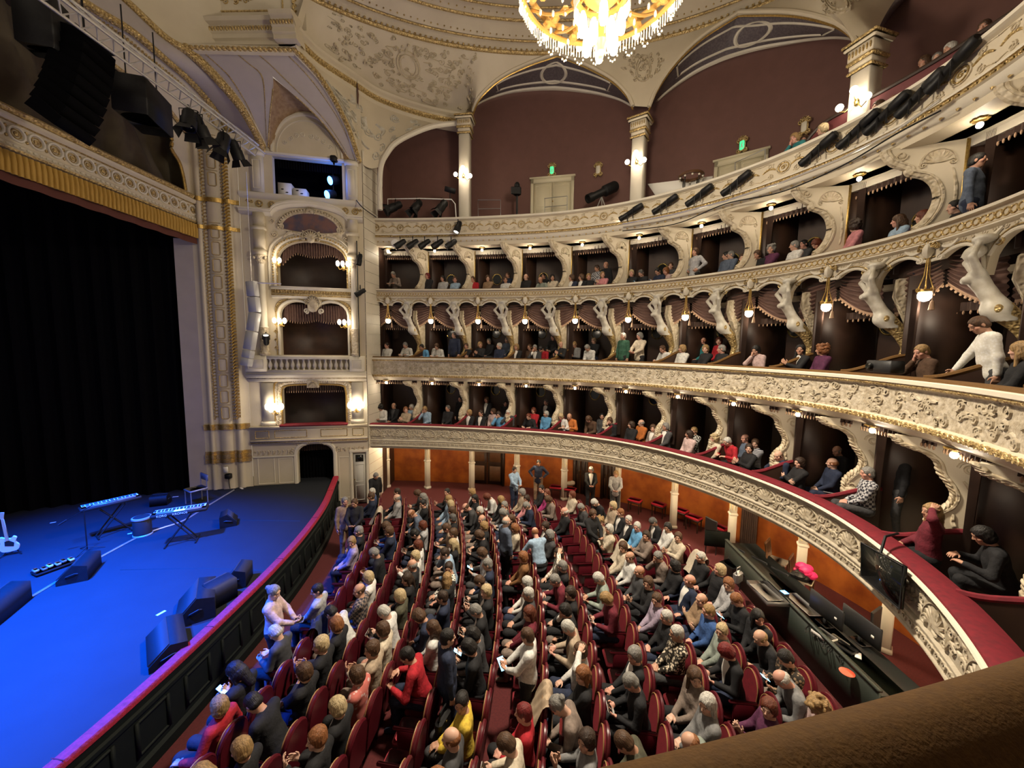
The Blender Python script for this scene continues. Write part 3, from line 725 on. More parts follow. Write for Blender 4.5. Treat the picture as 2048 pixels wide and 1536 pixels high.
def swag():
    t = thing('swag_drape', 'x', 'drape', local=True)
    m = MB(); fr = MB()
    for sg in (-1, 1):
        nu, nv = 25, 61; u = np.linspace(0, 1, nu)[:, None]; v = np.linspace(0, 1, nv)[None]
        tx, tz = .02 + .46 * u, .55 - .0 * u
        bx, bz = .02 + .50 * u, -.12 - .42 * np.sin(PI * (.12 + .5 * u)) + .22 * (1 - u)
        X = sg * (tx + (bx - tx) * v); Z = tz + (bz - tz) * v ** .9
        Y = .08 - .10 * np.sin(PI * v) * np.sin(PI * np.clip(u * .9 + .05, 0, 1)) + .022 * np.sin(v * 2 * PI * 9 + u * 2) + 0 * X
        m.grid(np.stack([X, Y, Z], -1))
        P = np.stack([X[:, -1], Y[:, -1], Z[:, -1]], -1)
        fr.grid(np.stack([P, P + [0, 0, -.03], P + [0, -.01, -.05]], 1))
        for q in range(0, nu, 2): fr.ball(P[q] + [0, -.01, -.065], (.016, .012, .03), 6)
    m.build('swag_cloth', DRAPE, t); fr.build('swag_fringe', FRINGE, t)
    m = MB(); n = 81; x = np.linspace(-.5, .5, n); y = .4 + .02 * np.sin(np.arange(n) * 2 * PI / 6)
    m.grid(np.stack([np.c_[x, y, np.full(n, -.42)], np.c_[x, y, np.full(n, -.58)]], 1)); m.build('inner_valance', DARKDRAPE, t)
    m = MB()
    for i in range(16): m.ball((-.47 + i * .94 / 15, .38, -.61), (.011, .015, .04), 6)
    m.build('tassel_row', FRINGE, t)
    return t
place_bays(swag(), 3, .26, 7.66, 'mauve swagged drape with tan fringe', tier=2)
def side_drape(h):
    t = thing('side_drape', 'x', 'drape', local=True); n = 25
    z = np.linspace(0, h, 9); m = MB(); P = []
    for i in range(n):
        f_ = i / (n - 1); yy = .03 * math.sin(i * 2.1)
        P.append([(f_ * (.12 + .05 * (zz / h) ** 1.5) - .13, yy, zz) for zz in z])
    m.grid(np.array(P)); m.build('drape_cloth', DARKDRAPE, t); return t
for k, h, z in ((1, 1.66, 3.18), (2, 1.6, 5.9), (3, 1.7, 8.66)):
    sd = side_drape(h)
    for i, (s0, s1) in enumerate(BAYS):
        p = tring(k, s0 + .22, 1.0); r = sd if i == 0 else dup(sd)
        r.location = (p[0], p[1], z); r.rotation_euler = (0, 0, ringrot(s0 + .2)); r['label'] = f'dark brown hanging side drape, {ORD[i]} box from the stage, {TIERNAME[k]}'; r['group'] = 'side drapes of the ' + TIERNAME[k]
# round brass framed mirrors on the box back walls
def mirror(r):
    t = thing('round_mirror', 'x', 'mirror', local=True)
    a = np.linspace(0, 2 * PI, 28, endpoint=False); m = MB(); m.tube(np.c_[r * np.cos(a), np.zeros(28), r * 1.15 * np.sin(a)], .022, 7, closed=True); m.build('brass_ring', BRASS, t)
    m = MB(); P = np.c_[r * np.cos(a), np.full(28, .01), r * 1.15 * np.sin(a)]; m.add(np.vstack([P, [[0, .01, 0]]]), None, [(i, (i + 1) % 28, 28) for i in range(28)]); m.build('mirror_glass', DARKGLASS, t, smooth=False)
    return t
for k, z, o in ((1, 4.42, 2.575), (2, 6.95, 2.225), (3, 9.32, 1.875)):
    mr = mirror(.2)
    for i, (s0, s1) in enumerate(BAYS[1:]):
        s = s0 + (s1 - s0) * .42; p = tring(k, s, o); r = mr if i == 0 else dup(mr)
        r.location = (p[0], p[1], z); r.rotation_euler = (0, 0, ringrot(s)); r['label'] = f'round brass-rimmed mirror on the dark back wall, {ORD[i + 1]} box from stage, {TIERNAME[k]}'; r['group'] = 'box mirrors of the ' + TIERNAME[k]

# ---- lamps of the tiers: bulbs under the balcony fronts, lanterns in the second tier
def bulb(k):
    t = thing('ceiling_bulb', 'x', 'lamp', local=True)
    m = MB(); m.lathe([(0, .05), (.10, .05), (.09, .03), (.05, .02), (.03, -.01), (0, -.01)], n=12)
    for i in range(8):
        a = i * PI / 4; m.ball((.09 * math.cos(a), .09 * math.sin(a), .04), (.035, .035, .02), 6)
    m.build('gilt_rosette', GOLD, t)
    m = MB(); m.ball((0, 0, -.05), (.05, .05, .055), 10); m.build('bulb_glass', LAMPW, t); return t
def place_lamps(k, proto, off, z, zl, power, what, frac):
    for i, (s0, s1) in enumerate(BAYS):
        s = s0 + (s1 - s0) * frac; p = tring(k, s, off); r = proto if i == 0 else dup(proto)
        r.location = (p[0], p[1], z); r.rotation_euler = (0, 0, ringrot(s))
        tn = TIERNAME[k - 1]
        r['label'] = f'{what}, {ORD[i]} from the stage above the {tn}'; r['group'] = f'lamps of the {tn}'
        point_light('bulb_light', (p[0], p[1], zl), power, radius=.05, parent=r)
place_lamps(2, bulb(2), .16, 4.90, 4.72, 9, 'lit bulb on gilt rosette', .30)
place_lamps(4, bulb(4), .45, 10.30, 10.12, 11, 'lit bulb on gilt rosette', .26)
def lantern():
    t = thing('hanging_lantern', 'x', 'lantern', local=True)
    m = MB()
    for i in range(4):
        a = PI / 4 + i * PI / 2; m.tube([(.02 * math.cos(a), .02 * math.sin(a), .62), (.035 * math.cos(a), .035 * math.sin(a), .3), (.10 * math.cos(a), .10 * math.sin(a), .06)], .009, 5)
    m.build('cord', GOLD, t)
    m = MB(); m.lathe([(.085, .05), (.11, .05), (.115, .01), (.09, 0), (.085, .05)], n=14)
    for i in range(8):
        a = i * PI / 4; m.ball((.11 * math.cos(a), .11 * math.sin(a), .05), (.018, .018, .035), 6)
    m.build('gilt_crown', GOLD, t)
    m = MB(); m.lathe([(.09, .0), (.10, -.04), (.095, -.10), (.06, -.15), (.0, -.17)], n=14); m.build('lantern_glass', LAMPW, t)
    m = MB(); m.tube([(.15, .0, .1), (.15, 0, -.18)], .008, 5); m.lathe([(0, -.16), (.025, -.18), (.03, -.22), (.045, -.33), (0, -.34)], (.15, 0, 0), 8); m.build('tassel', FRINGE, t)
    return t
def place_lanterns():
    pr = lantern()
    for i, (s0, s1) in enumerate(ABAYS):
        s = (s0 + s1) / 2; p = tring(3, s, .0); r = pr if i == 0 else dup(pr)
        r.location = (p[0], p[1], 7.42); r.rotation_euler = (0, 0, ringrot(s)); r['label'] = f'lit lantern on gilt cords, {ORD[i]} from the stage above the second tier'; r['group'] = 'lanterns of the second tier'
        if i: point_light('lantern_light', (p[0], p[1], 7.12), 9, radius=.08, parent=r)
place_lanterns()

# ================================================================ pillars of the stalls
def pillar():
    t = thing('stalls_pillar', 'x', 'pillar', local=True)
    m = MB(); m.rbox((0, 0, .62), (.20, .20, 1.24), .02); m.rbox((0, 0, .06), (.25, .25, .12), .02); m.build('base_shaft', PALE, t, smooth=False)
    m = MB(); m.rbox((0, 0, 1.27), (.25, .25, .10), .03); m.rbox((0, 0, 1.72), (.19, .19, .86), .02)
    for i in range(4):
        a = i * PI / 2
        for q in (-.045, .045): m.tube([(q * math.cos(a) + .098 * math.sin(a), q * math.sin(a) - .098 * math.cos(a), zz) for zz in (1.4, 1.7, 2.0)], .008, 4, mi=1)
    m.build('upper_shaft', [PALE, GOLD], t, smooth=False)
    m = MB(); m.lathe([(.09, 2.02), (.10, 2.08), (.11, 2.14), (.15, 2.2), (.16, 2.235), (0, 2.235)], n=8)
    for i in range(4):
        a = PI / 4 + i * PI / 2
        m.ball((.13 * math.cos(a), .13 * math.sin(a), 2.17), (.035, .035, .045), 8)
    m.build('leaf_capital', GOLDREL, t); return t
PIL = [.25] + DIV
pp = pillar()
for i, s in enumerate(PIL):
    p = ring(s, 1.7); r = pp if i == 0 else dup(pp)
    r.location = (p[0], p[1], 0); r.rotation_euler = (0, 0, ringrot(s) + PI / 4); r['label'] = f'cream square pillar with gilt capital under the lowest tier, {ORD[i]} from the stage'; r['group'] = 'pillars of the stalls'

# ================================================================ stage-side wall with the stage boxes
_w0, _w1 = np.array([-5.7, 15.05]), np.array([-9.72, 14.15]); _we = (_w1 - _w0) / np.hypot(*(_w1 - _w0)); _wn = np.array([-_we[1], _we[0]])
if _wn[1] > 0: _wn = -_wn
WL = float(np.hypot(*(_w1 - _w0)))
def Wp(a, z, d=0.0):
    a = np.asarray(a, float); z = np.asarray(z, float); d = np.asarray(d, float); a, z, d = np.broadcast_arrays(a, z, d)
    P = _w0 + a[..., None] * _we + d[..., None] * _wn
    return np.concatenate([P, z[..., None]], -1)
def wfn(d0=0.0): return lambda U, V, D: Wp(U, V, d0 + D)
def wall_open(mb, a0, a1, z0, z1, ops, d=0.0, thick=.22, mi=0, n=120):
    """wall face with openings (a_left, a_right, z_bottom, top(a)) and their reveals"""
    A = sorted(set(np.round(np.concatenate([np.linspace(a0, a1, n)] + [[o[0], o[1]] for o in ops]), 4)))
    for x0, x1 in zip(A[:-1], A[1:]):
        xm = (x0 + x1) / 2; cur0 = cur1 = z0
        for o in sorted([o for o in ops if o[0] < xm < o[1]], key=lambda o: o[2]):
            mb.add(Wp([x0, x1, x1, x0], [cur0, cur1, o[2], o[2]], d), [(0, 1, 2, 3)], mi=mi)
            t0, t1 = o[3](x0), o[3](x1)
            mb.add(Wp([x0, x1, x1, x0], [t0, t1, t1, t0], [d, d, d - thick, d - thick]), [(0, 1, 2, 3)], mi=mi)
            mb.add(Wp([x0, x1, x1, x0], [o[2]] * 4, [d, d, d - thick, d - thick]), [(0, 1, 2, 3)], mi=mi); cur0, cur1 = t0, t1
        mb.add(Wp([x0, x1, x1, x0], [cur0, cur1, z1, z1], d), [(0, 1, 2, 3)], mi=mi)
    for o in ops:
        for x in (o[0], o[1]):
            zt = o[3](x); mb.add(Wp([x, x, x, x], [o[2], o[2], zt, zt], [d, d - thick, d - thick, d]), [(0, 1, 2, 3)], mi=mi)
def ellarch(a0, a1, zs, zt, p=2.0):
    c, h = (a0 + a1) / 2, (a1 - a0) / 2
    return lambda a: zs + (zt - zs) * max(0.0, 1 - abs((a - c) / h) ** p) ** (1 / p)
def lobes(a0, a1, zs, zt, zc):
    c, h = (a0 + a1) / 2, (a1 - a0) / 2
    def f_(a):
        x = abs(a - c); z = zs + (zt - zs) * math.sqrt(max(0, 1 - ((x - h / 2) / (h / 2)) ** 2)); return max(z, zc) if x < .18 else z
    return f_
O_DOOR = (.10, .60, 0.0, lambda a: 2.10)
O_ARCH = (1.31, 2.58, .9, ellarch(1.31, 2.58, 2.05, 2.52, 2.4))
O_B1 = (.80, 3.02, 3.3, ellarch(.80, 3.02, 4.45, 4.80, 5))
O_B2 = (.66, 2.98, 5.95, lobes(.66, 2.98, 7.45, 7.93, 7.6))
O_B3 = (.64, 2.98, 8.45, ellarch(.64, 2.98, 9.35, 10.15, 2.3))
O_B4 = (.70, 3.02, 11.72, lambda a: 13.02)
mb = MB(); wall_open(mb, 0, WL, 0, 15.0, [O_ARCH, O_B1, O_B2, O_B3, O_B4, O_DOOR])
struct(mb.build('wall_stage_side', CREAM, smooth=False), 'cream wall of stage boxes beside the proscenium')
# dark rooms behind the openings
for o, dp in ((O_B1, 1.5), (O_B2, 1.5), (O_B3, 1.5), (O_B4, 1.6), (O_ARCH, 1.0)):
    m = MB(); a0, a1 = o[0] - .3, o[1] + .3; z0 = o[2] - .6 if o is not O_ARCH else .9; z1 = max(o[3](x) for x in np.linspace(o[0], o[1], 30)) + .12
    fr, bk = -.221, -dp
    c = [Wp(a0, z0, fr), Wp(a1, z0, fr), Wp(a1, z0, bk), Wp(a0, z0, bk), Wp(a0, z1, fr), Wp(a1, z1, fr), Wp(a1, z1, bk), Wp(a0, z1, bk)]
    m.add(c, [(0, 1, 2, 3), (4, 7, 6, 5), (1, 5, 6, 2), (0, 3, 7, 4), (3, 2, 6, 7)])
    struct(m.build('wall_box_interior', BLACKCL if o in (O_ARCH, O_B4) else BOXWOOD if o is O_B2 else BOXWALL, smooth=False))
# return wall between stage boxes and the tiers, rusticated
m = MB(); q0, q1 = _w0, np.array([-5.55, 16.2])
for i in range(34):
    z0, z1 = i * .4, i * .4 + .385
    dd = (q1 - q0); nn = np.array([dd[1], -dd[0]]) / np.hypot(*dd) * .02
    for za, zb, o in ((z0, z1, 1), (z1, z1 + .015, 0)):
        A, B = q0 + nn * o, q1 + nn * o
        m.add([(A[0], A[1], za), (B[0], B[1], za), (B[0], B[1], zb), (A[0], A[1], zb)], [(0, 1, 2, 3)])
struct(m.build('wall_return', PALE, smooth=False)); m = MB(); m.add([(-5.53, 16.2, 0), (-5.5, 18.4, 0), (-5.5, 18.4, 10.4), (-5.53, 16.2, 10.4)], [(0, 1, 2, 3)]); m.add([(-5.53, 16.2, 10.4), (-5.5, 18.4, 10.4), (-5.5, 18.4, 14), (-5.53, 16.2, 14)], [(0, 1, 2, 3)], mi=1); struct(m.build('wall_return', [BOXWALL, GALWALL], smooth=False))
def wband(mb, a0, a1, prof, mats=None, mi=0):
    """horizontal moulding on the stage-side wall, prof = (projection, z) with returns at both ends"""
    P = np.array([[Wp(a, z, d if 0 < i < 3 else 0) for d, z in prof] for i, a in enumerate((a0, a0, a1, a1))])
    if mats is None: mb.grid(P, mi=mi)
    else:
        for k in range(len(prof) - 1): mb.grid(P[:, k:k + 2], mi=mats[k])
def wpanel(mb, a0, a1, z0, z1, w=.015, h=.02, mi=0, d0=0.0):
    mb.ribbon([(a0, z0), (a0, z1)], w, h, wfn(d0), mi); mb.ribbon([(a1, z0), (a1, z1)], w, h, wfn(d0), mi); mb.ribbon([(a0, z0), (a1, z0)], w, h, wfn(d0), mi); mb.ribbon([(a0, z1), (a1, z1)], w, h, wfn(d0), mi)
def wblock(mb, a0, a1, z0, z1, d, mi=0, db=0.0):
    c = [Wp(a, z, dd) for dd in (db, d) for z in (z0, z1) for a in (a0, a1)]
    mb.add(c, [(4, 5, 7, 6), (0, 4, 6, 2), (1, 3, 7, 5), (2, 6, 7, 3), (0, 1, 5, 4)], mi=mi)
# --- ground storey
g = thing('stage_box_dado', 'cream panelled dado with arch and carved frieze beside the stage', 'wall panelling', tuple(Wp(2, 0, 0)))
m = MB(); wpanel(m, 2.75, 3.25, 1.05, 2.0); wpanel(m, 3.4, 3.95, 1.05, 2.05, mi=0); wpanel(m, .72, 1.1, .3, 1.95)
wband(m, 2.62, WL, [(0, 2.06), (.05, 2.08), (.05, 2.12), (.02, 2.13)]); m.build('panel_mouldings', PALE, g)
m = MB(); arcp = [(a, O_ARCH[3](a)) for a in np.linspace(1.31, 2.58, 40)]; full = [(1.31, .9), (1.31, 1.5)] + arcp + [(2.58, 1.5), (2.58, .9)]
m.ribbon([(a + (.07 if a > 1.95 else -.07) * (1 if abs(a - 1.945) > .5 else abs(a - 1.945) / .5), z + (.07 if z > 2.0 else 0)) for a, z in full], .075, .06, wfn(), 0); m.build('arch_surround', PALE, g)
m = MB(); fn = wfn()
for a in np.arange(2.75, 4.05, .17): m.ribbon(leaf(a, 2.16, a, 2.34, .25, 7), taper(7, .04), .03, fn); m.ribbon(spiral(a + .08, 2.28, .045, 1.2, 0, 1, 10), .014, .02, fn)
for a in np.arange(.15, 1.25, .17): m.ribbon(leaf(a, 2.18, a, 2.34, -.25, 7), taper(7, .04), .03, fn); m.ribbon(spiral(a + .08, 2.28, .045, 1.2, 0, 1, 10), .014, .02, fn)
shell(m, wfn(.05), 1.945, 2.62, .22, .06)
for q in (-1, 1):
    m.ribbon(spiral(1.945 + q * .38, 2.58, .13, 1.5, PI / 2, q, 16), .03, .05, fn); m.ribbon(leaf(1.945 + q * .2, 2.72, 1.945 + q * .62, 2.5, q * .3, 9), taper(9, .05), .05, fn); m.ribbon(spiral(1.945 + q * .82, 2.26, .11, 1.4, PI / 2, q, 14), .026, .04, fn)
m.build('carved_frieze', RELIEF, g)
# --- first stage box parapet
g = thing('stage_box_parapet', 'cream panelled parapet with red velvet sill of the lowest stage box', 'balcony', tuple(Wp(2, 2.6, 0)))
m = MB(); wband(m, 0, WL, [(0, 2.56), (.10, 2.60), (.12, 2.64), (.12, 2.68), (.16, 2.70), (.16, 2.74), (.10, 2.76), (.10, 3.16), (.14, 3.18), (.17, 3.22), (.17, 3.27), (.0, 3.28)], [1, 0, 2, 0, 1, 0, 0, 0, 0, 0, 0])
for a0, a1 in ((.15, .55), (.75, 1.7), (2.2, 3.3), (3.5, 3.95)): wpanel(m, a0, a1, 2.83, 3.1, .014, .02, 2, .10)
m.build('parapet_panel', [CREAM, LILAC, GOLDREL], g, smooth=False)
m = MB(); wblock(m, .72, 3.1, 3.26, 3.33, .2, db=-.2); m.build('velvet_sill', REDVEL, g, smooth=False)
def frame_ribbon(mb, o, w, h, mi, grow, zb=None):
    a0, a1 = o[0], o[1]; c = (a0 + a1) / 2; A = np.linspace(a0, a1, 60); zt = np.array([o[3](a) for a in A])
    pts = [(a0 - grow, zz) for zz in np.linspace(o[2] if zb is None else zb, zt[0], 8)[:-1]]
    for a, z in zip(A, zt):
        k = (a - c) / (a1 - c); pts.append((a + grow * k, z + grow * math.sqrt(max(0, 1 - k * k * .6))))
    pts += [(a1 + grow, zz) for zz in np.linspace(zt[-1], o[2] if zb is None else zb, 8)[1:]]
    mb.ribbon(pts, w, h, wfn(), mi); return pts
def bead_along(mb, pts, step, r, d, mi=0):
    p = np.array(pts); L_ = np.concatenate([[0], np.cumsum(np.hypot(*np.diff(p, axis=0).T))])
    for s in np.arange(0, L_[-1], step):
        a, z = np.interp(s, L_, p[:, 0]), np.interp(s, L_, p[:, 1]); mb.ball(Wp(a, z, d), r, 6, mi)
g = thing('box_surround', 'wide gilt and cream frame with leaf carving round the lowest stage box', 'frame', tuple(Wp(2, 3.3, 0)))
m = MB(); pts = frame_ribbon(m, O_B1, .035, .05, 1, .03); frame_ribbon(m, O_B1, .10, .05, 0, .16); frame_ribbon(m, O_B1, .03, .06, 1, .285); bead_along(m, frame_ribbon(m, O_B1, .01, .02, 0, .16), .075, (.03, .03, .03), .06, 0)
wblock(m, 1.72, 2.12, 4.72, 5.0, .14); shell(m, wfn(.14), 1.92, 4.78, .14, .04); m.build('carved_frame', [RELIEF, GOLD], g)
# --- entablature and balustrade
g = thing('stage_box_balustrade', 'cream balustrade with turned balusters of the second stage box', 'balustrade', tuple(Wp(2, 4.9, 0)))
m = MB(); wband(m, 0, WL, [(0, 4.93), (.06, 4.95), (.1, 4.99), (.13, 5.05), (.13, 5.10), (.2, 5.14), (.24, 5.2), (.24, 5.26), (.2, 5.28), (.2, 5.34), (0, 5.35)], [1, 0, 0, 1, 0, 0, 0, 0, 0, 0]); m.build('cornice', [PALE, RELIEF], g, smooth=False)
m = MB(); wblock(m, .5, 3.5, 5.34, 5.40, .2); wblock(m, .5, 3.5, 5.80, 5.93, .22)
for a0, a1 in ((.05, .58), (3.42, WL)): wblock(m, a0, a1, 5.34, 5.93, .23); wpanel(m, a0 + .1, a1 - .1, 5.45, 5.78, .012, .02, 0, .23)
m.build('rail', PALE, g, smooth=False)
for i in range(15):
    m = MB(); m.lathe([(.035, 5.40), (.05, 5.41), (.035, 5.45), (.075, 5.54), (.07, 5.6), (.03, 5.7), (.035, 5.76), (.05, 5.79), (.05, 5.81)], Wp(.70 + i * .188, 0, .12), 10); m.build('baluster', PALE, g)
# --- second stage box frame
g = thing('box_surround', 'double-lobed gilt frame with crest round the second stage box', 'frame', tuple(Wp(2, 5.95, 0)))
m = MB(); frame_ribbon(m, O_B2, .045, .07, 0, .05); frame_ribbon(m, O_B2, .02, .05, 1, .13)
for q in (-1, 1): m.ribbon(spiral(1.82 + q * .26, 7.60, .10, 1.5, -PI / 2, -q, 16), .03, .07, wfn()); m.ribbon(leaf(1.82 + q * .9, 8.0, 1.82 + q * 1.3, 7.5, q * .2, 9), taper(9, .05), .05, wfn(), 1)
for q in (-1, 1):
    for z in (6.2, 6.5, 6.8, 7.1): m.ribbon(spiral(1.82 + q * 1.31, z, .07, 1.3, 0, q, 12), .02, .03, wfn(), 1)
m.build('lobed_moulding', [PALE, GOLDREL], g)
m = MB(); m.ball(Wp(1.82, 7.78, .14), (.20, .08, .24), 12); shell(m, wfn(.14), 1.82, 7.9, .22, .06, 0, 7)
for q in (-1, 1): m.ribbon(spiral(1.82 + q * .22, 7.95, .09, 1.4, PI / 2, q, 14), .03, .06, wfn(.1))
m.build('crest', RELIEF, g)
# --- third stage box
g = thing('stage_box_parapet', 'cream parapet with gilt leaf band under the arched third stage box', 'balcony', tuple(Wp(2, 8.0, 0)))
m = MB(); wband(m, .45, 3.2, [(0, 8.02), (.10, 8.06), (.13, 8.12), (.13, 8.18), (.10, 8.2), (.10, 8.34), (.16, 8.38), (.18, 8.42), (.18, 8.46), (-.2, 8.47)], [0, 0, 1, 0, 1, 0, 0, 0, 0])
for a in np.arange(.55, 3.15, .09): m.ribbon(leaf(a, 8.22, a, 8.33, .1, 4), .028, .02, wfn(.10), 1)
m.build('parapet_panel', [PALE, GOLDREL], g, smooth=False)
g = thing('box_surround', 'broad gilt arch with leaf carving and crest round the third stage box', 'frame', tuple(Wp(2, 8.45, 0)))
m = MB(); frame_ribbon(m, O_B3, .03, .06, 1, .03); bp_ = frame_ribbon(m, O_B3, .10, .05, 0, .15); frame_ribbon(m, O_B3, .03, .07, 0, .28); bead_along(m, bp_, .10, (.04, .04, .04), .06, 1)
m.build('carved_arch', [PALE, GOLDREL], g)
m = MB(); shell(m, wfn(.12), 1.81, 10.22, .26, .07); m.ball(Wp(1.81, 10.2, .12), (.16, .08, .15), 10)
for q in (-1, 1): m.ribbon(spiral(1.81 + q * .3, 10.36, .12, 1.5, PI / 2, q, 16), .035, .06, wfn(.04)); m.ribbon(leaf(1.81 + q * .35, 10.3, 1.81 + q * .95, 10.2, q * .25, 9), taper(9, .06), .05, wfn(.03))
m.build('crest', RELIEF, g)
PAINT = mat('lunette_colours', (.16, .08, .07), .6, noise=(3.2, (.07, .06, .09), .12))
g = thing('lunette_painting', 'dark oval lunette picture in scrolled cream frame above the third stage box', 'painting', tuple(Wp(2, 10.4, 0)))
A = np.linspace(0, 2 * PI, 40, endpoint=False); sh = np.array([(1.83 + 1.0 * math.cos(t), 10.55 + (.62 if math.sin(t) > 0 else .14) * math.sin(t)) for t in A])
m = MB(); P = Wp(sh[:, 0], sh[:, 1], .03); m.add(np.vstack([P, [Wp(1.83, 10.6, .03)]]), None, [(i, (i + 1) % 40, 40) for i in range(40)]); m.build('canvas', PAINT, g, smooth=False)
m = MB(); m.ribbon([tuple(x) for x in sh[:21]], .06, .08, wfn()); m.ribbon([tuple(x) for x in sh[20:]] + [tuple(sh[0])], .05, .06, wfn()); m.ribbon([((x - 1.83) * 1.14 + 1.83, (z - 10.55) * 1.16 + 10.57) for x, z in sh[:21]], .03, .05, wfn())
bead_along(m, [((x - 1.83) * 1.07 + 1.83, (z - 10.55) * 1.08 + 10.56) for x, z in sh[:21]], .1, (.04, .04, .04), .05)
for q in (-1, 1): m.ribbon(spiral(1.83 + q * 1.02, 10.6, .13, 1.5, PI / 2, q, 16), .035, .06, wfn()); m.ribbon(spiral(1.83 + q * 1.22, 10.3, .12, 1.5, 0, -q, 16), .03, .05, wfn()); m.ribbon(spiral(1.83 + q * 1.28, 10.75, .09, 1.4, 0, q, 14), .025, .04, wfn())
shell(m, wfn(.06), 1.83, 11.16, .16, .05); m.build('scroll_frame', RELIEF, g)
# --- curved pediment and top parapet
g = thing('stage_box_pediment', 'cream curved pediment cornice with rosettes below the top stage box', 'cornice', tuple(Wp(2, 11.0, 0)))
def pedz(a): return 10.98 + (.40 * math.sqrt(max(0, 1 - ((a - 1.83) / 1.25) ** 2)) if abs(a - 1.83) < 1.25 else 0)
m = MB(); A = np.linspace(0, WL, 70); zz = np.array([pedz(a) for a in A])
prof = [(0, -.06), (.08, -.04), (.16, .04), (.16, .09), (.2, .11), (.2, .16), (0, .18)]
m.grid(np.stack([Wp(A, zz + z, d) for d, z in prof], 1)); wband(m, 0, WL, [(0, 11.5), (.06, 11.55), (.1, 11.62), (.1, 11.7), (-.22, 11.71)]); m.build('cornice', PALE, g)
m = MB()
for a in (.28, .62, 3.1, 3.5):
    m.ribbon(arc(a, 11.34, .10, .10, 0, 2 * PI, 14), .025, .04, wfn()); m.ball(Wp(a, 11.34, .03), (.05, .04, .05), 8)
for a in (.15, 3.8):
    for q in (-1, 1): m.ribbon(spiral(a + q * .06, 11.4, .06, 1.3, 0, q, 10), .018, .03, wfn())
m.build('rosettes', GOLDREL, g)
# --- pilasters and columns
for nm, a, lab in (('left', 3.5, 'nearer the stage opening'), ('right', .36, 'nearer the tiers')):
    g = thing('stage_box_column', f'cream round column with carved lower drum beside stage boxes, {lab}', 'column', tuple(Wp(a, 5.9, .1)))
    m = MB(); m.lathe([(.17, 5.93), (.18, 6.0), (.14, 6.05), (.15, 6.9), (.16, 6.95)], Wp(a, 0, .1), 14); m.build('carved_drum', RELIEF, g)
    m = MB(); m.lathe([(.16, 6.95), (.13, 7.0), (.125, 8.0), (.11, 9.2), (.125, 9.24)], Wp(a, 0, .1), 16); m.build('shaft', PALE, g)
    m = MB(); m.lathe([(.11, 9.2), (.16, 9.3), (.14, 9.36), (.2, 9.46), (.2, 9.5), (0, 9.5)], Wp(a, 0, .1), 12)
    for q in (-1, 1): m.ball(Wp(a + q * .17, 9.42, .2), (.06, .06, .06), 8)
    m.build('scroll_capital', RELIEF, g)
    m = MB(); wblock(m, a - .2, a + .2, 9.52, 9.7, .26); wblock(m, a - .17, a + .17, 9.7, 10.4, .2); wblock(m, a - .22, a + .22, 10.4, 10.5, .26); wblock(m, a - .17, a + .17, 10.5, 10.98, .18); m.build('impost', CREAM, g, smooth=False)
    m = MB(); wblock(m, a - .2, a + .2, 3.35, 4.9, .06); wblock(m, a - .24, a + .24, 3.3, 3.45, .1); m.build('lower_pilaster', PALE, g, smooth=False)
    m = MB(); wblock(m, a - .2, a + .2, 11.72, 12.95, .08); wpanel(m, a - .13, a + .13, 11.85, 12.8, .012, .02, 0, .08); wblock(m, a - .24, a + .24, 12.95, 13.1, .14); m.build('upper_pilaster', PALE, g, smooth=False)
# --- drapes of the stage boxes
def wdrape(name, label, a0, a1, zt, zb, d, m_, fr=True, folds=26):
    g = thing(name, label, 'drape', tuple(Wp((a0 + a1) / 2, zb if isinstance(zb, float) else 7, d)))
    n = 140; A = np.linspace(a0, a1, n); T = np.array([zt(a) for a in A]) if callable(zt) else np.full(n, zt); B = np.array([zb(a) for a in A]) if callable(zb) else np.full(n, zb)
    dd = d + .03 * np.sin(np.linspace(0, folds * 2 * PI, n)); m = MB(); m.grid(np.stack([Wp(A, T, dd), Wp(A, (T + B) / 2, dd * 1.0), Wp(A, B, dd)], 1)); m.build('drape_cloth', m_, g)
    if fr:
        m = MB()
        for i in range(0, n, 5): m.ball(Wp(A[i], B[i] - .03, dd[i] + .01), (.014, .014, .045), 6)
        m.build('tassel_row', FRINGE, g)
    return g
wdrape('box_drape', 'mauve draped valance with tassels in the arched third stage box', .66, 2.96, lambda a: O_B3[3](a) + .05, lambda a: 9.72 - 1.0 * max(0, abs(a - 1.81) - .62) ** 1.2 - .06 * math.cos((a - 1.81) * 4), -.35, DRAPE)
wdrape('box_drape', 'mauve drape with tassels under the double lobes of the second stage box', .66, 2.98, lambda a: O_B2[3](a) + .05, lambda a: 7.30 - .10 * abs(math.sin((a - .66) / 2.32 * 2 * PI)), -.35, DRAPE)
wdrape('box_drape', 'dark valance with pale tassels in the lowest stage box', .8, 3.02, 4.85, 4.55, -.35, DARKDRAPE)
wdrape('box_drape', 'black valance at the top of the blue-lit stage box', .72, 3.0, 13.05, 12.75, -.3, BLACKCL, False)
wdrape('box_drape', 'brown valance in the low arch beside the stage', 1.33, 2.56, 2.55, 2.2, -.3, DARKDRAPE, False, 14)
wdrape('arch_curtain', 'black curtain filling the low arch beside the stage', 1.25, 2.64, 2.6, .95, -.6, BLACKCL, False, 12)
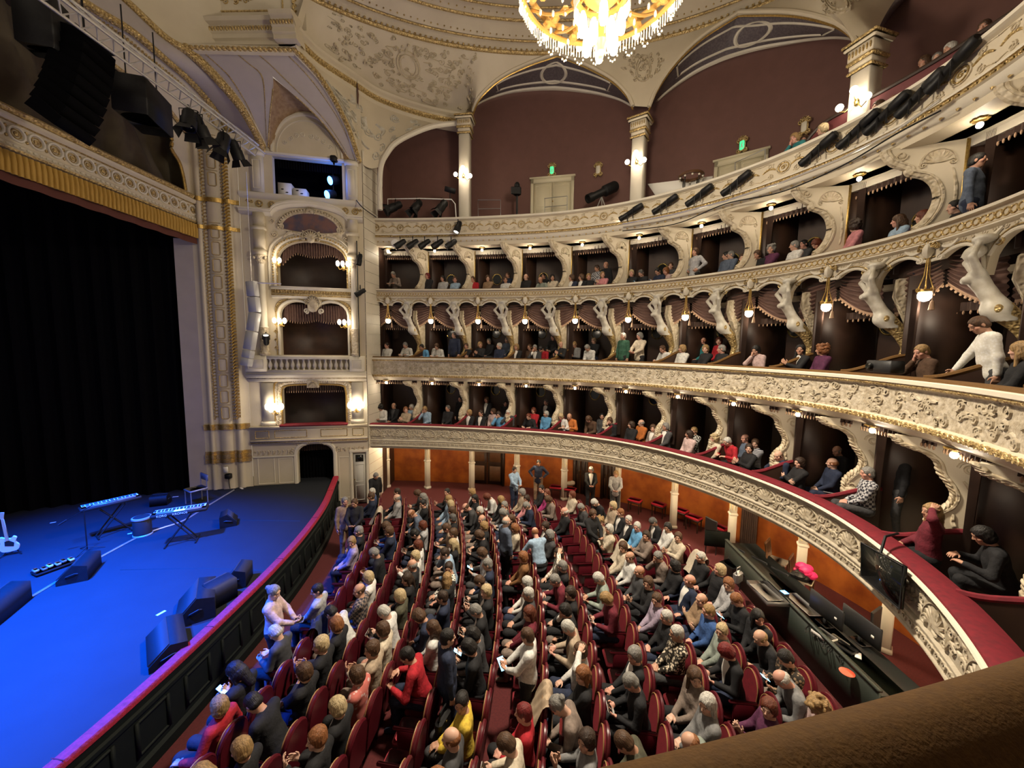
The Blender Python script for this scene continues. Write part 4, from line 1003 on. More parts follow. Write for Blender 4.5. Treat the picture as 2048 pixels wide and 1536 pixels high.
# --- sconces of the stage boxes
def sconce(a, z, d, n, r, label, power):
    g = thing('wall_sconce', label, 'lamp', tuple(Wp(a, z - .2, d)), group='wall lamps of the stage boxes')
    m = MB(); m.ball(Wp(a, z - .12, d), (.07, .05, .12), 8)
    m2 = MB()
    for i in range(n):
        t = (i - (n - 1) / 2) * (.13 if n < 4 else .09); z += .09 * (-1) ** i if n > 3 else 0; m.tube([Wp(a, z - .15, d), Wp(a + t, z - .2, d + .1), Wp(a + t * 1.3, z - .08, d + .16)], .012, 5); m2.ball(Wp(a + t * 1.3, z, d + .16), (r, r, r * 1.5), 8)
    m.build('gilt_bracket', GOLD, g); m2.build('glowing_shades', LAMPW, g); point_light('sconce_light', tuple(Wp(a, z + .02, d + .32)), power, radius=.12, parent=g)
sconce(3.22, 3.95, .08, 5, .085, 'bright wall lamp left of the lowest stage box', 34); sconce(.38, 3.95, .08, 5, .085, 'bright wall lamp right of the lowest stage box', 34)
sconce(2.92, 7.2, .10, 3, .07, 'bright wall lamp left of the second stage box', 14); sconce(.72, 7.2, .10, 3, .07, 'bright wall lamp right of the second stage box', 16)
sconce(2.92, 9.35, .10, 2, .065, 'bright wall lamp left of the third stage box', 12); sconce(.72, 9.35, .10, 3, .07, 'bright wall lamp right of the third stage box', 18)
# --- door by the stalls
d_ = MB(); wblock(d_, .12, .58, .02, 2.08, -.06, db=-.12); d_ = d_.build('door_1', GREYDOOR, smooth=False); d_['kind'] = 'structure'; d_['label'] = 'grey panelled door with small dark window beside the stage'
m = MB(); wpanel(m, .19, .51, .15, .75, .012, .02, 0, -.06); wpanel(m, .19, .51, .9, 1.6, .012, .02, 0, -.06); m.build('door_panels', GREYDOOR, d_)
m = MB(); wblock(m, .2, .5, 1.72, 2.0, -.05, db=-.07); m.build('door_window', DARKGLASS, d_, smooth=False)
m = MB(); m.ball(Wp(.545, 1.0, -.03), .025, 8); m.build('door_knob', BRASS, d_)
m = MB(); m.ribbon([(.05, 0), (.05, 2.15), (.65, 2.15), (.65, 0)][:2], .06, .05, wfn()); m.ribbon([(.65, 0), (.65, 2.15)], .06, .05, wfn()); m.ribbon([(.0, 2.17), (.70, 2.17)], .07, .06, wfn()); struct(m.build('trim_1', PALE))
# ================================================================ proscenium, vaults, gallery wall and ceiling
def at_rho(u, v, rho):
    d = cray(u, v); t = rho / math.hypot(d[0], d[1]); return np.array([d[0] * t, d[1] * t, EYE + d[2] * t])
def resample(P, n, smooth=True):
    P = np.array(P, float)
    if smooth and len(P) > 2:
        Q = np.concatenate([[2 * P[0] - P[1]], P, [2 * P[-1] - P[-2]]]); o = []
        for i in range(1, len(Q) - 2):
            p0, p1, p2, p3 = Q[i - 1:i + 3]; t = np.linspace(0, 1, 12, endpoint=False)[:, None]
            o.append(.5 * (2 * p1 + (p2 - p0) * t + (2 * p0 - 5 * p1 + 4 * p2 - p3) * t * t + (3 * p1 - p0 - 3 * p2 + p3) * t ** 3))
        P = np.concatenate(o + [Q[-2][None]])
    L_ = np.concatenate([[0], np.cumsum(np.linalg.norm(np.diff(P, axis=0), axis=1))]); s = np.linspace(0, L_[-1], n)
    return np.stack([np.interp(s, L_, P[:, k]) for k in range(3)], -1)
def curve_rho(pts, n=30, smooth=True):
    return resample([at_rho(u, v, r) for u, v, r in pts], n, smooth)
def loft(A, B, nv=10): t = np.linspace(0, 1, nv)[None, :, None]; return A[:, None] * (1 - t) + B[:, None] * t
def loft_fn(A, B):
    """(U along, V across) on the lofted surface, D raised towards the house"""
    n = len(A); G = loft(A, B, 12); nu = np.cross(np.gradient(G, axis=0), np.gradient(G, axis=1)); nu /= np.linalg.norm(nu, axis=-1, keepdims=True) + 1e-9
    c = np.array([1., YC, 11.]); sg = np.sign(((c - G) * nu).sum(-1, keepdims=True)); nu = nu * sg
    def fn(U, V, D):
        u = np.clip(U, 0, 1) * (n - 1); v = np.clip(V, 0, 1) * 11; i = np.minimum(u.astype(int), n - 2); j = np.minimum(v.astype(int), 10); fu, fv = (u - i)[:, None], (v - j)[:, None]
        def bl(X): return X[i, j] * (1 - fu) * (1 - fv) + X[i + 1, j] * fu * (1 - fv) + X[i, j + 1] * (1 - fu) * fv + X[i + 1, j + 1] * fu * fv
        return bl(G) + bl(nu) * np.asarray(D)[:, None]
    return fn
def shell_struct(name, A, B, m, label=None, thick=0.0):
    mb = MB(); mb.grid(loft(A, B)); o = struct(mb.build(name, m), label); return o
# ---- columns of the gallery
def gcol(u, v, lab, cu, cv):
    s, p = at_ring(u, v, 1.7, .9); rz = ringrot(s)
    t = thing('gallery_column', lab, 'column', (p[0], p[1], 10.5), rz, 'gallery columns', local=True)
    hz = at_ring(cu, cv, 1.7, .9)[1][2] - 16.2
    m = MB(); m.rbox((0, 0, 2.55 + hz / 2), (.44, .44, 5.1 + hz), .03); m.build('shaft', PALE, t, smooth=False)
    m = MB(); m.rbox((0, 0, 5.02), (.56, .56, .07), .02, mi=1); m.rbox((0, 0, 5.15), (.50, .50, .14), .02); m.rbox((0, 0, 5.24), (.60, .60, .10), .03, mi=1); m.rbox((0, 0, 5.42), (.56, .56, .26), .02); m.rbox((0, 0, 5.58), (.70, .70, .08), .03); m.rbox((0, 0, 5.66), (.76, .76, .07), .02, mi=1)
    for q in range(-3, 4): m.ball((q * .075, -.29, 5.42), (.022, .03, .08), 6, mi=1)
    m.build('capital', [CREAM, GOLDREL], t, smooth=False).location.z = hz
    return s, p
C1 = gcol(930, 436, 'white square gallery column nearest the stage, three globe lamps on it', 930, 236)
C2 = gcol(1274, 405, 'white square gallery column in the middle, behind the lighting rail', 1281, 238)
C3 = gcol(1727, 205, 'white square gallery column at right, beside the red rake wall', 1740, 80)
C4S = 18.6
for (s, p), wh, zz in ((C1, 'on the gallery column nearest the stage', 13.25), (C2, 'on the middle gallery column', 13.0), (C3, 'on the right gallery column', 12.3)):
    t = thing('globe_sconce', 'three lit globes on a brass bracket ' + wh, 'lamp', (p[0], p[1], zz), ringrot(s), 'gallery globe lamps', local=True)
    m = MB(); m2 = MB(); m.ball((0, -.25, 0), (.06, .04, .09), 8)
    for x, z in ((-.30, -.02), (.0, .22), (.30, -.10)): m.tube([(0, -.25, 0), (x * .6, -.34, z - .12), (x, -.36, z - .05)], .012, 5); m2.ball((x, -.36, z + .04), .085, 10)
    m.build('brass_bracket', BRASS, t); m2.build('glass_globes', LAMPW, t)
    q = ring(s, 1.7 - .62, .9); point_light('globe_light', (q[0], q[1], zz + .1), 26, radius=.1)
p = ringpath(-.8, SW, .2, 2.9, 2.6); struct(sweep_obj('wall_gallery', p, [(0, 10.4), (0, 18.2)], GALWALL), 'dark brown gallery wall')
rho_col = lambda P: float(np.hypot(P[0], P[1]))
# ---- ceiling ring (horizontal oval) and flat
CX, CA, CB_, CZ = .69, 10.4, 7.8, 17.3
def ell_ring(k, z, a0=0, a1=2 * PI, n=160): a = np.linspace(a0, a1, n); return np.stack([CX + CA * k * np.cos(a), YC + CB_ * k * np.sin(a), np.full(n, z)], -1)
mb = MB(); ks = [(1.0, CZ), (.985, CZ + .10), (.95, CZ + .14), (.94, CZ + .10), (.90, CZ + .2), (.86, CZ + .28), (.855, CZ + .24), (.80, CZ + .3), (.79, CZ + .26), (.70, CZ + .34), (.0, CZ + .4)]
mb.grid(np.stack([ell_ring(k, z) for k, z in ks], 1)); struct(mb.build('ceiling', CREAM), 'cream ceiling with oval mouldings')
mb = MB()
a = np.linspace(0, 2 * PI, 200, endpoint=False)
for k, z, r in ((1.0, CZ - .02, .07), (.95, CZ + .1, .04), (.857, CZ + .22, .05), (.795, CZ + .24, .035)): mb.tube(ell_ring(k, z, n=201)[:-1], r, 6, closed=True)
for k, z, n, r in ((.985, CZ + .0, 330, .045), (.925, CZ + .12, 260, .03), (.83, CZ + .24, 200, .03)):
    for t in np.linspace(0, 2 * PI, n, endpoint=False): mb.ball((CX + CA * k * math.cos(t), YC + CB_ * k * math.sin(t), z), (r, r, r * .9), 5)
struct(mb.build('trim_2', GOLDREL), 'gilt egg mouldings of the ceiling oval')
mb = MB(); rr = random.Random(5)
fnc = lambda U, V, D: np.stack([CX + CA * V * np.cos(U), YC + CB_ * V * np.sin(U), np.full(len(U), CZ + .33) - D], -1)
for i in range(150):
    u, v = rr.uniform(0, 2 * PI), rr.uniform(.45, .76); P = spiral(0, 0, rr.uniform(.15, .3), 1.5, rr.uniform(0, 6), rr.choice((-1, 1)), 14)
    mb.ribbon(np.c_[u + P[:, 0] / 8, v + P[:, 1] / 9], .006, .05, fnc)
struct(mb.build('trim_3', RELIEF), 'scroll relief of the ceiling')
# ---- curved cornice from the stage-box corner to the first column
CORN = resample([at_z(u, v, 16.1) for u, v in ((590, 62), (610, 84), (640, 112), (700, 152), (760, 190), (850, 221), (945, 240))], 60)
mb = MB(); T = np.gradient(CORN, axis=0)[:, :2]; T /= np.linalg.norm(T, axis=1, keepdims=True); Nn = np.stack([-T[:, 1], T[:, 0]], -1)
if (Nn[30] @ (np.array([1., YC]) - CORN[30, :2])) > 0: Nn = -Nn
prof = [(.3, -.45), (.0, -.42), (-.03, -.30), (.02, -.26), (-.06, -.10), (-.06, -.02), (-.16, .04), (-.18, .12), (-.1, .16), (.3, .2)]
G = np.concatenate([CORN[:, None, :2] + Nn[:, None] * np.array([o for o, _ in prof])[None, :, None], np.broadcast_to(16.1 + np.array([z for _, z in prof])[None, :, None], (60, len(prof), 1))], -1)
for k in range(len(prof) - 1): mb.grid(G[:, k:k + 2], mi=1 if k in (3,) else 0)
for c in resample(CORN, 90): 
    mb.ball(c + [0, 0, -.18], (.05, .05, .07), 6, mi=1)
struct(mb.build('trim_4', [CREAM, GOLDREL]), 'curved cornice with gilt egg band at the corner of the ceiling')
# wall with putti relief under that cornice
B1 = curve_rho([(600, 118, 15.1), (650, 175, 15.5), (695, 255, 15.9), (722, 325, 16.1), (758, 334, 16.3), (790, 292, 16.5), (850, 258, 16.8), (922, 249, 17.1)], 60)
A1 = CORN + [0, 0, -.42]
shell_struct('wall_spandrel', A1, B1, CREAM, 'cream wall with relief figures under the curved cornice')
fn = loft_fn(A1, B1)
mb = MB(); rr = random.Random(9)
for i in range(26):
    u, v = .30 + rr.uniform(-.10, .16), rr.uniform(.25, .8); mb.ribbon(np.array(leaf(u, v, u + rr.uniform(-.07, .07), v + rr.uniform(-.2, .2), rr.uniform(-.3, .3), 7)), taper(7, .012), .09, fn)
for i in range(22):
    u, v = rr.uniform(.15, .75), rr.uniform(.12, .85); P = spiral(0, 0, .5, 1.5, rr.uniform(0, 6), rr.choice((-1, 1)), 12); mb.ribbon(np.c_[u + P[:, 0] * .045, v + P[:, 1] * .16], .005, .05, fn)
mb.build('relief_figures', MARBLE, bpy.data.objects['wall_spandrel'])
mb = MB(); mb.tube(resample([at_rho(u, v, r) for u, v, r in ((760, 420, 16.3), (761, 340, 16.3), (775, 305, 16.4), (800, 280, 16.5), (860, 254, 16.8), (922, 245, 17.0))], 40), .10, 8); struct(mb.build('trim_5', PALE), 'cream arch moulding over the left gallery bay')
# ---- coved vault over the stage boxes
LR = curve_rho([(527, 294, 16.9), (515, 270, 16.75), (482, 212, 16.4), (430, 150, 16.1), (375, 98, 15.9)], 30)
RR = curve_rho([(718, 323, 16.05), (692, 248, 15.8), (645, 165, 15.4), (590, 103, 15.0)], 30)
LI = curve_rho([(536, 294, 16.8), (540, 230, 16.3), (546, 155, 15.6), (520, 128, 15.5), (485, 100, 15.45)], 30)
RI = curve_rho([(698, 318, 16.1), (640, 240, 15.9), (548, 155, 15.6), (520, 128, 15.5), (485, 100, 15.45)], 30)
AR = resample([Wp(a, z, .03) for a, z in ((3.02, 13.15), (2.75, 14.0), (2.3, 14.5), (1.85, 14.65), (1.35, 14.5), (.92, 14.0), (.66, 13.15))], 40)
CE = resample([at_rho(*q) for q in ((536, 294, 16.8), (540, 230, 16.3), (546, 155, 15.6), (600, 200, 15.8), (640, 240, 15.9), (698, 318, 16.1))], 40, False)
shell_struct('ceiling_vault', LR, LI, LILAC); shell_struct('ceiling_vault', RR, RI, LILAC)
TANP = mat('tan_painted_stucco', (.30, .20, .10), .6, noise=(9, (.22, .13, .06), .15)); 
mbv = MB(); mbv.grid(loft(AR, CE)); struct(mbv.build('ceiling_vault', TANP), 'tan painted cell over the top stage box')
mb = MB(); T = np.linspace(0, PI, 40); fr_ = [(1.84 + 1.17 * math.cos(t), 13.15 + 1.4 * math.sin(t)) for t in T]
mb.ribbon(fr_, .06, .08, wfn()); mb.ribbon([(1.84 + 1.02 * math.cos(t), 13.15 + 1.2 * math.sin(t)) for t in T], .02, .04, wfn())
for q in (-1, 1):
    for j in range(4): mb.ribbon(spiral(1.84 + q * (.15 + j * .2), 13.6 + .25 * math.cos(j * .6), .09, 1.4, j, q, 12), .014, .03, wfn())
wband(mb, .5, 3.2, [(0, 13.04), (.08, 13.06), (.1, 13.12), (0, 13.16)])
struct(mb.build('trim_6', PALE), 'cream round-headed tympanum over the top stage box')
mb = MB()
for c in (LR, RR):
    mb.tube(c, .13, 7)
    for p_ in resample(c, 34): mb.ball(p_ + [.03, -.08, 0], (.10, .10, .10), 6, mi=1)
mb.tube(np.concatenate([LI[:18]]), .02, 5, mi=1); mb.tube(RI[:18], .02, 5, mi=1)
mb.tube(resample([LR[-1], RR[-1]], 12, False), .12, 7)
for p_ in resample([LR[-1], RR[-1]], 22, False): mb.ball(p_ + [.03, -.08, -.02], (.085, .085, .07), 6, mi=1)
for A_, B_ in ((LR, LI), (RR, RI)):
    f_ = loft_fn(A_, B_); u = np.linspace(.06, .96, 24)
    for v in (.22, .80): mb.ribbon(np.c_[u, np.full(24, v)], .012, .03, f_, 1)
struct(mb.build('trim_7', [CREAM, GOLDREL]), 'leaf-carved gilt ribs of the stage box vault')
# entablature over it
e0, e1 = at_z(330, 62, 16.15)[:2], at_z(592, 62, 16.1)[:2]; dv = (e1 - e0) / np.hypot(*(e1 - e0)); nv_ = np.array([dv[1], -dv[0]])
if nv_[1] > 0: nv_ = -nv_
mb = MB()
for q0, q1, ex_ in ((0, 1, 0), (-.03, .09, .22), (.86, 1.03, .22)):
    A_, B_ = e0 + (e1 - e0) * q0, e0 + (e1 - e0) * q1
    prof = [(-.3, 15.72), (.0, 15.72), (.0, 15.84), (.06, 15.88), (.06, 16.0), (.10, 16.04), (.10, 16.22), (.2, 16.28), (.24, 16.38), (.12, 16.42), (-.3, 16.44)]
    for k in range(len(prof) - 1):
        (o0, z0), (o1, z1) = prof[k], prof[k + 1]; P = [A_ + nv_ * (o0 + ex_), B_ + nv_ * (o0 + ex_), B_ + nv_ * (o1 + ex_), A_ + nv_ * (o1 + ex_)]
        mb.add([(P[0][0], P[0][1], z0), (P[1][0], P[1][1], z0), (P[2][0], P[2][1], z1), (P[3][0], P[3][1], z1)], [(0, 1, 2, 3)], mi=0)
    if ex_:
        for e in (A_, B_):
            P = [(e[0] + nv_[0] * (o + ex_), e[1] + nv_[1] * (o + ex_), z) for o, z in prof] + [(e[0] - nv_[0] * .3, e[1] - nv_[1] * .3, 15.72)]
            mb.add(P, None, [(0, i, i + 1) for i in range(1, len(P) - 1)])
    for t in np.arange(.01, 1, .022 / (q1 - q0)):
        c = A_ + (B_ - A_) * t + nv_ * (ex_ + .09); mb.ball((c[0], c[1], 16.13), (.05, .05, .08), 6, mi=1)
struct(mb.build('trim_8', [CREAM, GOLDREL], smooth=False), 'entablature with gilt dentils above the stage boxes')
# attic wall above with gilt-framed panel
A_, B_ = e0 - nv_ * .25 - dv * 1.5, e1 - nv_ * .25 + dv * .2
mb = MB(); mb.add([(A_[0], A_[1], 16.3), (B_[0], B_[1], 16.3), (B_[0], B_[1], 20), (A_[0], A_[1], 20)], [(0, 1, 2, 3)]); struct(mb.build('wall_attic', CREAM, smooth=False))
afn = lambda U, V, D: np.stack([A_[0] + dv[0] * U + nv_[0] * D, A_[1] + dv[1] * U + nv_[1] * D, V], -1)
mb = MB(); w_ = float(np.hypot(*(B_ - A_)))
for u in (2.0, w_ - .75): mb.ribbon([(u, 16.9), (u, 19)], .03, .03, afn)
mb.ribbon([(2.0, 16.9), (w_ - .75, 16.9)], .03, .03, afn)
for u in (1.65, w_ - .35):
    for z in np.arange(16.6, 18.6, .16): mb.ribbon(leaf(u - .06, z, u + .06, z + .12, .3, 6), taper(6, .05), .05, afn)
for q in range(8): mb.ribbon(spiral((2 + w_ - .75) / 2 + (q - 3.5) * .16, 17.2 + .1 * (q % 2), .10, 1.4, q, (-1) ** q, 12), .018, .03, afn)
struct(mb.build('trim_9', GOLDREL), 'gilt panel frame of the attic wall')
# ---- pendentives, lunettes over the gallery
def ribc(col, apex, pts, n=30, side=1):
    """rib from a column top to an apex on the ceiling oval, through surveyed points"""
    ra = rho_col(apex); rc = math.hypot(*ring(col, 1.55, .9)); m_ = len(pts); out = []
    for i, (u, v) in enumerate(pts): t = i / (m_ - 1); out.append(at_rho(u, v, rc + (ra - rc) * t ** .8))
    return resample(out, n)
AP1, AP2 = at_z(1115, 106, CZ - .05), at_z(1478, 24, CZ - .05)
R1L = ribc(C1[0], AP1, [(946, 222), (960, 192), (1000, 155), (1055, 127), (1115, 106)])
R1R = ribc(C2[0], AP1, [(1266, 212), (1255, 188), (1225, 158), (1175, 130), (1115, 106)])
R2L = ribc(C2[0], AP2, [(1298, 214), (1312, 180), (1345, 130), (1400, 75), (1478, 24)])
R2R = ribc(C3[0], AP2, [(1712, 84), (1700, 62), (1660, 40), (1580, 24), (1478, 24)])
R3L = ribc(C3[0], at_z(1900, -90, CZ), [(1752, 72), (1765, 40), (1790, 0), (1830, -45), (1900, -90)])
R3R = resample([at_z(1900, -90, CZ), np.r_[ring(17.6, 1.6), 17.0], np.r_[ring(C4S, 1.6), 16.1]], 30)
def ringarc(u0, v0, u1, v1, n):
    p0, p1 = at_z(u0, v0, CZ), at_z(u1, v1, CZ); a0, a1 = [math.atan2((p[1] - YC) / CB_, (p[0] - CX) / CA) for p in (p0, p1)]; return ell_ring(1.0, CZ, a0, a1, n)
def decor(fn, mb, seed, n, u0, u1, v0, v1, sc):
    rr = random.Random(seed)
    for i in range(n):
        u, v = rr.uniform(u0, u1), rr.uniform(v0, v1); P = spiral(0, 0, 1, 1.3, rr.uniform(0, 6), rr.choice((-1, 1)), 12); k = rr.uniform(.35, .8)
        mb.ribbon(np.c_[u + P[:, 0] * .018 * sc * k, v + P[:, 1] * .06 * sc * k], .0014 * sc, .05, fn)
        if i % 2: mb.ribbon(np.array(leaf(u, v, u + rr.uniform(-.025, .025) * sc, v + rr.uniform(-.08, .08) * sc, .4, 6)), taper(6, .0026 * sc), .05, fn)
    for i in range(n // 2):
        u, v = rr.uniform(u0, u1), rr.uniform(v0, v1); p_ = fn(np.array([u]), np.array([v]), np.array([.02]))[0]
        for q in range(3): mb.ball(p_ + np.array([rr.uniform(-.08, .08) for _ in range(3)]), .05, 5)
TANREL = mat('tan_relief', (.48, .40, .26), .5, noise=(20, (.56, .49, .37), .2))
def pend(top, bot, seed, nm, ndec, rng):
    o = shell_struct('ceiling_pendentive', top, bot, CREAM, nm); fn = loft_fn(top, bot); mb = MB(); decor(fn, mb, seed, ndec, *rng, 1.0)
    u, v = (rng[0] + rng[1]) / 2, .42
    for r in (1.0, 1.35): mb.ribbon(np.c_[u + .03 * r * np.cos(np.linspace(0, 2 * PI, 20)), v + .15 * r * np.sin(np.linspace(0, 2 * PI, 20))], .004, .06, fn)
    mb.build('scroll_relief', TANREL if seed == 1 else RELIEF, o); return o
n1 = 60
pend(ringarc(600, 0, 1115, 106, n1), resample(np.concatenate([CORN + [0, 0, .12], R1L]), n1, False), 1, 'cream pendentive with gilt flower scrolls near the stage', 120, (.10, .66, .10, .88))
pend(ringarc(1115, 106, 1478, 24, n1), resample(np.concatenate([R1R[::-1], R2L]), n1, False), 2, 'cream pendentive over the middle gallery column', 26, (.38, .62, .1, .6))
pend(ringarc(1478, 24, 1900, -90, n1), resample(np.concatenate([R2R[::-1], R3L]), n1, False), 3, 'cream pendentive over the right gallery column', 22, (.4, .6, .1, .6))
def lunette(L_, R_, wall_pts, lab):
    A = resample(np.concatenate([L_, R_[::-1]]), 60, False); B = resample([at_ring(u, v, 2.8, 2.6)[1] for u, v in wall_pts], 60)
    o = shell_struct('ceiling_lunette', A, B, VIOLET, lab); fn = loft_fn(A, B); mb = MB()
    t = np.linspace(.0, 1, 60)
    mb.ribbon(np.c_[t, np.full(60, .05)], .035, .05, fn); mb.ribbon(np.c_[t, np.full(60, .94)], .06, .07, fn)
    u = np.linspace(.18, .82, 40); w = np.abs(u - .5) / .32
    mb.ribbon(np.c_[u, .30 - .08 * w], .026, .04, fn); mb.ribbon(np.c_[u, .74 - .10 * w ** 2], .032, .04, fn); mb.ribbon([(.18, .22), (.18, .42), (.18, .64)], .004, .04, fn); mb.ribbon([(.82, .22), (.82, .42), (.82, .64)], .004, .04, fn)
    th = np.linspace(0, 2 * PI, 36); mb.ribbon(np.c_[.5 + .068 * np.cos(th), .50 + .29 * np.sin(th)], .009, .06, fn)
    mb.build('lunette_bands', PALE, o)
    m = MB(); m.tube(A, .07, 7); m.tube(A + [0, 0, -.12], .03, 5, mi=1); m.build('rib_moulding', [CREAM, GOLD], o)
lunette(R1L, R1R, [(944, 214), (975, 198), (1030, 184), (1105, 180), (1180, 186), (1235, 198), (1266, 212)], 'violet painted lunette with circle over the first wide gallery bay')
lunette(R2L, R2R, [(1299, 214), (1340, 180), (1400, 142), (1490, 107), (1580, 86), (1660, 74), (1712, 76)], 'violet painted lunette with circle over the second wide gallery bay')
# dark soffit right of the third column so the roof closes
mb = MB(); mb.grid(loft(R3L, resample([at_ring(u, v, 2.8, 2.6)[1] for u, v in ((1752, 74), (1790, 20), (1850, -40), (1930, -110))], 30))); struct(mb.build('ceiling_lunette', VIOLET))
# ---- proscenium
XP = -11.0
def px(y, z, d=0.0):
    y = np.asarray(y, float); z = np.asarray(z, float); y, z, d = np.broadcast_arrays(y, z, np.asarray(d, float)); return np.stack([XP + d, y, z], -1)
YR, YL = 13.66, 1.64
lin = thing('proscenium_lintel', 'gilt and cream lintel with ring frieze across the top of the stage opening', 'lintel', (XP, YC, 9.8))
prof = [(-.4, 9.95), (.0, 9.95), (.0, 10.42), (.10, 10.45), (.12, 10.50), (.05, 10.56), (.05, 10.62), (.02, 10.66), (.02, 11.06), (.08, 11.08), (.14, 11.14), (.14, 11.2), (.10, 11.24), (.16, 11.32), (.1, 11.38), (-.4, 11.4)]
m = MB(); mts = [0, 0, 1, 1, 0, 0, 0, 0, 1, 0, 0, 1, 1, 1, 0]
for k in range(len(prof) - 1): m.grid(px(np.array([[YL - .3], [YR + .3]]), np.array([[prof[k][1], prof[k + 1][1]]]), np.array([[prof[k][0], prof[k + 1][0]]])), mi=mts[k])
m.build('beam', [CREAM, GOLDREL], lin, smooth=False)
m = MB(); fn = lambda U, V, D: px(U, V, .02 + D)
for i, y in enumerate(np.arange(YR - .05, YL, -.36)):
    m.ribbon(arc(y, 10.86, .145, .15, 0, 2 * PI, 16), .03, .05, fn); m.ribbon(arc(y, 10.86, .09, .095, 0, 2 * PI, 12), .014, .03, fn, 1); m.ball(px(y, 10.86, .03), (.04, .06, .06), 6, mi=1)
    for q in (-1, 1): m.ball(px(y + .18, 10.86 + q * .1, .03), (.03, .03, .04), 6, mi=1)
m.build('ring_frieze', [PALE, GOLDREL], lin)
m = MB()
for y in np.arange(YR, YL, -.12): m.ball(px(y, 10.58, .06), (.035, .045, .03), 6)
m.build('bead_row', PALE, lin)
fg = thing('pelmet', 'gold corded pelmet fringe along the top of the stage opening', 'pelmet', (XP, YC, 9.9))
n = int((YR - YL) / .11) * 6; y = np.linspace(YL, YR, n); d = .10 + .045 * np.abs(np.sin(np.arange(n) * PI / 6))
m = MB(); m.grid(np.stack([px(y, 10.40, d), px(y, 10.2, d + .02), px(y, 9.93, d + .01)], 1)); m.build('gold_cords', FRINGEGOLD, fg)
m = MB(); d2 = .06 + .03 * np.sin(np.arange(n) * PI / 20); m.grid(np.stack([px(y, 9.95, d2), px(y, 9.74, d2)], 1)); m.build('under_valance', mat('dark_red_valance', (.09, .025, .015), .8), fg)
# upper recess with dark draped cloth and gilt scalloped frame
n = 160; y = np.linspace(YL, YR + 1.3, n); nz = 22; zz = np.linspace(11.3, 15.2, nz)
Y, Z = np.meshgrid(y, zz, indexing='ij'); dd = -.42 + .20 * np.sin(Y * 2.6 + 1.6 * np.sin(Z * 1.1) + Z * 1.1) + .06 * np.sin(Y * 11 + Z * 2.0)
up = thing('upper_drape', 'dark olive draped cloth above the stage opening behind the loudspeakers', 'drape', (XP, YC, 11.3)); m = MB(); m.grid(px(Y, Z, dd)); m.build('cloth', OLIVEDRAPE, up)
m = MB(); ed = resample([px(13.40, 11.42, .02), px(13.32, 11.9, .02), px(13.2, 12.25, .02), px(12.95, 12.5, .02), px(12.98, 12.8, .02), px(12.86, 13.05, .02), px(12.7, 13.4, .02), px(12.3, 13.7, .02)], 40); m.tube(ed, .05, 7); m.build('scalloped_gilt_frame', GOLD, up)
out = resample([px(13.7, 11.4, 0), px(13.75, 12.5, 0), px(13.6, 13.3, 0), px(13.2, 14.0, 0), px(12.4, 14.6, 0)], 40, True)
mb = MB(); mb.grid(loft(ed + [-.0, 0, 0], out, 3)); struct(mb.build('wall_proscenium', CREAM))
# jamb pier between opening and stage boxes: stepped plan, gilt ropes, coffered strip
J0, J1 = np.array([-11.08, 13.66]), np.array([-9.72, 14.15]); je = (J1 - J0) / np.hypot(*(J1 - J0)); jn = np.array([je[1], -je[0]]); JL = float(np.hypot(*(J1 - J0)))
if jn[0] < 0: jn = -jn
def Jp(a, z, d=0.0):
    a, z, d = np.broadcast_arrays(np.asarray(a, float), np.asarray(z, float), np.asarray(d, float)); P = J0 + a[..., None] * je + d[..., None] * jn; return np.concatenate([P, z[..., None]], -1)
jfn = lambda d0=0.0: (lambda U, V, D: Jp(U, V, d0 + D))
pier = thing('proscenium_pier', 'tall moulded pier of coffers and gilt ropes between stage opening and boxes', 'pier', (-10.4, 13.9, 1))
steps = [(0, .0), (.18, .0), (.20, .08), (.30, .08), (.32, .03), (.50, .03), (.52, .10), (.88, .10), (.90, .04), (1.0, .04), (1.02, .12), (1.20, .12), (1.22, .05), (1.45, .05)]
def jblock(m, z0, z1, grow=0.0, mi=0):
    A = np.array([s for s, _ in steps]); D_ = np.array([d for _, d in steps]) + grow
    m.grid(np.stack([Jp(A, z0, D_), Jp(A, z1, D_)], 1), mi=mi)
    if grow:
        for z in (z0, z1): m.grid(np.stack([Jp(A, z, D_), Jp(A, z, D_ - grow)], 1), mi=mi)
m = MB(); jblock(m, 1.0, 13.6); m.build('moulded_shaft', CREAM, pier, smooth=False)
m = MB()
for z0, z1, gr in ((2.0, 2.12, .07), (2.12, 2.2, .04), (2.2, 2.32, .07), (2.32, 2.42, .03), (3.22, 3.36, .05), (3.36, 3.42, .07), (10.28, 10.4, .05), (11.2, 11.34, .05)): jblock(m, z0, z1, gr)
m.build('gilt_band', GOLD, pier, smooth=False)
m = MB(); m2 = MB()
for z in np.arange(3.6, 13.3, .115):
    if 10.2 < z < 11.4: pass
    m.ribbon(leaf(1.03, z, 1.19, z + .10, .2, 5), .042, .06, jfn(.12)); m2.ribbon(leaf(.35, z, .46, z + .10, .3, 5), .028, .04, jfn(.03))
    m2.ball(Jp(.95, z, .06), (.035, .035, .04), 5)
m.build('gilt_rope', GOLD, pier); m2.build('leaf_strip', GOLDREL, pier)
m = MB()
for z in np.arange(3.62, 13.2, .58):
    if abs(z - 10.4) < .3 or abs(z - 11.3) < .3: continue
    r_ = .04; pts = [(.58, z + r_), (.58, z + .44 - r_), (.58 + r_, z + .44), (.82 - r_, z + .44), (.82, z + .44 - r_), (.82, z + r_), (.82 - r_, z), (.58 + r_, z), (.58, z + r_)]
    m.ribbon(pts, .02, .03, jfn(.10), 1); m.ribbon([(.53, z + .51), (.87, z + .51)], .012, .02, jfn(.10), 1)
m.build('coffers', [CREAM, mat('coffer_line', (.34, .25, .12), .5)], pier)
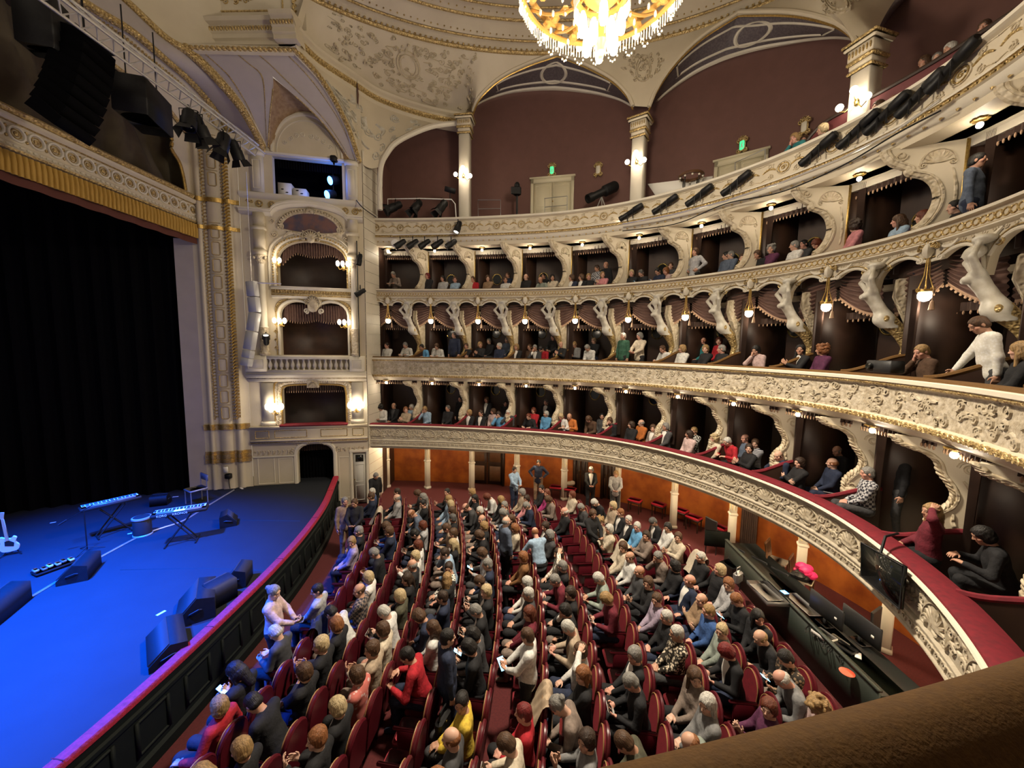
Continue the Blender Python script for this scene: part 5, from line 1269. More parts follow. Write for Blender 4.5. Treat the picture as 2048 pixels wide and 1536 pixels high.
m = MB(); P = np.array([[(-11.6, 13.5, z), (-11.08, 13.66, z)] for z in (1.0, 9.9)]); m.grid(P); m.build('jamb_reveal', LILAC, pier, smooth=False)
m = MB(); m.rbox(Jp(.62, 1.75, .14), (.16, .08, .22), .02); m.build('white_box', WHITE, pier, smooth=False)
m = MB(); m.rbox(Jp(.70, 1.5, .16), (.20, .16, .18), .02); m.tube([Jp(.7, 1.45, .16), Jp(.72, 1.02, .13)], .012, 5); m.build('black_socket_box', BLACK, pier, smooth=False)
# splayed arch over the proscenium
LA = resample([at_x(u, v, -10.2) for u, v in ((60, -70), (128, -22), (195, 22), (262, 62), (319, 109), (375, 157), (412, 197), (446, 243), (470, 285))], 50)
LC = resample([at_rho(u, v, r) for u, v, r in ((180, -60, 15.6), (260, 10, 15.7), (330, 75, 15.8), (375, 104, 15.9), (430, 156, 16.1), (482, 218, 16.4), (515, 275, 16.75), (524, 300, 16.9))], 50)
LD = resample([at_x(u, v, -10.9) for u, v in ((-60, -60), (20, -10), (100, 35), (170, 85), (240, 140), (320, 200), (370, 260), (398, 300))], 50)
mb = MB(); mb.grid(loft(LC, LA)); mb.grid(loft(LA, LD), mi=1); struct(mb.build('ceiling_proscenium_arch', [LILAC, CREAM]), 'splayed cream arch over the proscenium')
mb = MB(); mb.tube(LA, .10, 7); mb.tube(LC, .11, 7); mb.tube(LD, .06, 7)
for c, r in ((LA + [.06, -.04, -.06], .10), (LC + [.06, -.06, -.06], .11)):
    for p_ in resample(c, 64): mb.ball(p_, (r, r, r), 5)
for p_ in resample((LA * .75 + LD * .25), 60): mb.ball(p_, (.05, .05, .05), 5)
struct(mb.build('trim_10', GOLDREL), 'gilt leaf mouldings of the proscenium arch')
mb = MB(); mb.grid(loft(LC, np.c_[LC[:, 0] - .6, LC[:, 1] - .5, np.full(50, 21.)], 3)); struct(mb.build('wall_over_arch', CREAM))
mb = MB(); mb.grid(loft(LD, np.c_[LD[:, 0] - 1.3, LD[:, 1], LD[:, 2]], 3)); 
struct(mb.build('wall_arch_recess', mat('recess_brown', (.045, .028, .02), .8)))
# ================================================================ near rail of the second tier, in front of the viewer
P = tpath(2, 22.5, RL, 0, .08); zr = -.165
sp_ = catmull(np.array([(-.03, 5.76), (-.04, 5.84), (-.02, 5.895), (.02, 5.915), (.06, 5.90), (.095, 5.865), (.125, 5.85), (.155, 5.858), (.195, 5.865), (.212, 5.848), (.235, 5.868), (.30, 5.855), (.35, 5.75), (.35, 5.1)]), 5) + [0, zr]
nr = thing('velvet_rail', 'broad brown velvet rail of the near box in the lower right foreground', 'rail', (1, .8, 5.0))
sweep_obj('velvet_cushion', P, sp_, [BROWNVEL], parent=nr)
sweep_obj('front_panel', P, [(-.02, 5.83 + zr), (.03, 5.7 + zr), (.03, 5.0)], [CREAM], parent=nr)

# ================================================================ stage
APR = resample([(-6.98, 14.72, 0), (-6.72, 13.9, 0), (-6.13, 12.0, 0), (-5.76, 10.1, 0), (-5.58, 8.4, 0), (-5.53, 6.9, 0), (-5.53, 5.6, 0), (-5.6, 4.3, 0), (-5.8, 3.2, 0), (-6.2, 2.0, 0), (-6.8, .8, 0)], 90)
STZ = 1.0
m = MB(); pts = [(x, y, STZ) for x, y, _ in APR] + [(-18, .8, STZ), (-18, 15.2, STZ), (-7.2, 15.2, STZ)]
from mathutils.geometry import tessellate_polygon
tr = tessellate_polygon([[Vector(p) for p in pts]]); m.add(pts, None, [t[::-1] for t in tr])
fl = m.build('floor_stage', STAGEFL, smooth=False); struct(fl, 'blue-lit stage floor')
if fl.data.polygons[0].normal.z < 0: fl.data.flip_normals()
T = np.gradient(APR, axis=0)[:, :2]; T /= np.linalg.norm(T, axis=1, keepdims=True); AN = np.stack([-T[:, 1], T[:, 0]], -1)     # towards the house (+x)
if AN[45, 0] < 0: AN = -AN
sr = thing('stage_rail', 'curved orchestra rail with red velvet top and black panelled front along the stage edge', 'rail', (-5.4, 7, 0))
m = MB(); m.sweep(APR[:, :2], AN, [(.0, 1.02), (.0, 1.19), (.03, 1.215), (.10, 1.22), (.17, 1.21), (.19, 1.18), (.19, 1.12)]); m.build('velvet_top', mat('crimson_velvet', (.33, .010, .035), .85, noise=(20, (.16, .005, .018), .25), bump=('noise', 40, .6, .02), sheen=.4), sr)
m = MB(); m.sweep(APR[:, :2], AN, [(.10, 1.14), (.17, 1.13), (.17, 1.0), (.21, .98), (.21, .92), (.18, .9), (.18, .2), (.24, .17), (.24, .0)]); m.build('black_front', GREENBLK, sr)
m = MB()
for i in range(3, 88, 5):
    a, b = i, i + 4
    for z0, z1 in ((.30, .34), (.80, .84)): m.sweep(APR[a:b, :2], AN[a:b], [(.18, z0), (.205, z0 + .01), (.205, z1 - .01), (.18, z1)])
    for j in (a, b - 1):
        q = APR[j, :2] + AN[j] * .19; m.box((q[0], q[1], .57), (.03, .05, .54), math.atan2(AN[j, 1], AN[j, 0]))
m.build('panel_mouldings', GREENBLK, sr, smooth=False)
m = MB()
for i in range(10, 88, 14):
    for z in (1.222,): q0, q1 = APR[i, :2], APR[i, :2] + AN[i] * .19; m.tube([(q0[0], q0[1], z), (q1[0], q1[1], z)], .006, 4)
m.build('velvet_seams', REDVEL, sr)
# black drapes round the stage
def stage_drape(name, label, pts, z0, z1, m_=BLACKCL):
    g = thing(name, label, 'curtain', (pts[0][0], pts[0][1], z0)); P = resample([(x, y, 0) for x, y in pts], 240)[:, :2]; t = np.gradient(P, axis=0); t /= np.linalg.norm(t, axis=1, keepdims=True); nn = np.stack([-t[:, 1], t[:, 0]], -1)
    P = P + nn * (.09 * np.sin(np.arange(240) * .9))[:, None]; m = MB(); m.grid(np.stack([np.c_[P, np.full(240, z)] for z in (z0, (z0 + z1) / 2, z1)], 1)); m.build('drape_cloth', m_, g); return g
stage_drape('stage_curtain', 'tall black drape behind the stage, hanging from the opening', [(-11.5, 14.0), (-12.6, 13.3), (-14.2, 12.4), (-16, 11.2), (-17.3, 9.2), (-17.6, 6), (-17.6, 1)], 1.0, 11.5)
m = MB(); m.add([(-18, 0, 11.0), (-11.4, 0, 11.0), (-11.4, 15, 11.0), (-18, 15, 11.0)], [(0, 1, 2, 3)]); struct(m.build('ceiling_stage', BLACKCL, smooth=False))
m = MB(); m.add([(-18.2, 0, 1), (-18.2, 15.5, 1), (-18.2, 15.5, 12), (-18.2, 0, 12)], [(0, 1, 2, 3)]); m.add([(-18.2, 15.5, 1), (-11.2, 14.2, 1), (-11.2, 14.2, 12), (-18.2, 15.5, 12)], [(0, 1, 2, 3)]); struct(m.build('wall_stage_back', BLACKCL, smooth=False))

def rotm(rx=0, ry=0, rz=0): return np.array(Matrix.Rotation(rz, 3, 'Z') @ Matrix.Rotation(ry, 3, 'Y') @ Matrix.Rotation(rx, 3, 'X'))
# wedge monitors
def wedge(u, v, rz, w, label, h=.42, dpt=.55):
    p = at_z(u, v, STZ); t = thing('stage_monitor', label, 'loudspeaker', (p[0], p[1], STZ), rz, 'floor monitors on the stage', local=True)
    prof = [(-dpt / 2, 0), (dpt / 2, 0), (dpt / 2, .10), (-dpt * .05, h), (-dpt / 2, h * .86)]
    m = MB(); m.prism(prof, lambda a, b, d: (d, a, b), -w / 2, w / 2); m.build('cabinet', BLACK, t, smooth=False)
    m = MB(); m.prism([(dpt / 2 - .01, .12), (dpt / 2 + .012, .125), (-dpt * .03, h + .012), (-dpt * .05, h - .01)], lambda a, b, d: (d, a, b), -w / 2 + .03, w / 2 - .03); m.build('front_grille', BLACKPL, t, smooth=False)
    m = MB()
    for q in (-1, 1): m.tube([(q * w / 2, -.1, h * .5), (q * (w / 2 + .02), -.05, h * .55), (q * (w / 2 + .02), .08, h * .45), (q * w / 2, .1, h * .4)], .012, 5)
    m.build('side_handles', BLACKPL, t)
wedge(160, 1150, 2.1, .75, 'black stage monitor by the microphone stand and pedalboard', .40, .5)
wedge(458, 1048, -1.0, .5, 'small black stage monitor right of the second keyboard', .38, .4)
wedge(395, 1222, 2.2, .85, 'large black stage monitor near the rail, larger of two side by side', .48, .6)
wedge(432, 1200, 1.2, .5, 'black stage monitor tucked behind the large one at the rail', .48, .6)
wedge(476, 1166, 1.9, .5, 'single black stage monitor by the rail, farthest from viewer', .42, .45)
wedge(335, 1300, 2.35, .95, 'long black stage monitor lying by the rail, nearest of the stage monitors', .36, .5)
wedge(-12, 1232, 2.0, .9, 'black stage monitor cut by the left edge of the photo', .45, .6)
wedge(322, 1008, .4, .45, 'small dark monitor behind the keyboards', .35, .4)
# keyboards on X stands
def keyboard(u0, v0, u1, v1, z, label, text=False):
    a, b = at_z(u0, v0, z), at_z(u1, v1, z); c = (a + b) / 2; L_ = float(np.hypot(*(b - a)[:2])); rz = math.atan2(b[1] - a[1], b[0] - a[0])
    t = thing('stage_keyboard', label, 'keyboard', (c[0], c[1], z), rz, 'keyboards on the stage', local=True)
    m = MB(); m.rbox((0, 0, 0), (L_, .32, .10), .02); m.build('case', BLACKPL, t, smooth=False)
    m = MB(); n = 50; w = L_ * .92 / n
    for i in range(n): m.box((-L_ * .46 + w * (i + .5), .06, .062), (w * .9, .17, .022))
    m.build('white_keys', WHITE, t, smooth=False)
    m = MB()
    for i in range(n - 1):
        if i % 7 not in (2, 6): m.box((-L_ * .46 + w * (i + 1), .02, .08), (w * .5, .10, .022))
    m.build('black_keys', BLACK, t, smooth=False)
    m = MB(); m.box((0, -.09, .055), (L_ * .8, .10, .012)); m.box((0, -.09, .063), (.22, .08, .01), mi=1); m.build('control_panel', [GREY, SCREEN if text else DARKGLASS], t, smooth=False)
    if text:
        for body, x, s in (('KORG', -L_ * .30, .075), ('KRONOS', .02, .075)):
            cu = bpy.data.curves.new('back_lettering', 'FONT'); cu.body = body; cu.size = s; cu.extrude = .002; cu.align_x = 'CENTER'; tmp = bpy.data.objects.new('tmp', cu); COL.objects.link(tmp); cu.materials.append(WHITE); dg = bpy.context.evaluated_depsgraph_get(); o = bpy.data.objects.new('back_lettering', bpy.data.meshes.new_from_object(tmp.evaluated_get(dg))); COL.objects.link(o); bpy.data.objects.remove(tmp)
            o.parent = t; o.location = (x, -.164, -.025); o.rotation_euler = (PI / 2, 0, 0)
    st = thing('keyboard_stand', 'black X stand under ' + label, 'stand', (c[0], c[1], STZ), rz, 'keyboard stands', local=True); h = z - STZ - .06
    m = MB()
    for q in (-.12, .12):
        m.tube([(-L_ * .27, q, .02), (L_ * .22, q, h)], .018, 6); m.tube([(L_ * .27, q * .8, .02), (-L_ * .22, q * .8, h)], .018, 6)
    m.build('crossed_tubes', BLACK, st); m = MB()
    for x in (-.27, .27): m.tube([(L_ * x, -.26, .02), (L_ * x, .26, .02)], .02, 6)
    for x in (-.22, .22): m.tube([(L_ * x, -.18, h), (L_ * x, .18, h)], .02, 6)
    m.build('foot_bars', BLACK, st)
keyboard(158, 1020, 281, 992, 1.88, 'left keyboard with lit white keys')
keyboard(303, 1031, 416, 1014, 1.86, 'right keyboard beside the black drum case', True)
p = at_z(286, 1070, STZ); t = thing('road_case', 'tall black box standing between the two keyboards', 'case', (p[0], p[1], STZ), .3, local=True)
m = MB(); m.lathe([(0, 0), (.2, 0), (.2, .5), (.19, .52), (0, .52)], n=20); m.build('shell', BLACKPL, t); m = MB(); m.lathe([(.2, .0), (.215, .01), (.215, .04), (.2, .05)], n=20); m.lathe([(.2, .47), (.215, .48), (.215, .52), (.18, .53)], n=20); m.build('metal_rims', SILVER, t)
p = at_z(394, 1006, STZ); t = thing('stage_chair', 'plain chair at the right end of the stage by the proscenium', 'chair', (p[0], p[1], STZ), 2.6, local=True); t.scale = (1.25, 1.25, 1.1)
m = MB(); m.rbox((0, 0, .45), (.42, .42, .05), .02); m.build('seat', GREY, t, smooth=False); m = MB(); m.rbox((0, -.2, .76), (.42, .04, .2), .015); m.build('backrest', GREY, t, smooth=False)
for x in (-.18, .18):
    for y in (-.18, .18): m = MB(); m.tube([(x, y, 0), (x, y, .44 if y > 0 else .85)], .013, 5); m.build('leg', GREY, t)
p = at_z(175, 1102, STZ); t = thing('microphone_stand', 'black boom microphone stand at centre stage', 'microphone stand', (p[0], p[1], STZ), .4, local=True)
m = MB()
for i in range(3): a = i * 2.1 + .3; m.tube([(0, 0, .12), (.32 * math.cos(a), .32 * math.sin(a), .01)], .012, 5)
m.build('tripod', BLACK, t); m = MB(); m.tube([(0, 0, .05), (0, 0, 1.05)], .013, 6); m.build('pole', BLACK, t); m = MB(); m.tube([(.18, 0, 1.2), (-.35, 0, .86)], .010, 5); m.build('boom', BLACK, t); m = MB(); m.tube([(-.33, 0, .88), (-.48, 0, .78)], .022, 6); m.build('microphone', BLACKPL, t)
a, b = at_z(66, 1153, STZ), at_z(148, 1124, STZ); c = (a + b) / 2; t = thing('pedalboard', 'board of effect pedals lying on the stage by the monitor', 'pedalboard', (c[0], c[1], STZ), math.atan2(b[1] - a[1], b[0] - a[0]), local=True); L_ = float(np.hypot(*(b - a)[:2]))
m = MB(); m.rbox((0, 0, .05), (L_, .32, .06), .02); m.build('board', BLACK, t, smooth=False)
for i in range(6):
    m = MB(); m.rbox((-L_ / 2 + L_ * (i + .5) / 6, .03 * (-1) ** i, .11), (L_ / 8, .15, .06), .01); m.build('pedal', [SILVER, GREY, WHITE][i % 3], t, smooth=False)
p = at_z(22, 1110, STZ); t = thing('electric_guitar', 'pale electric guitar standing on the stage at the left edge', 'guitar', (p[0], p[1], STZ + .08), .8, local=True)
Mg = rotm(.18, 0, -.22); gb = catmull(np.array([(0, .02), (.13, .05), (.165, .17), (.12, .28), (.15, .38), (.10, .43), (.05, .38), (-.03, .40), (-.10, .44), (-.155, .40), (-.12, .29), (-.165, .16), (-.12, .04), (0, .02)]), 5)
def gfn(u, v, d): return tuple(Mg @ np.array([u, d, v]))
m = MB(); m.prism([tuple(x) for x in gb[:-1]], gfn, -.022, .022); m.build('body', mat('pale_lacquer', (.75, .72, .62), .3), t, smooth=False)
m = MB(); m.prism([(-.028, .34), (.028, .34), (.022, .95), (-.022, .95)], gfn, -.035, -.01); m.prism([(-.03, .95), (.025, .95), (.05, 1.12), (-.02, 1.13)], gfn, -.03, -.015); m.build('neck', mat('maple', (.55, .38, .2), .4), t, smooth=False)
m = MB(); m.prism([(-.06, .2), (.08, .16), (.1, .26), (.03, .33), (-.05, .32)], gfn, -.026, -.022); m.build('pickguard', BLACKPL, t, smooth=False)
m = MB()
for q in (-1, 1): m.tube([gfn(q * .05, .02, .1), (q * .18, -.12, -.07), ], .012, 5)
m.tube([(0, .22, -.07), gfn(0, .4, .08)], .012, 5); g2 = thing('guitar_stand', 'black guitar stand under the pale guitar', 'stand', tuple(t.location), .8, local=True); m.build('stand_legs', BLACK, g2)
# cable strip, floor joints and tape marks
m = MB(); P = resample([at_z(u, v, STZ + .012) for u, v in ((-20, 1240), (60, 1195), (140, 1148), (205, 1112), (290, 1068), (365, 1042), (415, 1012), (468, 980))], 80); m.tube(P, .028, 5); tag(m.build('cable_run', GREY), 'pale taped cable running diagonally across the blue stage floor', 'cable')
for i, (u0, v0, u1, v1, lab) in enumerate(((313, 1231, 331, 1221, 'lying in front of the big wedges'), (100, 1046, 112, 1044, 'near the left keyboard'), (345, 994, 357, 993, 'behind the right keyboard'), (480, 975, 486, 978, 'near the proscenium pier'), (255, 1068, 264, 1066, 'left of the black case'))):
    a, b = at_z(u0, v0, STZ + .004), at_z(u1, v1, STZ + .004); d = (b - a) / np.linalg.norm(b - a); nn = np.array([-d[1], d[0], 0]) * .03
    m = MB(); m.add([a - nn, b - nn, b + nn, a + nn], [(0, 1, 2, 3)]); tag(m.build('tape_mark', WHITE, smooth=False), 'strip of white tape on the stage, ' + lab, 'tape', 'tape marks on the stage')
m = MB()
for pts in (((240, 1140), (400, 1137), (530, 1141)), ((415, 1040), (600, 1042))):
    m.tube(resample([at_z(u, v, STZ + .001) for u, v in pts], 10), .008, 4)
struct(m.build('floor_joint', BLACK)); 

# ---- lighting truss, loudspeakers and lamps over the proscenium
tr = thing('lighting_truss', 'pale aluminium lattice truss slanting across the upper left', 'truss', (-8, 8, 12))
A_, B_ = np.array([-8.0, 12.45, 12.12]), np.array([-8.0, 1.0, 11.93]); ch = [(0, .0), (.30, .06), (.12, .30)]
m = MB(); n = 38
for o in ch: m.tube([A_ + (o[0], 0, o[1]), B_ + (o[0], 0, o[1])], .028, 6)
m.build('main_tubes', SILVER, tr); m = MB()
for i in range(n):
    t0, t1 = i / n, (i + 1) / n
    for a, b in ((0, 1), (1, 2), (2, 0)):
        p0 = A_ + (B_ - A_) * t0 + (ch[a][0], 0, ch[a][1]); p1 = A_ + (B_ - A_) * t1 + (ch[b][0], 0, ch[b][1]); m.tube([p0, p1], .013, 4, cap=False)
m.build('lattice_bars', SILVER, tr)
ar = thing('line_array', 'curved black hanging loudspeaker column in front of the upper drape', 'loudspeaker', (-9.3, 8.9, 10.6)); n = 9
for i in range(n):
    t = i / (n - 1); c = at_x(170 - 38 * t ** 1.8 - 6 * t, 92 + 152 * t, -9.0); rot = rotm(0, .15 + .55 * t, .25)
    m = MB(); m.prism([(-.26, -.13), (.26, -.10), (.26, .10), (-.26, .13)], lambda u, v, d: tuple(c + rot @ np.array([u, d, v])), -.42, .42); m.build('cabinet', BLACKCL, ar, smooth=False)
m = MB(); c = at_x(170, 80, -9.0); m.box(c, (.5, .8, .06)); m.tube([c, c + [0, 0, 2.2]], .02, 5); m.build('flying_frame', BLACK, ar, smooth=False)
sb = thing('sub_loudspeaker', 'big black box loudspeaker hung right of the curved column', 'loudspeaker', (-9.4, 11.2, 11.5)); c = at_x(287, 213, -9.2)
m = MB(); m.rbox(c, (.7, 1.15, .85), .03, .3); m.build('cabinet', BLACK, sb, smooth=False); m = MB(); m.tube([c + [0, -.4, .4], c + [0, -.4, 2.0]], .015, 5); m.tube([c + [0, .4, .4], c + [0, .4, 2.0]], .015, 5); m.build('suspension', BLACK, sb)
sb = thing('sub_loudspeaker', 'black box loudspeaker hung at the upper left corner behind the truss', 'loudspeaker', (-9.6, 7.6, 12.5)); c = at_x(85, 50, -9.3); m = MB(); m.rbox(c, (.6, .5, 1.0), .03, .3); m.build('cabinet', BLACK, sb, smooth=False); m = MB(); m.tube([c, c + [0, 0, 2.0]], .015, 5); m.build('suspension', BLACK, sb)

def fresnel(c, aim, L_, r, label, grp, lit=False, yoke=True, name='stage_lantern', barn=True):
    """theatre spotlight: body, lens, yoke, barn doors; c = clamp point above it"""
    c = np.array(c, float); t = thing(name, label, 'spotlight', tuple(c), group=grp); d = np.array(aim, float); d /= np.linalg.norm(d); q = Vector(d).to_track_quat('Z', 'Y').to_matrix(); M = np.array(q)
    o = c + np.array([0, 0, -r - .14])
    m = MB(); m.lathe([(0, -L_ / 2), (r * .6, -L_ / 2), (r * .85, -L_ * .35), (r * .85, -.02), (r, .02), (r, L_ / 2), (r * .8, L_ / 2), (r * .78, L_ / 2 - .05)], o, 12, M=M); m.build('body', BLACK, t)
    m = MB(); m.lathe([(r * .78, L_ / 2 - .05), (r * .4, L_ / 2 - .02), (0, L_ / 2 - .015)], o, 12, M=M); m.build('lens', LAMPW if lit else DARKGLASS, t)
    m = MB(); x = np.cross(d, [0, 0, 1.]); x /= np.linalg.norm(x) + 1e-9
    m.tube([o + x * r * 1.05, o + x * r * 1.1 + [0, 0, r + .06], c + [0, 0, -.06], o - x * r * 1.1 + [0, 0, r + .06], o - x * r * 1.05], .012, 5); m.tube([c + [0, 0, -.06], c + [0, 0, .03]], .02, 6); m.build('yoke', BLACK, t)
    if barn:
        m = MB(); y = np.cross(d, x)
        for e, f_ in ((x, y), (-x, y), (y, x), (-y, x)):
            b0 = o + d * L_ / 2 + e * r * .9; b1 = b0 + d * r * 1.1 + e * r * .5
            m.add([b0 - f_ * r * .7, b0 + f_ * r * .7, b1 + f_ * r * .95, b1 - f_ * r * .95], [(0, 1, 2, 3)])
        m.build('barn_doors', BLACK, t, smooth=False)
    return t
G1 = 'lamps on the lighting truss'
fresnel(at_x(376, 212, -8.0), (.1, -.3, -1), .5, .17, 'black lamp with barn doors on the truss, left of the close pair', G1)
fresnel(at_x(396, 226, -8.0), (.2, .4, -1), .55, .17, 'black lamp with barn doors on the truss, right of the close pair', G1)
fresnel(at_x(444, 260, -8.0), (-.2, -.2, -1), .5, .18, 'black lamp on the truss near its right end, lens facing the house', G1)
fresnel(at_x(470, 278, -8.0), (.1, .5, -1), .5, .16, 'black lamp on the truss at its far right end', G1)
p = at_x(470, 240, -8.0)
# pale column loudspeaker beside the boxes
cs = thing('column_loudspeaker', 'pale grey bent column loudspeaker hanging beside the stage boxes', 'loudspeaker', tuple(Wp(4.1, 5, .3)))
pts = [at_rho(u, v, 16.3) for u, v in ((503, 562), (510, 625), (498, 700), (492, 732))]; m = MB()
for a, b in zip(pts[:-1], pts[1:]):
    for k in range(2):
        p0, p1 = a + (b - a) * (k / 2 + .01), a + (b - a) * ((k + 1) / 2 - .01); mid = (p0 + p1) / 2; ln = np.linalg.norm(p1 - p0); zt = (p1 - p0) / ln; x = np.array([1.0, -.2, 0]); y = np.cross(zt, x); y /= np.linalg.norm(y); x = np.cross(y, zt); m.rbox(mid, (.34, .22, ln), .02, M=np.stack([x, y, zt], 1))
m.build('cabinets', mat('pale_grey_paint', (.50, .50, .50), .45), cs, smooth=False); m = MB(); m.tube([pts[0], pts[0] + [0, 0, 3.6]], .012, 5); m.tube([pts[0] + [0, 0, -.05], pts[0] + [.9, .2, -.05]], .02, 5); m.build('hanger', SILVER, cs)
# lamps in and beside the stage boxes
tb = thing('lamp_tree', 'stand with two blue glowing lamps in the top stage box', 'lamp stand', tuple(Wp(1.1, 11.75, -.5))); m = MB(); m.tube([Wp(1.12, 11.72, -.5), Wp(1.12, 13.0, -.5)], .03, 6); m.build('pole', BLACK, tb)
for (a, z, w) in ((1.08, 12.50, 'upper'), (1.20, 11.98, 'lower')):
    m = MB(); M = np.array(Vector((-.45, -.75, -.35)).to_track_quat('Z', 'Y').to_matrix()); c = Wp(a, z, -.3); m.lathe([(0, -.22), (.14, -.2), (.17, 0), (.17, .14), (.15, .14)], c, 14, M=M); h = m.build('lamp_head', BLACK, tb); m = MB(); m.lathe([(.15, .13), (.08, .16), (0, .17)], c, 14, M=M); m.build('blue_lens', LAMPBLUE, h)
    point_light('blue_lamp_light', tuple(Wp(a, z, .05)), 14, (.05, .2, 1), .1)
m = MB(); c = Wp(.95, 13.1, .1); m.rbox(c, (.22, .22, .2), .03); m.tube([c, c + [0, 0, -.2]], .03, 6); tag(m.build('small_projector', BLACK, smooth=False), 'small black lamp perched on the lintel above the blue lamps', 'spotlight')
ab = thing('amplifier_stack', 'white boxes with dark handles at the left of the top stage box', 'equipment', tuple(Wp(2.6, 11.72, -.5)))
for i in range(2):
    m = MB(); wblock(m, 2.05 + i * .5, 2.5 + i * .5, 11.73, 12.28 - .15 * (1 - i), -.4, db=-.8); m.build('white_box', WHITE, ab, smooth=False); m = MB()
    for q in range(2): m.ball(Wp(2.2 + i * .5 + q * .15, 11.95 + q * .1, -.39), (.06, .02, .02), 6)
    m.build('handles', BLACK, ab)
fresnel(Wp(3.35, 6.75, .35), (.3, -.5, .8), .42, .11, 'black spotlight with lit white lens left of the second stage box', 'lamps beside the stage boxes', True, barn=False)
pb = thing('lamp_pipe', 'thin vertical pipe carrying lamps right of the stage boxes', 'pipe', tuple(Wp(.22, 6, .3))); m = MB(); m.tube([Wp(.2, 5.9, .3), Wp(.2, 10.2, .3)], .02, 6); m.build('tube', BLACK, pb)
fresnel(Wp(.1, 9.75, .4), (-.15, -.2, -1), .42, .10, 'black spotlight on the pipe right of the third stage box', 'lamps beside the stage boxes', barn=False)
fresnel(Wp(.1, 8.55, .4), (-.8, -.2, -.5), .42, .10, 'black spotlight on the pipe just below the third box level', 'lamps beside the stage boxes', barn=False)
m = MB()
for i, z in enumerate(np.linspace(11.4, 9.9, 16)): pass
m.tube(resample([Wp(.2, 11.7, .15), Wp(-.05, 11.4, .3), np.r_[tring(4, .35, -.1), 11.42]], 20), .018, 5); tag(m.build('black_cable', BLACK), 'black cable drooping from the pediment to the gallery front', 'cable')
# ================================================================ gallery: lamps, doors, equipment
def on_ring(k, u, v, off): return at_ring(u, v, OFF[k][0] + off, OFF[k][1])
# upper and lower pipes with lanterns at the stage end of the gallery
def pipe(k, pts, off, r, name, label, m_=WHITE):
    m = MB(); m.tube([on_ring(k, u, v, off)[1] for u, v in pts], r, 6); return tag(m.build(name, m_), label, 'pipe')
pipe(4, [(776, 438), (775, 398), (840, 397), (903, 399), (910, 408), (912, 437)], .25, .022, 'lighting_pipe', 'white pipe carrying three lanterns above the gallery front')
pipe(4, [(785, 470), (850, 468), (920, 467)], -.25, .018, 'lighting_pipe', 'pale pipe with five lanterns in front of the gallery parapet')
G2 = 'lanterns on the gallery pipes'
for (u, v), ax, w in zip(((790, 397), (833, 396), (884, 397)), ((-.8, -.3, -.5), (-.4, -.5, -.8), (-.6, -.4, -.9)), ('nearest the stage', 'in the middle', 'at the right end')):
    fresnel(on_ring(4, u, v, .25)[1], ax, .55, .17, 'black lantern on the upper white gallery pipe, ' + w, G2)
for i, (u, v) in enumerate(((800, 474), (825, 474), (849, 474), (875, 474), (902, 474))):
    fresnel(on_ring(4, u, v, -.25)[1], (-.7, -.2, -.55), .5, .12, f'black lantern under the lower gallery pipe, {ORD[i]} from the stage', G2, barn=False)
fresnel(on_ring(4, 916, 440, -.3)[1], (-.3, -.4, -1), .5, .13, 'black lantern with lit lens at the end of the lower gallery pipe', G2, True, barn=False)
m = MB(); s, p = on_ring(4, 900, 380, .5); m.rbox(p, (.45, .1, .2), .02, M=rotm(.5, .2, .2)); m.tube([p, p + [0, 0, -.7]], .015, 5); tag(m.build('flood_lamp', BLACK, smooth=False), 'flat black floodlight tilted on a post beside the first gallery column', 'spotlight')
m = MB(); s, p = on_ring(4, 790, 487, -.28); M = np.array(Matrix.Rotation(PI / 2, 3, 'X')); m.lathe([(0, -.02), (.16, -.02), (.16, .02), (.05, .03), (0, .03)], p, 18, M=M); tag(m.build('white_disc', WHITE), 'white round disc hung under the gallery front near the stage', 'disc')
# long rail with profile spotlights on the right
rail = [(1245, 448), (1350, 428), (1450, 402), (1560, 366), (1680, 318), (1790, 262), (1880, 200)]
pr_ = pipe(4, rail, -.22, .025, 'lighting_rail', 'pale rail carrying profile spotlights along the right gallery front', SILVER)
sp = [(1262, 424, 1), (1330, 408, 0), (1398, 390, 0), (1472, 366, 0), (1636, 298, 0), (1716, 258, 0), (1772, 226, 0), (1840, 186, 0), (1905, 130, 0)]
for i, (u, v, lit) in enumerate(sp):
    s, p = on_ring(4, u, v, -.12); _, _, tx, ty = rframe(s); d = -np.array([float(tx), float(ty), .38]); d[2] = -.42
    t = thing('profile_spotlight', f'long black profile spotlight on the right gallery rail, {ORD[i]} from the stage end', 'spotlight', tuple(p), group='profile spotlights on the gallery rail'); d /= np.linalg.norm(d); M = np.array(Vector(d).to_track_quat('Z', 'Y').to_matrix())
    m = MB(); m.lathe([(0, -.42), (.07, -.42), (.10, -.38), (.105, -.12), (.085, -.08), (.075, .30), (.09, .32), (.09, .44), (.07, .44)], p, 12, M=M); m.build('body', BLACK, t)
    m = MB(); m.lathe([(.07, .43), (0, .44)], p, 12, M=M); m.build('lens', LAMPW if lit else DARKGLASS, t)
    m = MB()
    for q in (-.10, .10): m.tube([p + M @ np.array([.1, 0, q]), p + M @ np.array([.1, 0, q]) + [0, 0, -.28]], .014, 5)
    m.build('yoke', BLACK, t)
m = MB(); m.tube(resample([on_ring(4, u, v + 14 + 8 * math.sin(i * 2.3), -.2)[1] for i, (u, v) in enumerate(rail)], 80), .016, 5); tag(m.build('black_cable', BLACK), 'black cable looping along the right lighting rail', 'cable')
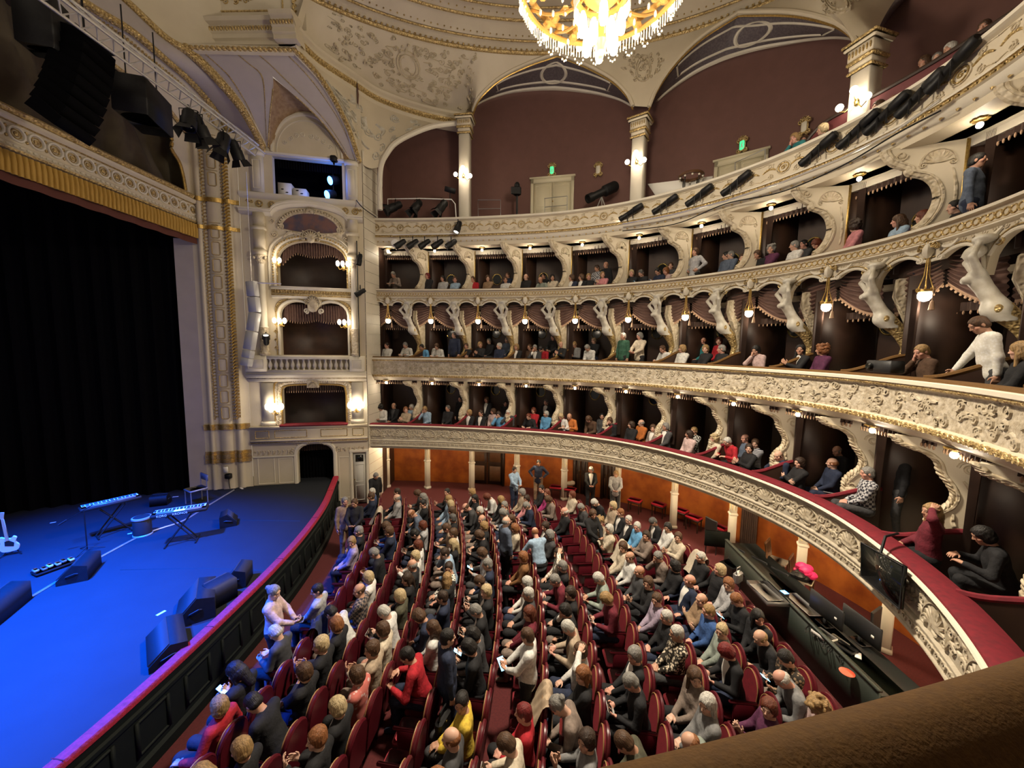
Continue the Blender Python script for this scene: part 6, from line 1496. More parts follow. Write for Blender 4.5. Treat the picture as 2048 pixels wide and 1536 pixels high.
# doors and signs on the gallery wall
def wall_door(u0, u1, v0, v1, lab, n, off=2.86, ex=2.6, fr=.12):
    sA, pA = at_ring(u0, v0, off, ex); sB, pB = at_ring(u1, v0, off, ex); z1 = (pA[2] + pB[2]) / 2; z0 = at_ring((u0 + u1) / 2, v1, off, ex)[1][2]; c = (pA + pB) / 2; w = float(np.hypot(*(pB - pA)[:2])); rz = math.atan2(pB[1] - pA[1], pB[0] - pA[0])
    t = thing(f'door_{n}', lab, 'door', (c[0], c[1], z0), rz, local=True); t['kind'] = 'structure'; h = z1 - z0
    m = MB(); m.box((-w / 2 + fr / 2, 0, h / 2), (fr, .14, h)); m.box((w / 2 - fr / 2, 0, h / 2), (fr, .14, h)); m.box((0, 0, h - fr * .8), (w, .14, fr * 1.6)); m.box((0, -.02, h + .02), (w + .1, .18, .06)); m.build('door_frame', DOORCREAM, t, smooth=False)
    for q in (-1, 1):
        lw = (w / 2 - fr) * .98; m = MB(); m.box((q * (lw / 2 + .005), .02, (h - fr * 1.6) / 2), (lw, .05, h - fr * 1.6)); lf = m.build('door_leaf', DOORCREAM, t, smooth=False)
        m = MB(); f2 = lambda U, V, D: np.stack([U, -.005 - D, V], -1); x0, x1 = (.08, lw - .08) if q > 0 else (-lw + .08, -.08)
        for z0_, z1_ in ((.15, h * .35), (h * .42, h * .85)):
            for a, b in (((x0, z0_), (x0, z1_)), ((x1, z0_), (x1, z1_)), ((x0, z0_), (x1, z0_)), ((x0, z1_), (x1, z1_))): m.ribbon([a, b], .012, .015, f2)
        m.build('door_panels', DOORCREAM, lf)
    m = MB(); m.ball((.04, -.06, 1.0), .03, 8); m.build('door_handle', BRASS, t); return t
wall_door(1062, 1148, 356, 452, 'cream double door on the brown gallery wall', 2)
wall_door(1430, 1536, 312, 420, 'cream double door far up the right gallery', 3)
def orn_sign(u, v, lab, green, off=2.8, ex=2.6):
    s, p = at_ring(u, v, off, ex); t = thing('ornate_wall_light' if not green else 'exit_sign', lab, 'sign' if green else 'wall light', tuple(p), ringrot(s), 'gilt framed lights on the gallery wall', local=True)
    f2 = lambda U, V, D: np.stack([U, -D, V], -1); m = MB(); m.rbox((0, 0, 0), (.22, .06, .42), .03)
    for q in (-1, 1):
        for z in (-.18, .18): m.ribbon(spiral(q * .12, z, .09, 1.4, PI / 2 if z > 0 else -PI / 2, q if z > 0 else -q, 12), .025, .06, f2)
    shell(m, f2, 0, .2, .1, .06, 0, 5); m.build('gilt_frame', GOLDREL, t); m = MB(); m.rbox((0, -.035, 0), (.16, .03, .30), .01); m.build('panel', GREENSIGN if green else PALE, t, smooth=False)
    if green:
        m = MB(); m.ball((0.02, -.053, .07), (.018, .006, .018), 6); m.box((0, -.053, .0), (.03, .006, .09)); m.box((-.03, -.053, -.06), (.05, .006, .02)); m.box((.03, -.053, -.07), (.02, .006, .06)); m.build('running_figure', WHITE, t, smooth=False)
orn_sign(1104, 341, 'green lit exit sign in gilt frame above the gallery double door', True); orn_sign(1484, 291, 'green lit exit sign in gilt frame at the right gallery door', True)
orn_sign(1196, 340, 'gilt framed pale wall light right of the first gallery door', False); orn_sign(1608, 254, 'gilt framed pale wall light beside the red rake wall', False)
# follow spot, lamp on stand, railings, table
s, p = at_ring(1203, 412, 2.0, 1.2); t = thing('follow_spot', 'long black follow spotlight on a tripod in the gallery', 'spotlight', (p[0], p[1], p[2] - .45)); c = at_ring(1203, 385, 2.0, 1.2)[1]; d = np.array([-.72, -.3, -.42]); d /= np.linalg.norm(d); M = np.array(Vector(d).to_track_quat('Z', 'Y').to_matrix())
m = MB(); m.lathe([(0, -.75), (.17, -.75), (.21, -.68), (.21, -.15), (.15, -.1), (.14, .45), (.17, .47), (.17, .72), (.13, .72), (.12, .66), (0, .66)], c, 14, M=M); m.build('body', BLACK, t); m = MB()
for i in range(3): a = i * 2.09 + .4; m.tube([c + [0, 0, -.15], (c[0] + .4 * math.cos(a), c[1] + .4 * math.sin(a), p[2] - .45)], .02, 5)
m.build('tripod', SILVER, t)
s, p = at_ring(1034, 436, 1.9, .6); c = at_ring(1034, 385, 1.9, .6)[1]; t = thing('lamp_on_stand', 'hooded black lamp on a post in the gallery left of the double door', 'spotlight', (p[0], p[1], 10.5)); m = MB(); m.tube([(p[0], p[1], 10.5), c], .04, 8); m.build('post', BLACKPL, t); m = MB(); m.rbox(c + [0, 0, .05], (.34, .36, .36), .08); m.ball(c + [0, 0, .27], (.12, .12, .15), 8); m.rbox(c + [-.05, -.2, .0], (.4, .05, .3), .02); m.build('head', BLACK, t)
def railing(pts, off, lab):
    t = thing('steel_railing', lab, 'railing', tuple(at_ring(*pts[0], off, 1.)[1]), group='thin railings in the gallery'); m = MB(); P = [at_ring(u, v, off, 1.)[1] for u, v in pts]; m.tube(P, .014, 5); m.tube([(P[1] + P[0]) / 2, (P[2] + P[3]) / 2], .012, 5); m.build('bars', GREY, t)
railing([(956, 436), (956, 400), (1001, 400), (1001, 434)], 1.3, 'thin steel railing left of the black lamp in the gallery'); railing([(1089, 432), (1089, 397), (1134, 392), (1134, 428)], 1.3, 'thin steel railing in front of the gallery double door'); railing([(1470, 395), (1470, 325), (1530, 298), (1530, 372)], 1.3, 'thin steel railing at the right gallery door')
s, p = at_ring(1362, 400, 2.0, 1.2); q = [at_ring(u, v, 2.0, 1.2)[1] for u, v in ((1295, 368), (1425, 352), (1418, 398), (1318, 402))]; t = thing('white_banner_board', 'white slanting board with faded rings behind the gallery front', 'board', tuple(p)); nn = np.array([.03, .06, 0]); m = MB(); m.add(q + [x + nn for x in q], [(0, 1, 2, 3), (7, 6, 5, 4), (0, 4, 5, 1), (3, 2, 6, 7), (1, 5, 6, 2), (0, 3, 7, 4)]); m.build('board_face', WHITE, t, smooth=False)
m = MB()
for f_ in (.35, .55, .78):
    c = q[3] * (1 - f_) + q[2] * f_ + np.array([0, 0, .12]) - nn; m.tube([c + [.12 * math.cos(a), 0, .10 * math.sin(a)] for a in np.linspace(0, 2 * PI, 14)], .01, 4)
m.build('faded_rings', GREY, t)
c = at_ring(1382, 352, 1.6, 1.0)[1]; t = thing('round_lamp_frame', 'round dark ring frame on legs in the gallery above the white board', 'frame', tuple(c - [0, 0, .7])); m = MB(); m.tube([c + [.36 * math.cos(a), .36 * math.sin(a), 0] for a in np.linspace(0, 2 * PI, 24, endpoint=False)], .05, 6, closed=True); m.build('ring', WOODBR, t); m = MB()
for i in range(10): a = i * .628; m.ball(c + [.36 * math.cos(a), .36 * math.sin(a), -.08], .035, 6)
m.build('ring_lamps', PALE, t); m = MB()
for i in range(4): a = i * PI / 2 + .5; m.tube([c + [.3 * math.cos(a), .3 * math.sin(a), -.05], c + [.3 * math.cos(a), .3 * math.sin(a), -.75]], .018, 5)
m.build('legs', BLACK, t)
# red raked wing wall at the right of the gallery
top = [at_ring(u, v, 1.75, .7)[1] for u, v in ((1600, 302), (1625, 268), (1660, 238), (1740, 196), (1850, 134), (1960, 66), (2060, 0))]; top = resample(top, 50)
t = thing('raked_wing_wall', 'dark red raked wall of the upper gallery seats at the top right', 'partition', tuple(top[10])); m = MB(); m.grid(np.stack([top, np.c_[top[:, :2], np.full(50, 10.5)]], 1)); m.build('red_face', mat('oxblood_wall', (.085, .012, .014), .7), t); m = MB(); m.tube(top, .05, 7); m.build('dark_coping', DARKWOOD, t)
# ================================================================ chandelier
CHX, CHY = 1.56, 7.65
ch = thing('chandelier', 'large gilt crystal chandelier with glowing lamps at the top', 'chandelier', (CHX, CHY, 11.6))
m = MB(); a = np.linspace(0, 2 * PI, 64, endpoint=False); circ = lambda r, z: np.c_[CHX + r * np.cos(a), CHY + r * np.sin(a), np.full(64, z)]
m.tube(circ(1.50, 13.0), .05, 8, closed=True); m.tube(circ(1.42, 13.16), .06, 8, closed=True); m.tube(circ(1.05, 13.5), .04, 6, closed=True); m.tube(circ(.45, 12.75), .05, 6, closed=True)
for i in range(12):
    t = i * PI / 6; c_, s_ = math.cos(t), math.sin(t); m.tube(resample([(CHX + 1.45 * c_, CHY + 1.45 * s_, 13.05), (CHX + 1.0 * c_, CHY + 1.0 * s_, 12.8), (CHX + .45 * c_, CHY + .45 * s_, 12.75), (CHX + .2 * c_, CHY + .2 * s_, 13.2)], 14), .03, 6)
    for r_ in (.6, .85, 1.1, 1.3): m.ball((CHX + r_ * math.cos(t + .26), CHY + r_ * math.sin(t + .26), 12.95), (.10, .10, .07), 6)
m.lathe([(0, 11.58), (.05, 11.62), (.04, 11.68), (.09, 11.76), (.07, 11.84), (.12, 11.95), (.06, 12.05), (.05, 12.5), (.22, 12.62), (.34, 12.74), (.3, 12.82), (.12, 12.9), (.06, 13.5), (.05, 16), (0, 16)], (CHX, CHY, 0), 16)
m.build('gilt_frame', mat('bright_gilding', (.60, .34, .09), .35, .5), ch)
m = MB()
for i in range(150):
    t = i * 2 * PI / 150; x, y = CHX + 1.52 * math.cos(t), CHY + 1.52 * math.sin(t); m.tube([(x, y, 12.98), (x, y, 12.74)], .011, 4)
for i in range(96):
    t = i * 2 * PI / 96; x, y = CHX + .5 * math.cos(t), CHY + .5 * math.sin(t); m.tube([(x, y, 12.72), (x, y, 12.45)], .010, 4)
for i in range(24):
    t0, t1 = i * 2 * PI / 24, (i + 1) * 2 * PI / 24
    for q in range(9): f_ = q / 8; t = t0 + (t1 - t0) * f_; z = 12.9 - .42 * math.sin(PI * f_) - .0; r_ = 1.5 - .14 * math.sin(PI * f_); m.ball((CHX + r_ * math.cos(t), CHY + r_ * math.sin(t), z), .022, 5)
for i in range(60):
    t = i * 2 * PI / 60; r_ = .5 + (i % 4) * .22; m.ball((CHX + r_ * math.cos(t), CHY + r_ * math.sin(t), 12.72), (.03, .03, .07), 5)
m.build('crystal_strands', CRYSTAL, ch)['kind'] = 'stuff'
for i in range(10):
    t = i * 2 * PI / 10 + .2; r_ = .36 if i % 2 else .26; z = 12.15 if i % 2 else 11.95; m = MB(); m.lathe([(0, z - .21), (.06, z - .17), (.085, z - .05), (.07, z + .14), (.035, z + .24), (0, z + .24)], (CHX + r_ * math.cos(t), CHY + r_ * math.sin(t), 0), 10); m.build('glass_lamp', LAMPSOFT, ch)
for i in range(24):
    t = i * 2 * PI / 24 + .1; m = MB(); m.ball((CHX + 1.58 * math.cos(t), CHY + 1.58 * math.sin(t), 13.0), (.075, .075, .10), 8); m.build('rim_globe', LAMPSOFT, ch)
CHC = (1, .86, .67)
point_light('chandelier_light', (CHX, CHY, 11.35), 950, CHC, .4, ch)
sl = spot_light('stalls_fill_spot', (CHX, CHY, 11.4), (CHX, CHY, 0), 6800, CHC, 125, 1.0, .5); sl.parent = ch; sl.matrix_parent_inverse = Matrix.Translation(-ch.location)  # spot added under the chandelier to brighten the stalls
point_light('chandelier_light', (CHX, CHY, 14.9), 260, CHC, .6, ch)
# ================================================================ people
def skin_material():
    m = mat('skin', (.5, .3, .2), .5, tint=True); nt = m.node_tree; N, L = nt.nodes, nt.links; b = N['Principled BSDF']
    b.inputs['Subsurface Weight'].default_value = 0
    at = N.new('ShaderNodeAttribute'); at.attribute_name = 'hp'; col = b.inputs['Base Color'].links[0].from_socket
    def blob(col, c, r, rgb, soft=.004, sc=(1, 1, 1), sym=True, fac=1.0):
        ab = N.new('ShaderNodeVectorMath'); ab.operation = 'ABSOLUTE'
        if sym:
            sx = N.new('ShaderNodeSeparateXYZ'); L.new(at.outputs['Vector'], sx.inputs[0]); mx = N.new('ShaderNodeMath'); mx.operation = 'ABSOLUTE'; L.new(sx.outputs[0], mx.inputs[0])
            cx = N.new('ShaderNodeCombineXYZ'); L.new(mx.outputs[0], cx.inputs[0]); L.new(sx.outputs[1], cx.inputs[1]); L.new(sx.outputs[2], cx.inputs[2]); v = cx.outputs[0]
        else: v = at.outputs['Vector']
        su = N.new('ShaderNodeVectorMath'); su.operation = 'SUBTRACT'; L.new(v, su.inputs[0]); su.inputs[1].default_value = c
        mu = N.new('ShaderNodeVectorMath'); mu.operation = 'DIVIDE'; L.new(su.outputs[0], mu.inputs[0]); mu.inputs[1].default_value = sc
        ln = N.new('ShaderNodeVectorMath'); ln.operation = 'LENGTH'; L.new(mu.outputs[0], ln.inputs[0])
        r_ = N.new('ShaderNodeMapRange'); r_.inputs['From Min'].default_value = r; r_.inputs['From Max'].default_value = r + soft; r_.inputs['To Min'].default_value = fac; r_.inputs['To Max'].default_value = 0; L.new(ln.outputs['Value'], r_.inputs['Value'])
        mix = N.new('ShaderNodeMix'); mix.data_type = 'RGBA'; L.new(r_.outputs['Result'], mix.inputs['Factor']); L.new(col, mix.inputs['A']); mix.inputs['B'].default_value = (*rgb, 1); return mix.outputs['Result']
    col = blob(col, (0, .085, -.055), .020, (.32, .09, .07), .004, (1, 1.5, .42), False, .8)      # lips
    col = blob(col, (.052, .065, -.02), .016, (.55, .22, .16), .02, (1, 1, 1), True, .35)           # cheeks
    col = blob(col, (.031, .086, .012), .0095, (.55, .50, .46), .004, (1, 1.4, .55))                # eye white
    col = blob(col, (.031, .090, .012), .0058, (.03, .02, .015), .002, (1, 2.0, 1))                # iris
    col = blob(col, (.033, .088, .034), .019, (.10, .06, .04), .005, (1, 1.2, .28), True, .85)     # brow
    L.new(col, b.inputs['Base Color']); return m
SKIN = skin_material()
CLOTH = mat('cloth', (.3, .3, .3), .85, tint=True, noise=(18, (.62, .62, .62), .18), bump=('noise', 22, .5, .02))
def pattern_cloth(name, kind, scale, c2, thr=.5):
    m = mat(name, (.3, .3, .3), .85, tint=True); nt = m.node_tree; N, L = nt.nodes, nt.links; b = N['Principled BSDF']; col = b.inputs['Base Color'].links[0].from_socket; tc = N.new('ShaderNodeTexCoord')
    if kind == 'checker': t = N.new('ShaderNodeTexChecker'); out = t.outputs['Fac']
    elif kind == 'stripe': t = N.new('ShaderNodeTexWave'); t.bands_direction = 'Z'; out = t.outputs['Fac']
    else: t = N.new('ShaderNodeTexVoronoi'); out = t.outputs['Distance']
    t.inputs['Scale'].default_value = scale; L.new(tc.outputs['Object'], t.inputs['Vector'])
    r_ = N.new('ShaderNodeMapRange'); r_.inputs['From Min'].default_value = thr - .05; r_.inputs['From Max'].default_value = thr + .05; L.new(out, r_.inputs['Value'])
    mix = N.new('ShaderNodeMix'); mix.data_type = 'RGBA'; L.new(r_.outputs['Result'], mix.inputs['Factor']); L.new(col, mix.inputs['A']); mix.inputs['B'].default_value = (*c2, 1); L.new(mix.outputs['Result'], b.inputs['Base Color']); return m
LEOP = pattern_cloth('spotted_cloth', 'voronoi', 24, (.02, .015, .01), .42); CHECK = pattern_cloth('checked_cloth', 'checker', 22, (.03, .03, .04)); STRIPE = pattern_cloth('striped_cloth', 'stripe', 9, (.03, .03, .05)); FLORAL = pattern_cloth('flowered_cloth', 'voronoi', 16, (.45, .12, .10), .30)
PATS = {'leopard': LEOP, 'check': CHECK, 'stripe': STRIPE, 'floral': FLORAL, 'pattern': pattern_cloth('print_cloth', 'voronoi', 30, (.6, .58, .52), .45)}
HAIRM = mat('hair', (.2, .1, .05), .55, tint=True, noise=(40, (.45, .45, .45), .15), bump=('noise', 55, .8, .012))
for nd in list(HAIRM.node_tree.nodes):                         # strands: noise drawn out along the length of the hair
    if nd.type == 'TEX_NOISE':
        mp = HAIRM.node_tree.nodes.new('ShaderNodeMapping'); mp.inputs['Scale'].default_value = (2.2, 1.2, .22); lk = nd.inputs['Vector'].links[0]; HAIRM.node_tree.links.new(lk.from_socket, mp.inputs['Vector']); HAIRM.node_tree.links.new(mp.outputs['Vector'], nd.inputs['Vector'])
def jacket_cloth(name, front):
    m = mat(name, (.3, .3, .3), .85, tint=True, noise=(18, (.62, .62, .62), .18)); N, L = m.node_tree.nodes, m.node_tree.links; b = N['Principled BSDF']; col = b.inputs['Base Color'].links[0].from_socket
    at = N.new('ShaderNodeAttribute'); at.attribute_name = 'hp'; sx = N.new('ShaderNodeSeparateXYZ'); L.new(at.outputs['Vector'], sx.inputs[0]); r_ = N.new('ShaderNodeMapRange'); r_.inputs['From Min'].default_value = -.002; r_.inputs['From Max'].default_value = .002; r_.inputs['To Min'].default_value = 1; r_.inputs['To Max'].default_value = 0; L.new(sx.outputs[0], r_.inputs['Value'])
    mix = N.new('ShaderNodeMix'); mix.data_type = 'RGBA'; L.new(r_.outputs['Result'], mix.inputs['Factor']); L.new(col, mix.inputs['A']); mix.inputs['B'].default_value = (*front, 1); L.new(mix.outputs['Result'], b.inputs['Base Color']); return m
SHIRTV = jacket_cloth('jacket_pale_shirt', (.62, .60, .56)); SHIRTD = jacket_cloth('jacket_dark_shirt', (.05, .05, .055))

def norm(v): v = np.array(v, float); return v / (np.linalg.norm(v) + 1e-9)
def ik(S, T, l1, l2, hint):
    S, T = np.array(S, float), np.array(T, float); d = T - S; L_ = np.linalg.norm(d); 
    if L_ > (l1 + l2) * .995: T = S + d / L_ * (l1 + l2) * .995; d = T - S; L_ = np.linalg.norm(d)
    a = (l1 * l1 - l2 * l2 + L_ * L_) / (2 * L_); h = math.sqrt(max(0, l1 * l1 - a * a)); u = d / L_; hv = np.array(hint, float); hv = norm(hv - u * (hv @ u)); return S + u * a + hv * h, T
def head_matrix(c, yaw, pitch, roll=0):
    return np.array(Matrix.Rotation(math.radians(yaw), 3, 'Z') @ Matrix.Rotation(math.radians(-pitch), 3, 'X') @ Matrix.Rotation(math.radians(roll), 3, 'Y')), np.array(c, float)
def add_head(F, R, c):
    P = lambda x, y, z: c + R @ np.array([x, y, z])
    F.ell(P(0, -.012, .03), (.076, .096, .088), R, .01).ell(P(0, .028, -.045), (.056, .064, .070), R, .03).ell(P(0, .055, -.092), (.030, .026, .022), R, .02)
    F.cap(P(-.034, .076, .030), P(.034, .076, .030), .014, k=.015).ell(P(.045, .050, -.022), (.026, .028, .026), R, .015).ell(P(-.045, .050, -.022), (.026, .028, .026), R, .015)
    for q in (-1, 1): F.ell(P(.031 * q, .098, .010), (.014, .014, .011), R, .008, sub=True); F.ell(P(.031 * q, .079, .011), (.013, .013, .012), R, .003); F.ell(P(.078 * q, -.008, -.004), (.011, .022, .032), R, .006)
    F.cap(P(0, .088, .016), P(0, .106, -.020), .008, .012, .008); F.ell(P(.010, .095, -.024), (.010, .010, .008), R, .005).ell(P(-.010, .095, -.024), (.010, .010, .008), R, .005)
    F.cap(P(-.016, .083, -.050), P(.016, .083, -.050), .007, k=.005).cap(P(-.013, .081, -.062), P(.013, .081, -.062), .008, k=.005)
def add_hand(F, W, f, n, side, curl=35, spread=.012):
    """palm, four unequal fingers bent at the knuckles and a thumb leaving the side of the palm; side=+1 right"""
    f = norm(f); n = norm(np.array(n) - f * (np.array(n) @ f)); s = np.cross(f, n) * side
    K = []
    F.cap(W - f * .01, W + f * .03, .024, .026, .012)
    for i, o in enumerate((.032, .011, -.010, -.030)):
        kn = W + f * (.088 - .004 * abs(i - 1)) + s * o * 1.05; F.cap(W + f * .02 + s * o * .6, kn, .015, .0125, .012); K.append((kn, o))
    for i, (kn, o) in enumerate(K):
        ln = (.066, .074, .069, .054)[i]; cu = math.radians(curl + i * 5); d1 = norm(f * math.cos(cu * .5) + n * math.sin(cu * .5) + s * o * 3.5 * spread / .012 * .6); d2 = norm(f * math.cos(cu * 1.5) + n * math.sin(cu * 1.5) + s * o * 2)
        m_ = kn + d1 * ln * .55; F.cap(kn, m_, .0105, .0095, .004); F.cap(m_, m_ + d2 * ln * .5, .0092, .008, .003)
    t0 = W + f * .022 + s * .026; t1 = t0 + norm(f * .55 + s * .75 + n * .25) * .042; t2 = t1 + norm(f * .85 + s * .25 + n * .35) * .034
    F.cap(t0, t1, .0135, .0115, .008); F.cap(t1, t2, .011, .009, .004)

POSES = {}
def seated(name, lean=0, yaw=0, pitch=8, hl=(-.06, .27, .60), hr=(.07, .26, .61), el=(-.55, -.6, -.8), er=(.55, -.6, -.8), fl=(.6, .8, -.1), fr_=(-.6, .8, -.1), nl=(0, 0, -1), nr=(0, 0, -1), curl=30, twist=0, knees=(.10, .10)):
    POSES[name] = dict(kind='seat', lean=lean, yaw=yaw, pitch=pitch, hl=hl, hr=hr, el=el, er=er, fl=fl, fr=fr_, nl=nl, nr=nr, curl=curl, twist=twist, knees=knees)
def standing(name, lean=0, yaw=0, pitch=5, hl=(-.24, .02, .80), hr=(.24, .02, .80), el=(-1, -.6, 0), er=(1, -.6, 0), fl=(0, .1, -1), fr_=(0, .1, -1), nl=(1, 0, 0), nr=(-1, 0, 0), curl=25, twist=0):
    POSES[name] = dict(kind='stand', lean=lean, yaw=yaw, pitch=pitch, hl=hl, hr=hr, el=el, er=er, fl=fl, fr=fr_, nl=nl, nr=nr, curl=curl, twist=twist, knees=(.09, .09))
seated('lap')
seated('left', yaw=38, pitch=10, hl=(-.04, .30, .60), hr=(.05, .27, .62))
seated('right', yaw=-38, pitch=6)
seated('read', lean=10, pitch=38, hl=(-.10, .33, .74), hr=(.10, .33, .74), nl=(.7, 0, .7), nr=(-.7, 0, .7), curl=50)
seated('cross', lean=-3, yaw=12, hl=(.13, .19, .83), hr=(-.12, .21, .80), fl=(1, .1, .1), fr_=(-1, .1, 0), nl=(0, -1, 0), nr=(0, -1, 0), el=(-1, .2, -.8), er=(1, .2, -.8))
seated('chin', lean=12, yaw=22, pitch=14, hr=(.05, .22, 1.02), fr_=(-.2, .1, .9), nr=(-.3, -1, .1), er=(.6, .4, -1), hl=(-.02, .26, .62), curl=60)
seated('bent', lean=26, yaw=-10, pitch=34, hl=(-.06, .42, .60), hr=(.06, .43, .58), curl=45)
seated('rest', lean=-7, yaw=-18, pitch=2, hl=(-.27, .20, .67), hr=(.27, .18, .67), fl=(.1, 1, -.1), fr_=(-.1, 1, -.1))
seated('farleft', yaw=72, pitch=10, twist=16, hl=(-.05, .28, .61), hr=(.03, .29, .63))
seated('farright', yaw=-70, pitch=6, twist=-14)
seated('hair', yaw=24, pitch=4, hl=(-.12, .02, 1.27), fl=(.6, -.4, .5), nl=(.6, .1, -.5), el=(-1, .3, .2), hr=(.06, .26, .61))
seated('phone', lean=8, yaw=4, pitch=32, hr=(.08, .32, .78), fr_=(-.3, .6, .7), nr=(-.3, -.8, .5), hl=(-.07, .31, .74), nl=(.2, -.5, .8), fl=(.5, .7, .4), curl=60)
seated('talk', yaw=48, pitch=2, hl=(-.08, .34, .86), hr=(.10, .30, .78), fl=(.3, .6, .7), fr_=(-.3, .8, .4), nl=(.7, -.6, .2), nr=(-.8, 0, .4), curl=30)
seated('lean', lean=18, yaw=10, pitch=18, hl=(-.18, .40, .78), hr=(.16, .41, .78), fl=(.8, .6, 0), fr_=(-.8, .6, 0), curl=25)
standing('stand')
standing('hips', hl=(-.21, .06, 1.03), hr=(.21, .06, 1.03), el=(-1, -.5, .1), er=(1, -.5, .1), fl=(.8, .5, -.3), fr_=(-.8, .5, -.3), yaw=12, pitch=10)
standing('front', yaw=-14, pitch=16, hl=(-.06, .30, 1.04), hr=(.07, .32, 1.05), fl=(.5, .8, .1), fr_=(-.5, .8, .1), nl=(.3, -.4, .9), nr=(-.3, -.4, .9), curl=50)
standing('reach', lean=24, yaw=-8, pitch=26, hl=(-.16, .46, .98), hr=(.14, .50, .92), fl=(.2, .9, -.3), fr_=(-.2, .9, -.3))
standing('cane', lean=14, yaw=10, pitch=26, hr=(.20, .34, .86), fr_=(0, .6, -.7))

MESHES = {}
def body_joints(P):
    seat = P['kind'] == 'seat'; hz = .50 if seat else .90; hip = np.array([0, -.02, hz]); a = math.radians(P['lean']); Rt = np.array(Matrix.Rotation(math.radians(P['twist']), 3, 'Z'))
    up = np.array([0, math.sin(a), math.cos(a)]); fw = np.array([0, math.cos(a), -math.sin(a)]); J = {}
    def T(x, y, z): return hip + Rt @ (np.array([x, 0, 0]) + fw * y + up * z)
    J['T'] = T; J['up'] = up; J['neck'] = T(0, -.015, .555); J['head'] = T(0, .02, .70); hp = P['pitch'] + P['lean'] * .55
    J['R'], J['hc'] = head_matrix(J['head'] + np.array([0, .012 * hp / 20, -.006 * hp / 20]), P['yaw'] + P['twist'], hp)
    J['hips'] = [hip + np.array([x, .01, .0]) for x in (-.095, .095)]
    k = P['knees']
    if seat: J['knee'] = [np.array([-.105, .39, .52]), np.array([.105, .40, .52])]; J['ank'] = [np.array([-.11, .36, .10]), np.array([.115, .34, .10])]
    else: J['knee'] = [np.array([-.10, .02, .49]), np.array([.10, .035, .49])]; J['ank'] = [np.array([-.11, -.03, .09]), np.array([.11, -.01, .09])]
    J['sh'] = [T(-.17, -.02, .50), T(.17, -.02, .50)]; J['arms'] = []
    for q, (S, h, e) in enumerate(((J['sh'][0], P['hl'], P['el']), (J['sh'][1], P['hr'], P['er']))):
        E_, Wt = ik(S, Rt @ np.array(h, float) if seat else np.array(h, float), .29, .255, e); J['arms'].append((S, E_, Wt))
    return J
def torso(F, J, g=0.0, k=.05):
    T = J['T']; F.ell(T(0, 0, .05), (.155 + g, .125 + g, .13 + g), None, k).ell(T(0, .015, .19), (.15 + g, .118 + g, .15 + g), None, k).ell(T(0, .005, .36), (.152 + g, .112 + g, .15 + g), None, k)
    F.cap(T(-.13, -.02, .485), T(.13, -.02, .485), .068 + g, k=k).cap(T(0, -.02, .46), J['neck'], .075 + g, .055 + g, k)
